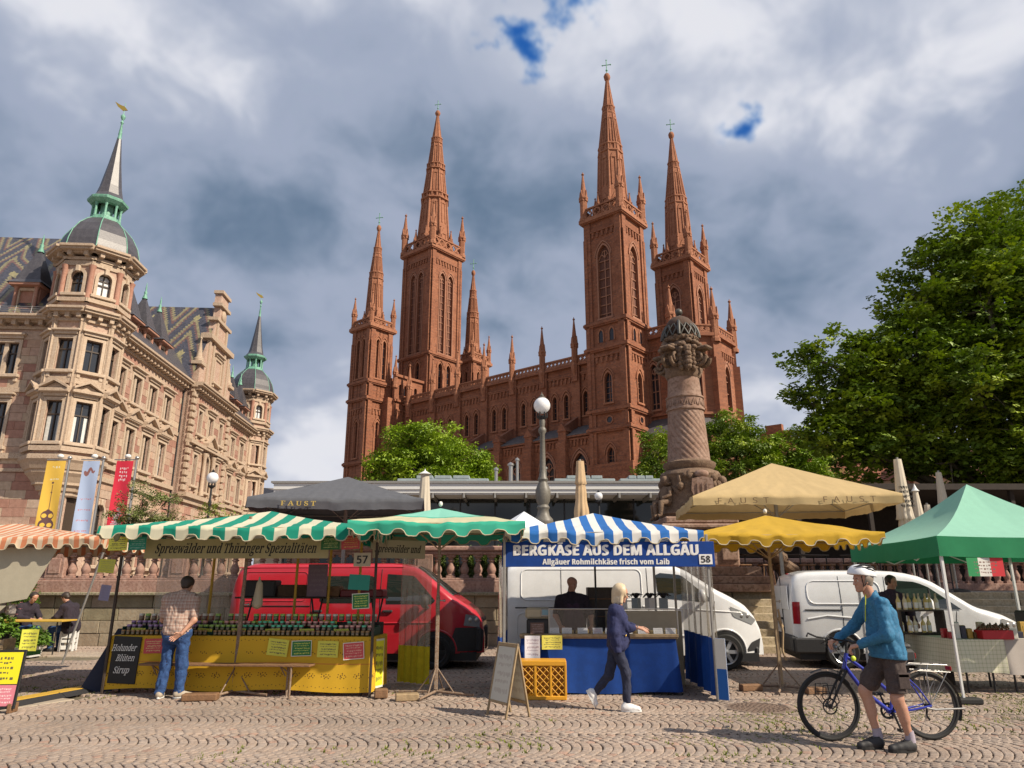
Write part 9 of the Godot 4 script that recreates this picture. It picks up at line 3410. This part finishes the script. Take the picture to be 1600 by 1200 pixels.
	put("board",mb,M.wood_dark,t)
	for x in [-1.0,0.3,1.4]:
		mb = MB.new()
		for s in [-1.0,1.0]: mb.bar(Vector3(x + s*0.16,0,0),Vector3(x - s*0.1,1.4,0),0.016)
		put("trestle",mb,M.iron,t)
	for q in [["black plastic case on the shelf behind the jars",-0.75,1.58,Vector3(0.62,0.30,0.3),M.plastic],["open brown carton on the shelf right of the black case",-0.02,1.54,Vector3(0.75,0.22,0.3),vary(Color(0.10,0.06,0.035),0.2,0.9,0.3)],["small carton on the shelf near the yellow pole",0.58,1.53,Vector3(0.32,0.19,0.28),M.wood_brown],["dark red tray at the right end of the shelf",1.15,1.50,Vector3(0.78,0.14,0.34),mat(Color(0.14,0.008,0.012),0.5)]]:
		mb = MB.new(); mb.bbox(Vector3.ZERO,q[3],0.025)
		solo("storage_box",mb,q[4],q[0],"box",T.call(0.35 + q[1],q[2] - 0.005,-1.55),"boxes on the rear shelf")
	mb = MB.new()
	mb.prism(PackedVector2Array([Vector2(-0.38,0),Vector2(0.1,0),Vector2(0.12,0.95),Vector2(0.06,0.95)]),-0.04,0.04)
	solo("folded_tarpaulin",mb,mat(Color(0.008,0.016,0.05),0.6),"dark blue tarpaulin leaning on the jar stall's left post","tarpaulin",T.call(-2.28,0,-0.25,0.5))
	mb = MB.new(); mb.bbox(Vector3.ZERO,Vector3(0.5,0.10,0.2),0.015)
	solo("foot_board",mb,M.wood_brown,"weathered brown plank under the left foot of the striped awning","plank",X(Vector3(-4.6,0.05,-11.35),0.15))
	mb = MB.new(); mb.bbox(Vector3.ZERO,Vector3(0.2,0.13,0.18),0.015)
	solo("post_block",mb,M.wood_brown,"square wooden block beside the jar stall's right post","wooden block",X(Vector3(-1.98,0.065,-11.6),0.2))
	mb = MB.new()
	blob(mb,[[Vector3(0,0,0),Vector3(0.01,0.30,0),0.085,0.05],[Vector3(0,0.3,0),Vector3(0,0.42,0),0.03,0.012]],0.015,0.03)
	solo("cloth_bag",mb,M.cream_cloth,"pale cloth bag hanging on the striped awning's mast","bag",X(Vector3(-4.13,1.35,-12.05)))
	for q in [["white plastic crate on the ground behind the left jar trays",Vector3(-6.6,0,-13.6)]]:
		plastic_stool("white_crate",q[0],q[1],0.95)

func plastic_stool(called: String,label: String,at: Vector3,h: float) -> void:
	var s := thing(called,label,"stool",at,0.3)
	var mb := MB.new()
	mb.bbox(Vector3(0,h - 0.03,0),Vector3(0.34,0.06,0.34),0.02)
	put("seat",mb,M.white_paint,s)
	for k in 4:
		mb = MB.new()
		mb.t = Transform3D(Basis(Vector3.UP,PI/2*k),Vector3.ZERO)
		for q in [[0.10,0.14],[h*0.5,0.10],[h - 0.12,0.16]]: mb.bbox(Vector3(0,q[0],0.165),Vector3(0.24,q[1]*0.7,0.02),0.006)
		mb.bbox(Vector3(0.15,h/2,0.155),Vector3(0.06,h,0.05),0.01)
		put("side",mb,M.white_paint,s)

func stall_58() -> void:
	var blue := cloth(Color(0.004,0.05,0.27),0.1,0.1,0.15)
	var a := thing("blue_awning","blue and white striped awning with scalloped edge over the cheese stall","awning",Vector3(1.47,0,-13.0),-0.02)
	var c := canopy(3.1,3.4,2.46,2.89,0.19,0.30,0,0.04,0.29)
	put("canopy",c[0],stripes(Color(0.012,0.12,0.40),Color(0.62,0.61,0.58)),a)
	put("piping",c[1],M.cream_cloth,a)
	ribs(a,3.05,3.35,2.45,2.87,M.galv)
	var mb := MB.new(); mb.bar(Vector3(0.0,0.0,0),Vector3(0,2.8,0),0.02)
	put("mast",mb,M.iron,a)
	var b := thing("stall_banner","blue banner with white lettering under the blue striped awning","banner",Vector3(1.48,2.10,-11.34),deg_to_rad(-3.5))
	mb = MB.new(); mb.bbox(Vector3.ZERO,Vector3(3.28,0.38,0.014),0.004)
	put("cloth",mb,blue,b)
	for k in 3: words("BERGKÄSE AUS DEM ALLGÄU",0.155,M.paper_white,b,X(Vector3(-0.04 + 0.008*k,0.055 + 0.003*k,0.010 + 0.001*k)),"Droid Sans",true,0.0,2.85)
	for k in 2: words("Allgäuer Rohmilchkäse frisch vom Laib",0.082,M.paper_white,b,X(Vector3(-0.03 + 0.005*k,-0.115,0.010 + 0.001*k)),"Droid Sans",true,0.0,1.95)
	mb = MB.new(); mb.bbox(Vector3(1.50,-0.08,0.012),Vector3(0.20,0.15,0.008),0.002)
	put("number_plate",mb,M.paper_white,b)
	words("58",0.10,M.ink,b,X(Vector3(1.50,-0.08,0.019)),"Droid Sans",true,0.0,0.0)
	for q in [["post at the cheese stall's front left corner",Vector3(-0.12,0,-11.42),2.4],["post at the cheese stall's front right corner",Vector3(3.02,0,-11.28),2.4],["post at the cheese stall's back left corner",Vector3(-0.1,0,-13.7),2.4],["post at the cheese stall's back right corner",Vector3(3.02,0,-13.7),2.4],["thin post in front of the white van's window",Vector3(2.55,0,-13.2),2.4]]: post(q[0],q[1],q[2],M.galv)
	curtain("plastic_curtain","clear curtain with blue hem on the cheese stall's right side",Vector3(3.06,0,-11.25),Vector3(3.14,0,-13.6),0.04,2.0,0.86,blue,0.05)
	curtain("plastic_curtain","clear curtain with blue hem on the cheese stall's left side",Vector3(-0.2,0,-11.5),Vector3(-0.12,0,-13.8),0.04,2.05,0.86,blue,0.05)
	var hm := MB.new()
	hm.bbox(Vector3.ZERO,Vector3(0.012,0.85,0.16),0.004)
	solo("curtain_edge",hm,stripes(Color(0.02,0.13,0.45),Color(0.7,0.69,0.62)),"striped blue and white edge of the right curtain at the cheese stall","curtain",X(Vector3(3.09,0.45,-11.2),0.9))
	var t := thing("cheese_counter","wooden counter with a glass guard at the cheese stall","counter",Vector3(1.39,0,-12.3),deg_to_rad(-3))
	trestle(t,-1.24,1.24,-0.38,0.4,0.86,M.wood_pale)
	mb = MB.new(); mb.bbox(Vector3(0,0.87,0.38),Vector3(2.5,0.05,0.09),0.008)
	put("front_edge",mb,M.wood_pale,t)
	mb = MB.new(); mb.box(-0.78,0.90,0.36,1.26,1.27,0.366)
	mb.box(-0.78,1.264,-0.05,1.26,1.27,0.36)
	put("glass_guard",mb,M.guard,t)
	mb = MB.new()
	for q in [[-0.78,0.36,-0.78,0.36],[1.26,0.36,1.26,0.36]]: mb.bar(Vector3(q[0],0.88,q[1]),Vector3(q[2],1.27,q[3]),0.012)
	mb.bar(Vector3(-0.78,1.27,0.36),Vector3(1.26,1.27,0.36),0.011)
	put("guard_frame",mb,M.steel,t)
	solo("counter_cloth",drape(-1.22,1.2,-0.3,0.36,0.845,0.03,0.03,9),blue,"deep blue cloth hanging before the cheese counter","cloth",X(Vector3(1.39,0,-12.3),deg_to_rad(-3)))
	var rows := ["first","second","third","fourth","fifth","sixth","seventh","eighth","ninth"]
	var r := rng(19)
	for i in 9:
		var x := -0.72 + i*0.235
		mb = MB.new()
		mb.prism(PackedVector2Array([Vector2(-0.1,0),Vector2(0.1,0),Vector2(0.1,0.055 + 0.02*(i % 3)),Vector2(-0.1,0.075)]),-0.07,0.07)
		var X0 := X(Vector3(1.39,0,-12.3),deg_to_rad(-3))*X(Vector3(x,0.862,0.22),r.randf_range(-0.3,0.3))
		solo("cheese_piece",mb,vary(Color(0.50,0.34,0.10),0.12,0.5,0.1) if i < 2 else M.cheese,"%s piece of yellow cheese from the left on the cheese counter" % rows[i],"cheese",X0,"cheeses on the counter")
		mb = MB.new(); mb.bbox(Vector3(0,0.07,0.09),Vector3(0.16,0.10,0.004),0.001,Vector3(-0.25,0,0))
		solo("price_card",mb,sheet(Color(0.72,0.72,0.72),Color(0.3,0.3,0.32) if i != 3 else Color(0.5,0.1,0.1)),"%s small white price card from the left behind the glass guard" % rows[i],"sign",X0,"price cards on the counter")
	var s := thing("shop_scale","beige shop scale with a small blue screen at the counter's left end","scale",Vector3(0.42,0.87,-12.15),-0.05)
	mb = MB.new(); mb.bbox(Vector3(0,0.12,0),Vector3(0.36,0.24,0.3),0.02); put("base",mb,M.plastic,s)
	mb = MB.new(); mb.bbox(Vector3(0,0.33,0),Vector3(0.40,0.17,0.22),0.03); put("housing",mb,M.cream_cloth,s)
	mb = MB.new(); mb.bbox(Vector3(0.12,0.34,0.115),Vector3(0.14,0.13,0.02),0.01); put("screen_frame",mb,M.galv,s)
	mb = MB.new(); mb.bbox(Vector3(0.12,0.345,0.127),Vector3(0.095,0.08,0.006),0.002); put("screen",mb,mat(Color(0.16,0.30,0.38),0.1),s)
	note("white price list clipped to the blue counter cloth",X(Vector3(0.32,0.70,-11.86),-0.05),0.24,0.34,sheet(Color(0.68,0.68,0.74),Color(0.35,0.28,0.35)))
	note("yellow notice clipped right of the white price list",X(Vector3(0.63,0.77,-11.86),-0.05),0.32,0.21,sheet(Color(0.66,0.60,0.10),INK))
	note("small brown picture leaning under the shop scale",X(Vector3(0.40,0.98,-11.9),0.05),0.22,0.17,sheet(Color(0.10,0.06,0.05),Color(0.3,0.25,0.25)))
	for i in 4:
		var p := thing("flower_pot","%s small potted plant on the ledge in front of the white van" % ["leftmost","second","third","rightmost"][i],"plant",Vector3(1.95 + i*0.24,1.22,-13.1),i,"small pots behind the cheese counter")
		mb = MB.new(); mb.bbox(Vector3(0,0.1,0),Vector3(0.15,0.2,0.12),0.008); put("pot",mb,M.paper_white if i % 2 == 0 else M.duct,p)
		mb = MB.new()
		for q in 7: mb.tube([Vector3(0,0.18,0),Vector3(cos(q)*0.06,0.27,sin(q)*0.06),Vector3(cos(q)*0.15,0.26 - 0.01*q,sin(q)*0.12)],[0.006,0.02,0.004],5)
		put("leaves",mb,M.plastic,p)
	t = thing("rear_rack","tall dark rack standing behind the counter before the white van","rack",Vector3(1.62,0,-13.45))
	mb = MB.new(); mb.bbox(Vector3(0,0.8,0),Vector3(0.52,1.6,0.3),0.01); put("carcass",mb,M.wood_dark,t)
	for i in 4:
		mb = MB.new(); mb.bbox(Vector3(0,0.5 + i*0.3,0.14),Vector3(0.48,0.02,0.05),0.004); put("shelf",mb,M.wood_brown,t)
	mb = MB.new(); mb.bbox(Vector3(0,0.6,0),Vector3(1.3,1.2,0.25),0.01)
	solo("back_counter",mb,M.cream_cloth,"pale low back counter under the potted plants","counter",X(Vector3(2.3,0,-13.12)))
	# crate and sandwich board
	var k := thing("plastic_crate","orange yellow latticed plastic crate leaning on the blue cloth","crate",Vector3(0.47,0,-11.55),-0.04)
	var cr := vary(Color(0.62,0.30,0.018),0.06,0.45,0.3)
	mb = MB.new()
	for y in [0.03,0.51]: mb.bbox(Vector3(0,y,0.0),Vector3(0.70,0.06 if y < 0.1 else 0.08,0.38),0.012)
	for x in [-0.335,-0.115,0.115,0.335]: mb.bbox(Vector3(x,0.27,0.17),Vector3(0.035,0.48,0.03),0.006)
	for x in [-0.335,0.335]: mb.bbox(Vector3(x,0.27,-0.0),Vector3(0.03,0.48,0.36),0.006)
	mb.bbox(Vector3(0,0.27,-0.17),Vector3(0.68,0.48,0.02),0.006)
	put("frame",mb,cr,k)
	for i in 3:
		mb = MB.new()
		for d in [-1.0,1.0]:
			for q in 9:
				var u := -0.40 + q*0.1
				var p0 := Vector2(clampf(-0.1,-0.1,0.1),u); var p1 := Vector2(0.1,u + 0.2)
				if p1.y < -0.22 or p0.y > 0.2: continue
				var f0 := clampf((-0.22 - p0.y)/0.2,0,1); var f1 := clampf((0.21 - p0.y)/0.2,0,1)
				var e0 := p0.lerp(p1,f0); var e1 := p0.lerp(p1,f1)
				mb.bar(Vector3(e0.x*d,e0.y,0),Vector3(e1.x*d,e1.y,0),0.008,5)
		put("lattice",mb,cr,k,X(Vector3(-0.225 + 0.225*i,0.27,0.17)))
	k = thing("sandwich_board","wooden sandwich board standing in front of the cheese stall","sandwich board",Vector3(-0.05,0,-10.1),deg_to_rad(-58))
	k.scale = Vector3(0.8,0.87,0.87)
	for s2 in [1.0,-1.0]:
		mb = MB.new()
		mb.t = Transform3D(Basis(Vector3.RIGHT,-0.2*s2),Vector3(0,1.02,0))
		for x in [-0.29,0.29]: mb.bbox(Vector3(x,-0.52,0),Vector3(0.045,1.06,0.025),0.004)
		mb.bbox(Vector3(0,-0.02,0),Vector3(0.6,0.05,0.03),0.004); mb.bbox(Vector3(0,-0.84,0),Vector3(0.6,0.04,0.025),0.004)
		var fr := put("frame",mb,M.wood_pale,k)
		mb = MB.new()
		mb.t = Transform3D(Basis(Vector3.RIGHT,-0.2*s2),Vector3(0,1.02,0))
		mb.quad(Vector3(-0.27,-0.82,s2*0.006),Vector3(0.27,-0.82,s2*0.006),Vector3(0.27,-0.05,s2*0.006),Vector3(-0.27,-0.05,s2*0.006))
		put("poster",mb,sheet(Color(0.55,0.53,0.46),Color(0.42,0.38,0.33)),fr)

func stall_orange() -> void:
	var a := thing("orange_awning","awning with narrow orange and cream stripes at the left edge","awning",Vector3(-9.15,0,-13.4),0.0)
	var c := canopy(4.7,2.7,2.42,2.74,0.2,0.3,0,0.03,0.17)
	put("canopy",c[0],stripes(Color(0.52,0.19,0.09),Color(0.58,0.46,0.33)),a)
	put("piping",c[1],M.cream_cloth,a)
	ribs(a,4.65,2.65,2.41,2.72,M.galv)
	stand(a,2.7,M.galv)
	var cream := cloth(Color(0.55,0.50,0.38),0.05,0.1,0.4)
	for q in [["cream canvas panel hanging from the orange awning",Vector3(-9.6,0,-12.2),[Vector2(-0.5,1.05),Vector2(1.62,1.42),Vector2(2.0,2.24),Vector2(-0.5,2.24)]],["loose lower canvas flap at the left edge",Vector3(-9.3,0,-12.0),[Vector2(-0.6,0.9),Vector2(0.72,0.88),Vector2(1.14,1.32),Vector2(-0.6,1.28)]]]:
		var mb2 := MB.new()
		mb2.prism(PackedVector2Array(q[2]),-0.006,0.006)
		solo("canvas_panel",mb2,cream,q[0],"canvas",X(q[1]),"canvas of the orange stall")
	var mb := MB.new()
	mb.bar(Vector3.ZERO,Vector3(0.55,2.45,0.0),0.022)
	solo("stall_post",mb,M.galv,"slanting grey post under the orange awning's right end","post",X(Vector3(-9.6,0,-16.2)),"posts of the stalls")
	var t := thing("yellow_table","long yellow topped table where two people sit, far left","table",Vector3(-12.2,0,-18.75),0.05)
	trestle(t,-1.3,1.1,-0.38,0.38,0.80,M.wood_yellow)
	mb = MB.new(); mb.bbox(Vector3.ZERO,Vector3(0.5,0.62,0.02),0.006)
	solo("yellow_board",mb,M.wood_yellow,"yellow board hanging at the table's front, left edge","board",X(Vector3(-12.55,0.47,-18.3)))
	plastic_stool("white_stool","white plastic stool under the person in the black coat",Vector3(-11.45,0,-19.45),0.5)
	var terra := vary(Color(0.55,0.48,0.42),0.1,0.8,0.3)
	greens("basil_tub","leafy green herb in a white tub before the yellow table",Vector3(-11.55,0,-18.0),0.48,0.42,420,M.white_paint)
	greens("flower_tray","pink flowering plant in a tray at the left edge stall",Vector3(-8.55,0.62,-12.4),0.32,0.34,240,M.plastic,mat(Color(0.62,0.24,0.28),0.7))
	greens("flower_tray","small red flowering plant behind the cream canvas",Vector3(-13.4,0.9,-20.3),0.4,0.8,260,terra,mat(Color(0.6,0.03,0.05),0.7))
	t = thing("green_stand","green edged produce stand with wooden crate at the left edge","stand",Vector3(-8.3,0,-12.1))
	mb = MB.new(); mb.bbox(Vector3(0,0.58,0),Vector3(1.1,0.07,0.7),0.01); put("shelf",mb,vary(Color(0.05,0.22,0.04),0.15,0.6,0.4),t)
	for x in [-0.5,0.5]:
		mb = MB.new(); mb.bbox(Vector3(x,0.28,0.2),Vector3(0.06,0.56,0.06),0.006); put("leg",mb,M.wood_brown,t)
	mb = MB.new()
	for q in 3: mb.bbox(Vector3(0,0.03 + q*0.07,0.14),Vector3(0.5,0.055,0.014),0.003)
	for x in [-0.24,0.24]: mb.bbox(Vector3(x,0.1,0),Vector3(0.03,0.22,0.28),0.003)
	solo("fruit_crate",mb,M.wood_pale,"small slatted wooden crate on the green stand","crate",X(Vector3(-8.15,0.62,-11.85)))
	note("yellow paper sign fixed on the green stand's right end",X(Vector3(-7.08,0.86,-11.05),0.1),0.24,0.30,sheet(YEL,INK))
	var k := thing("notice_board","black framed board with yellow poster at the left edge","sign board",Vector3(-7.08,0,-10.25),0.12)
	mb = MB.new(); mb.bbox(Vector3(0,0.42,0),Vector3(0.92,0.74,0.03),0.006,Vector3(-0.1,0,0)); put("frame",mb,M.black,k)
	for q in [[0.0,0.56,0.86,0.40,sheet(Color(0.78,0.68,0.015),INK)],[0.24,0.22,0.38,0.26,sheet(Color(0.62,0.20,0.25),Color(0.75,0.6,0.6))],[-0.2,0.22,0.44,0.26,sheet(TEA,Color(0.4,0.55,0.5))]]:
		mb = MB.new()
		mb.quad(Vector3(-q[2]/2,-q[3]/2,0),Vector3(q[2]/2,-q[3]/2,0),Vector3(q[2]/2,q[3]/2,0),Vector3(-q[2]/2,q[3]/2,0))
		put("poster",mb,q[4],k,XE(Vector3(q[0],q[1],0.021 - (q[1] - 0.42)*0.1),Vector3(-0.1,0,0)))
	for x in [-0.4,0.4]:
		mb = MB.new(); mb.bbox(Vector3(x,0.06,-0.03),Vector3(0.05,0.12,0.2),0.006); put("foot",mb,M.wood_brown,k)
	t = thing("cable_ramp","yellow and black rubber cable ramp lying beside the jar stall","cable ramp",Vector3(-7.0,0,-11.7),deg_to_rad(79))
	for i in 4:
		mb = MB.new()
		mb.t = Transform3D(Basis(Vector3.UP,PI/2),Vector3(-1.35 + i*0.9,0,0))
		mb.prism(PackedVector2Array([Vector2(-0.25,0),Vector2(0.25,0),Vector2(0.15,0.06),Vector2(-0.15,0.06)]),-0.445,0.445)
		put("segment",mb,M.plastic,t)
		mb = MB.new()
		mb.bbox(Vector3(-1.35 + i*0.9,0.062,0),Vector3(0.87,0.014,0.24),0.004)
		put("lid",mb,M.wood_yellow,t)

func stall_green() -> void:
	var g := thing("green_tent","pale green folding market tent on white legs at the right edge","tent",Vector3(7.98,0,-12.48),-0.02)
	var tent := cloth(Color(0.26,0.53,0.41),0.05,0.15,0.35)
	var mb := MB.new()
	for s in 4:
		var rot := Basis(Vector3.UP,PI/2*s)
		var rows := []
		for i in 9:
			var row := PackedVector3Array()
			var f := i/8.0
			for j in 21:
				var u := (-1.0 + j/10.0)
				row.append(rot*Vector3(u*1.5*f,lerpf(3.34,2.36,f) - 0.16*sin(f*PI)*(1.0 - 0.25*absf(u)) - 0.03*f*(1 - u*u),1.5*f))
			rows.append(row)
		rows.reverse()
		mb.grid(rows)
	put("roof",mb,tent,g)
	mb = MB.new()
	for s in 4:
		var rot := Basis(Vector3.UP,PI/2*s)
		var rows := []
		for i in 4:
			var row := PackedVector3Array()
			for j in 21:
				var u := (-1.0 + j/10.0)
				row.append(rot*Vector3(u*1.505,2.06 + 0.1*i - 0.03*(1 - u*u),1.505 + 0.012*sin(j*1.3)*(1 - i/3.0)))
			rows.append(row)
		mb.grid(rows)
	put("valance",mb,cloth(Color(0.022,0.235,0.10),0.06,0.15,0.3),g)
	for sx in [-1.0,1.0]:
		for sz in [-1.0,1.0]:
			mb = MB.new()
			mb.bbox(Vector3(sx*1.46,1.72,sz*1.46),Vector3(0.042,1.3,0.042),0.005)
			mb.bbox(Vector3(sx*1.46,0.55,sz*1.46),Vector3(0.034,1.1,0.034),0.005)
			put("leg",mb,M.white_paint,g)
			mb = MB.new(); mb.bbox(Vector3(sx*1.46 + 0.05,0.04,sz*1.46),Vector3(0.36,0.085,0.2),0.02); put("foot_weight",mb,M.rubber,g)
	for s in 4:
		mb = MB.new()
		mb.t = Transform3D(Basis(Vector3.UP,PI/2*s),Vector3.ZERO)
		for q in 4: mb.bar(Vector3(-1.46 + q*0.73,2.3 if q % 2 == 0 else 2.02,1.45),Vector3(-0.73 + q*0.73,2.02 if q % 2 == 0 else 2.3,1.45),0.011,5)
		put("scissor_frame",mb,M.white_paint,g)
	var im := Image.create(96,64,false,Image.FORMAT_RGB8)
	for q in [[0,Color(0.01,0.22,0.07)],[32,Color(0.66,0.65,0.6)],[64,Color(0.60,0.03,0.04)]]: im.fill_rect(Rect2i(q[0],0,32,64),(q[1] as Color).linear_to_srgb())
	var r := rng(5)
	for k in 4: scribble(im,r,20,76,12 + k*12,6,srgb(0.2,0.12,0.1))
	note("Italian tricolour banner hanging under the green tent's front",X(Vector3(7.1,1.90,-11.0),0.03),0.56,0.27,picture(im,0.6),"flags")
	var chk := Image.create(64,64,false,Image.FORMAT_RGB8)
	for y in 64:
		for x in 64:
			var q := (0.5 if x % 16 < 3 else 0.0) + (0.5 if y % 16 < 3 else 0.0)
			chk.set_pixel(x,y,Color(0.62,0.60,0.47).lerp(Color(0.30,0.33,0.16),q*0.8).linear_to_srgb())
	var cm := picture(chk,0.9); cm.uv1_triplanar = true; cm.uv1_scale = Vector3.ONE/0.26
	var t := thing("market_table","table under the checked cloth in the green tent","table",Vector3(7.43,0,-12.75),0.0)
	trestle(t,-0.36,0.36,-0.7,0.72,0.795,M.wood_dark)
	solo("checked_cloth",drape(-0.38,0.40,-0.72,0.74,0.80,0.30,0.05,3),cm,"cream and green checked tablecloth under the green tent","tablecloth",X(Vector3(7.43,0,-12.75)))
	t = thing("market_table","table under the plain grey cloth at the right edge","table",Vector3(8.85,0,-12.5),0.0)
	trestle(t,-0.98,1.0,-0.4,0.4,0.795,M.wood_dark)
	solo("grey_cloth",drape(-1.0,1.05,-0.42,0.44,0.80,0.26,0.035,4),cloth(Color(0.40,0.36,0.33),0.08,0.1),"plain grey beige tablecloth at the right edge","tablecloth",X(Vector3(8.85,0,-12.5)))
	t = thing("bottle_rack","dark stand with two shelves of bottles in the green tent","rack",Vector3(7.05,0,-13.15))
	for y in [0.83,1.21]:
		mb = MB.new(); mb.bbox(Vector3(0.1,y,0),Vector3(0.78,0.03,0.3),0.005); put("shelf",mb,M.wood_dark,t)
	for x in [-0.28,0.48]:
		mb = MB.new(); mb.bbox(Vector3(x,0.6,0),Vector3(0.04,1.2,0.28),0.005); put("side",mb,M.wood_dark,t)
	var bm := MB.new()
	bm.lathe([Vector2(0,0),Vector2(0.036,0),Vector2(0.038,0.01),Vector2(0.038,0.15),Vector2(0.015,0.2),Vector2(0.014,0.25),Vector2(0,0.25)],12)
	var cmn := MB.new(); cmn.lathe([Vector2(0.016,0.22),Vector2(0.017,0.27),Vector2(0,0.272)],10)
	var lab := MB.new(); lab.lathe([Vector2(0.0386,0.03),Vector2(0.0386,0.12)],8,false,-PI/2 - 1.1,-PI/2 + 1.1)
	var bms := [bm.mesh(),cmn.mesh(),lab.mesh()]
	var oil := [mat(Color(0.62,0.50,0.22),0.2),mat(Color(0.66,0.58,0.38),0.2),mat(Color(0.55,0.42,0.14),0.2)]
	for i in 13:
		var up := i < 8
		var o := thing("oil_bottle",("pale bottle %s on the rack's upper shelf under the green tent" % ["at the left end","second from the left","third from the left","fourth from the left","fourth from the right","third from the right","second from the right","at the right end"][i]) if up else ("golden bottle %s on the rack's lower shelf" % ["at the left end","second from the left","in the middle","second from the right","at the right end"][i - 8]),"bottle",Vector3(6.80 + (i*0.092 if up else (i - 8)*0.12),1.226 if up else 0.846,-13.08 + 0.04*(i % 2)),0.0,"bottles on the rack")
		put("glass",bms[0],oil[i % 3],o); put("cap",bms[1],M.cream_cloth,o); put("paper_label",bms[2],M.paper_white,o)
	var names := ["red","cream","brown","gold","dark","white"]
	var cols := [Color(0.35,0.015,0.02),Color(0.5,0.42,0.28),Color(0.16,0.08,0.03),Color(0.45,0.28,0.06),Color(0.03,0.03,0.05),Color(0.6,0.58,0.52)]
	for i in 24:
		var ci := (i*5 + i/6) % 6
		var on_a := i < 14
		var x := 7.12 + (i % 7)*0.1 if on_a else 8.0 + (i - 14)*0.16
		var z := -12.2 - 0.17*(i/7) if on_a else -12.25 - 0.1*(i % 3)
		var h := 0.10 + 0.05*((i*7) % 4)
		mb = MB.new()
		mb.bbox(Vector3(0,h/2,0),Vector3(0.085 + (0.04 if not on_a else 0.0),h,0.08),0.008)
		mb.bbox(Vector3(0,h*0.55,0.041),Vector3(0.05,h*0.4,0.004),0.001)
		solo("food_pack",mb,M["pack%d" % ci] if M.has("pack%d" % ci) else mat(cols[ci],0.4),"%s packet, number %s from the left on the %s" % [names[ci],["one","two","three","four","five","six","seven","eight","nine","ten"][i % 7 if on_a else i - 14],("checked cloth's " + ("front" if i < 7 else "back") + " row") if on_a else "grey cloth"],"packet",X(Vector3(x,0.803,z),0.1*(i % 5) - 0.2),"packets under the green tent")
	var k := thing("red_box","red cardboard box with dried sausages on the checked cloth","box",Vector3(7.72,0.803,-12.12))
	mb = MB.new(); mb.bbox(Vector3(0.05,0.07,0),Vector3(0.5,0.14,0.24),0.01); put("carton",mb,mat(Color(0.40,0.012,0.02),0.5),k)
	mb = MB.new()
	for i in 14: mb.tube([Vector3(-0.18 + i*0.033,0.13,-0.08 + 0.1*(i % 2)),Vector3(-0.16 + i*0.033,0.2 + 0.02*(i % 3),0.02),Vector3(-0.2 + i*0.034,0.16,0.1)],0.014,6)
	put("sausages",mb,vary(Color(0.20,0.09,0.05),0.3,0.6,0.1),k)
	k = thing("cool_box","dark grey cool box standing behind the goods at the right edge","cool box",Vector3(9.35,0.8,-12.75))
	mb = MB.new(); mb.bbox(Vector3(0,0.21,0),Vector3(1.3,0.42,0.4),0.03); put("body",mb,M.plastic,k)
	mb = MB.new(); mb.bbox(Vector3(-0.5,0.24,0.2),Vector3(0.32,0.42,0.02),0.01); put("panel",mb,M.galv,k)
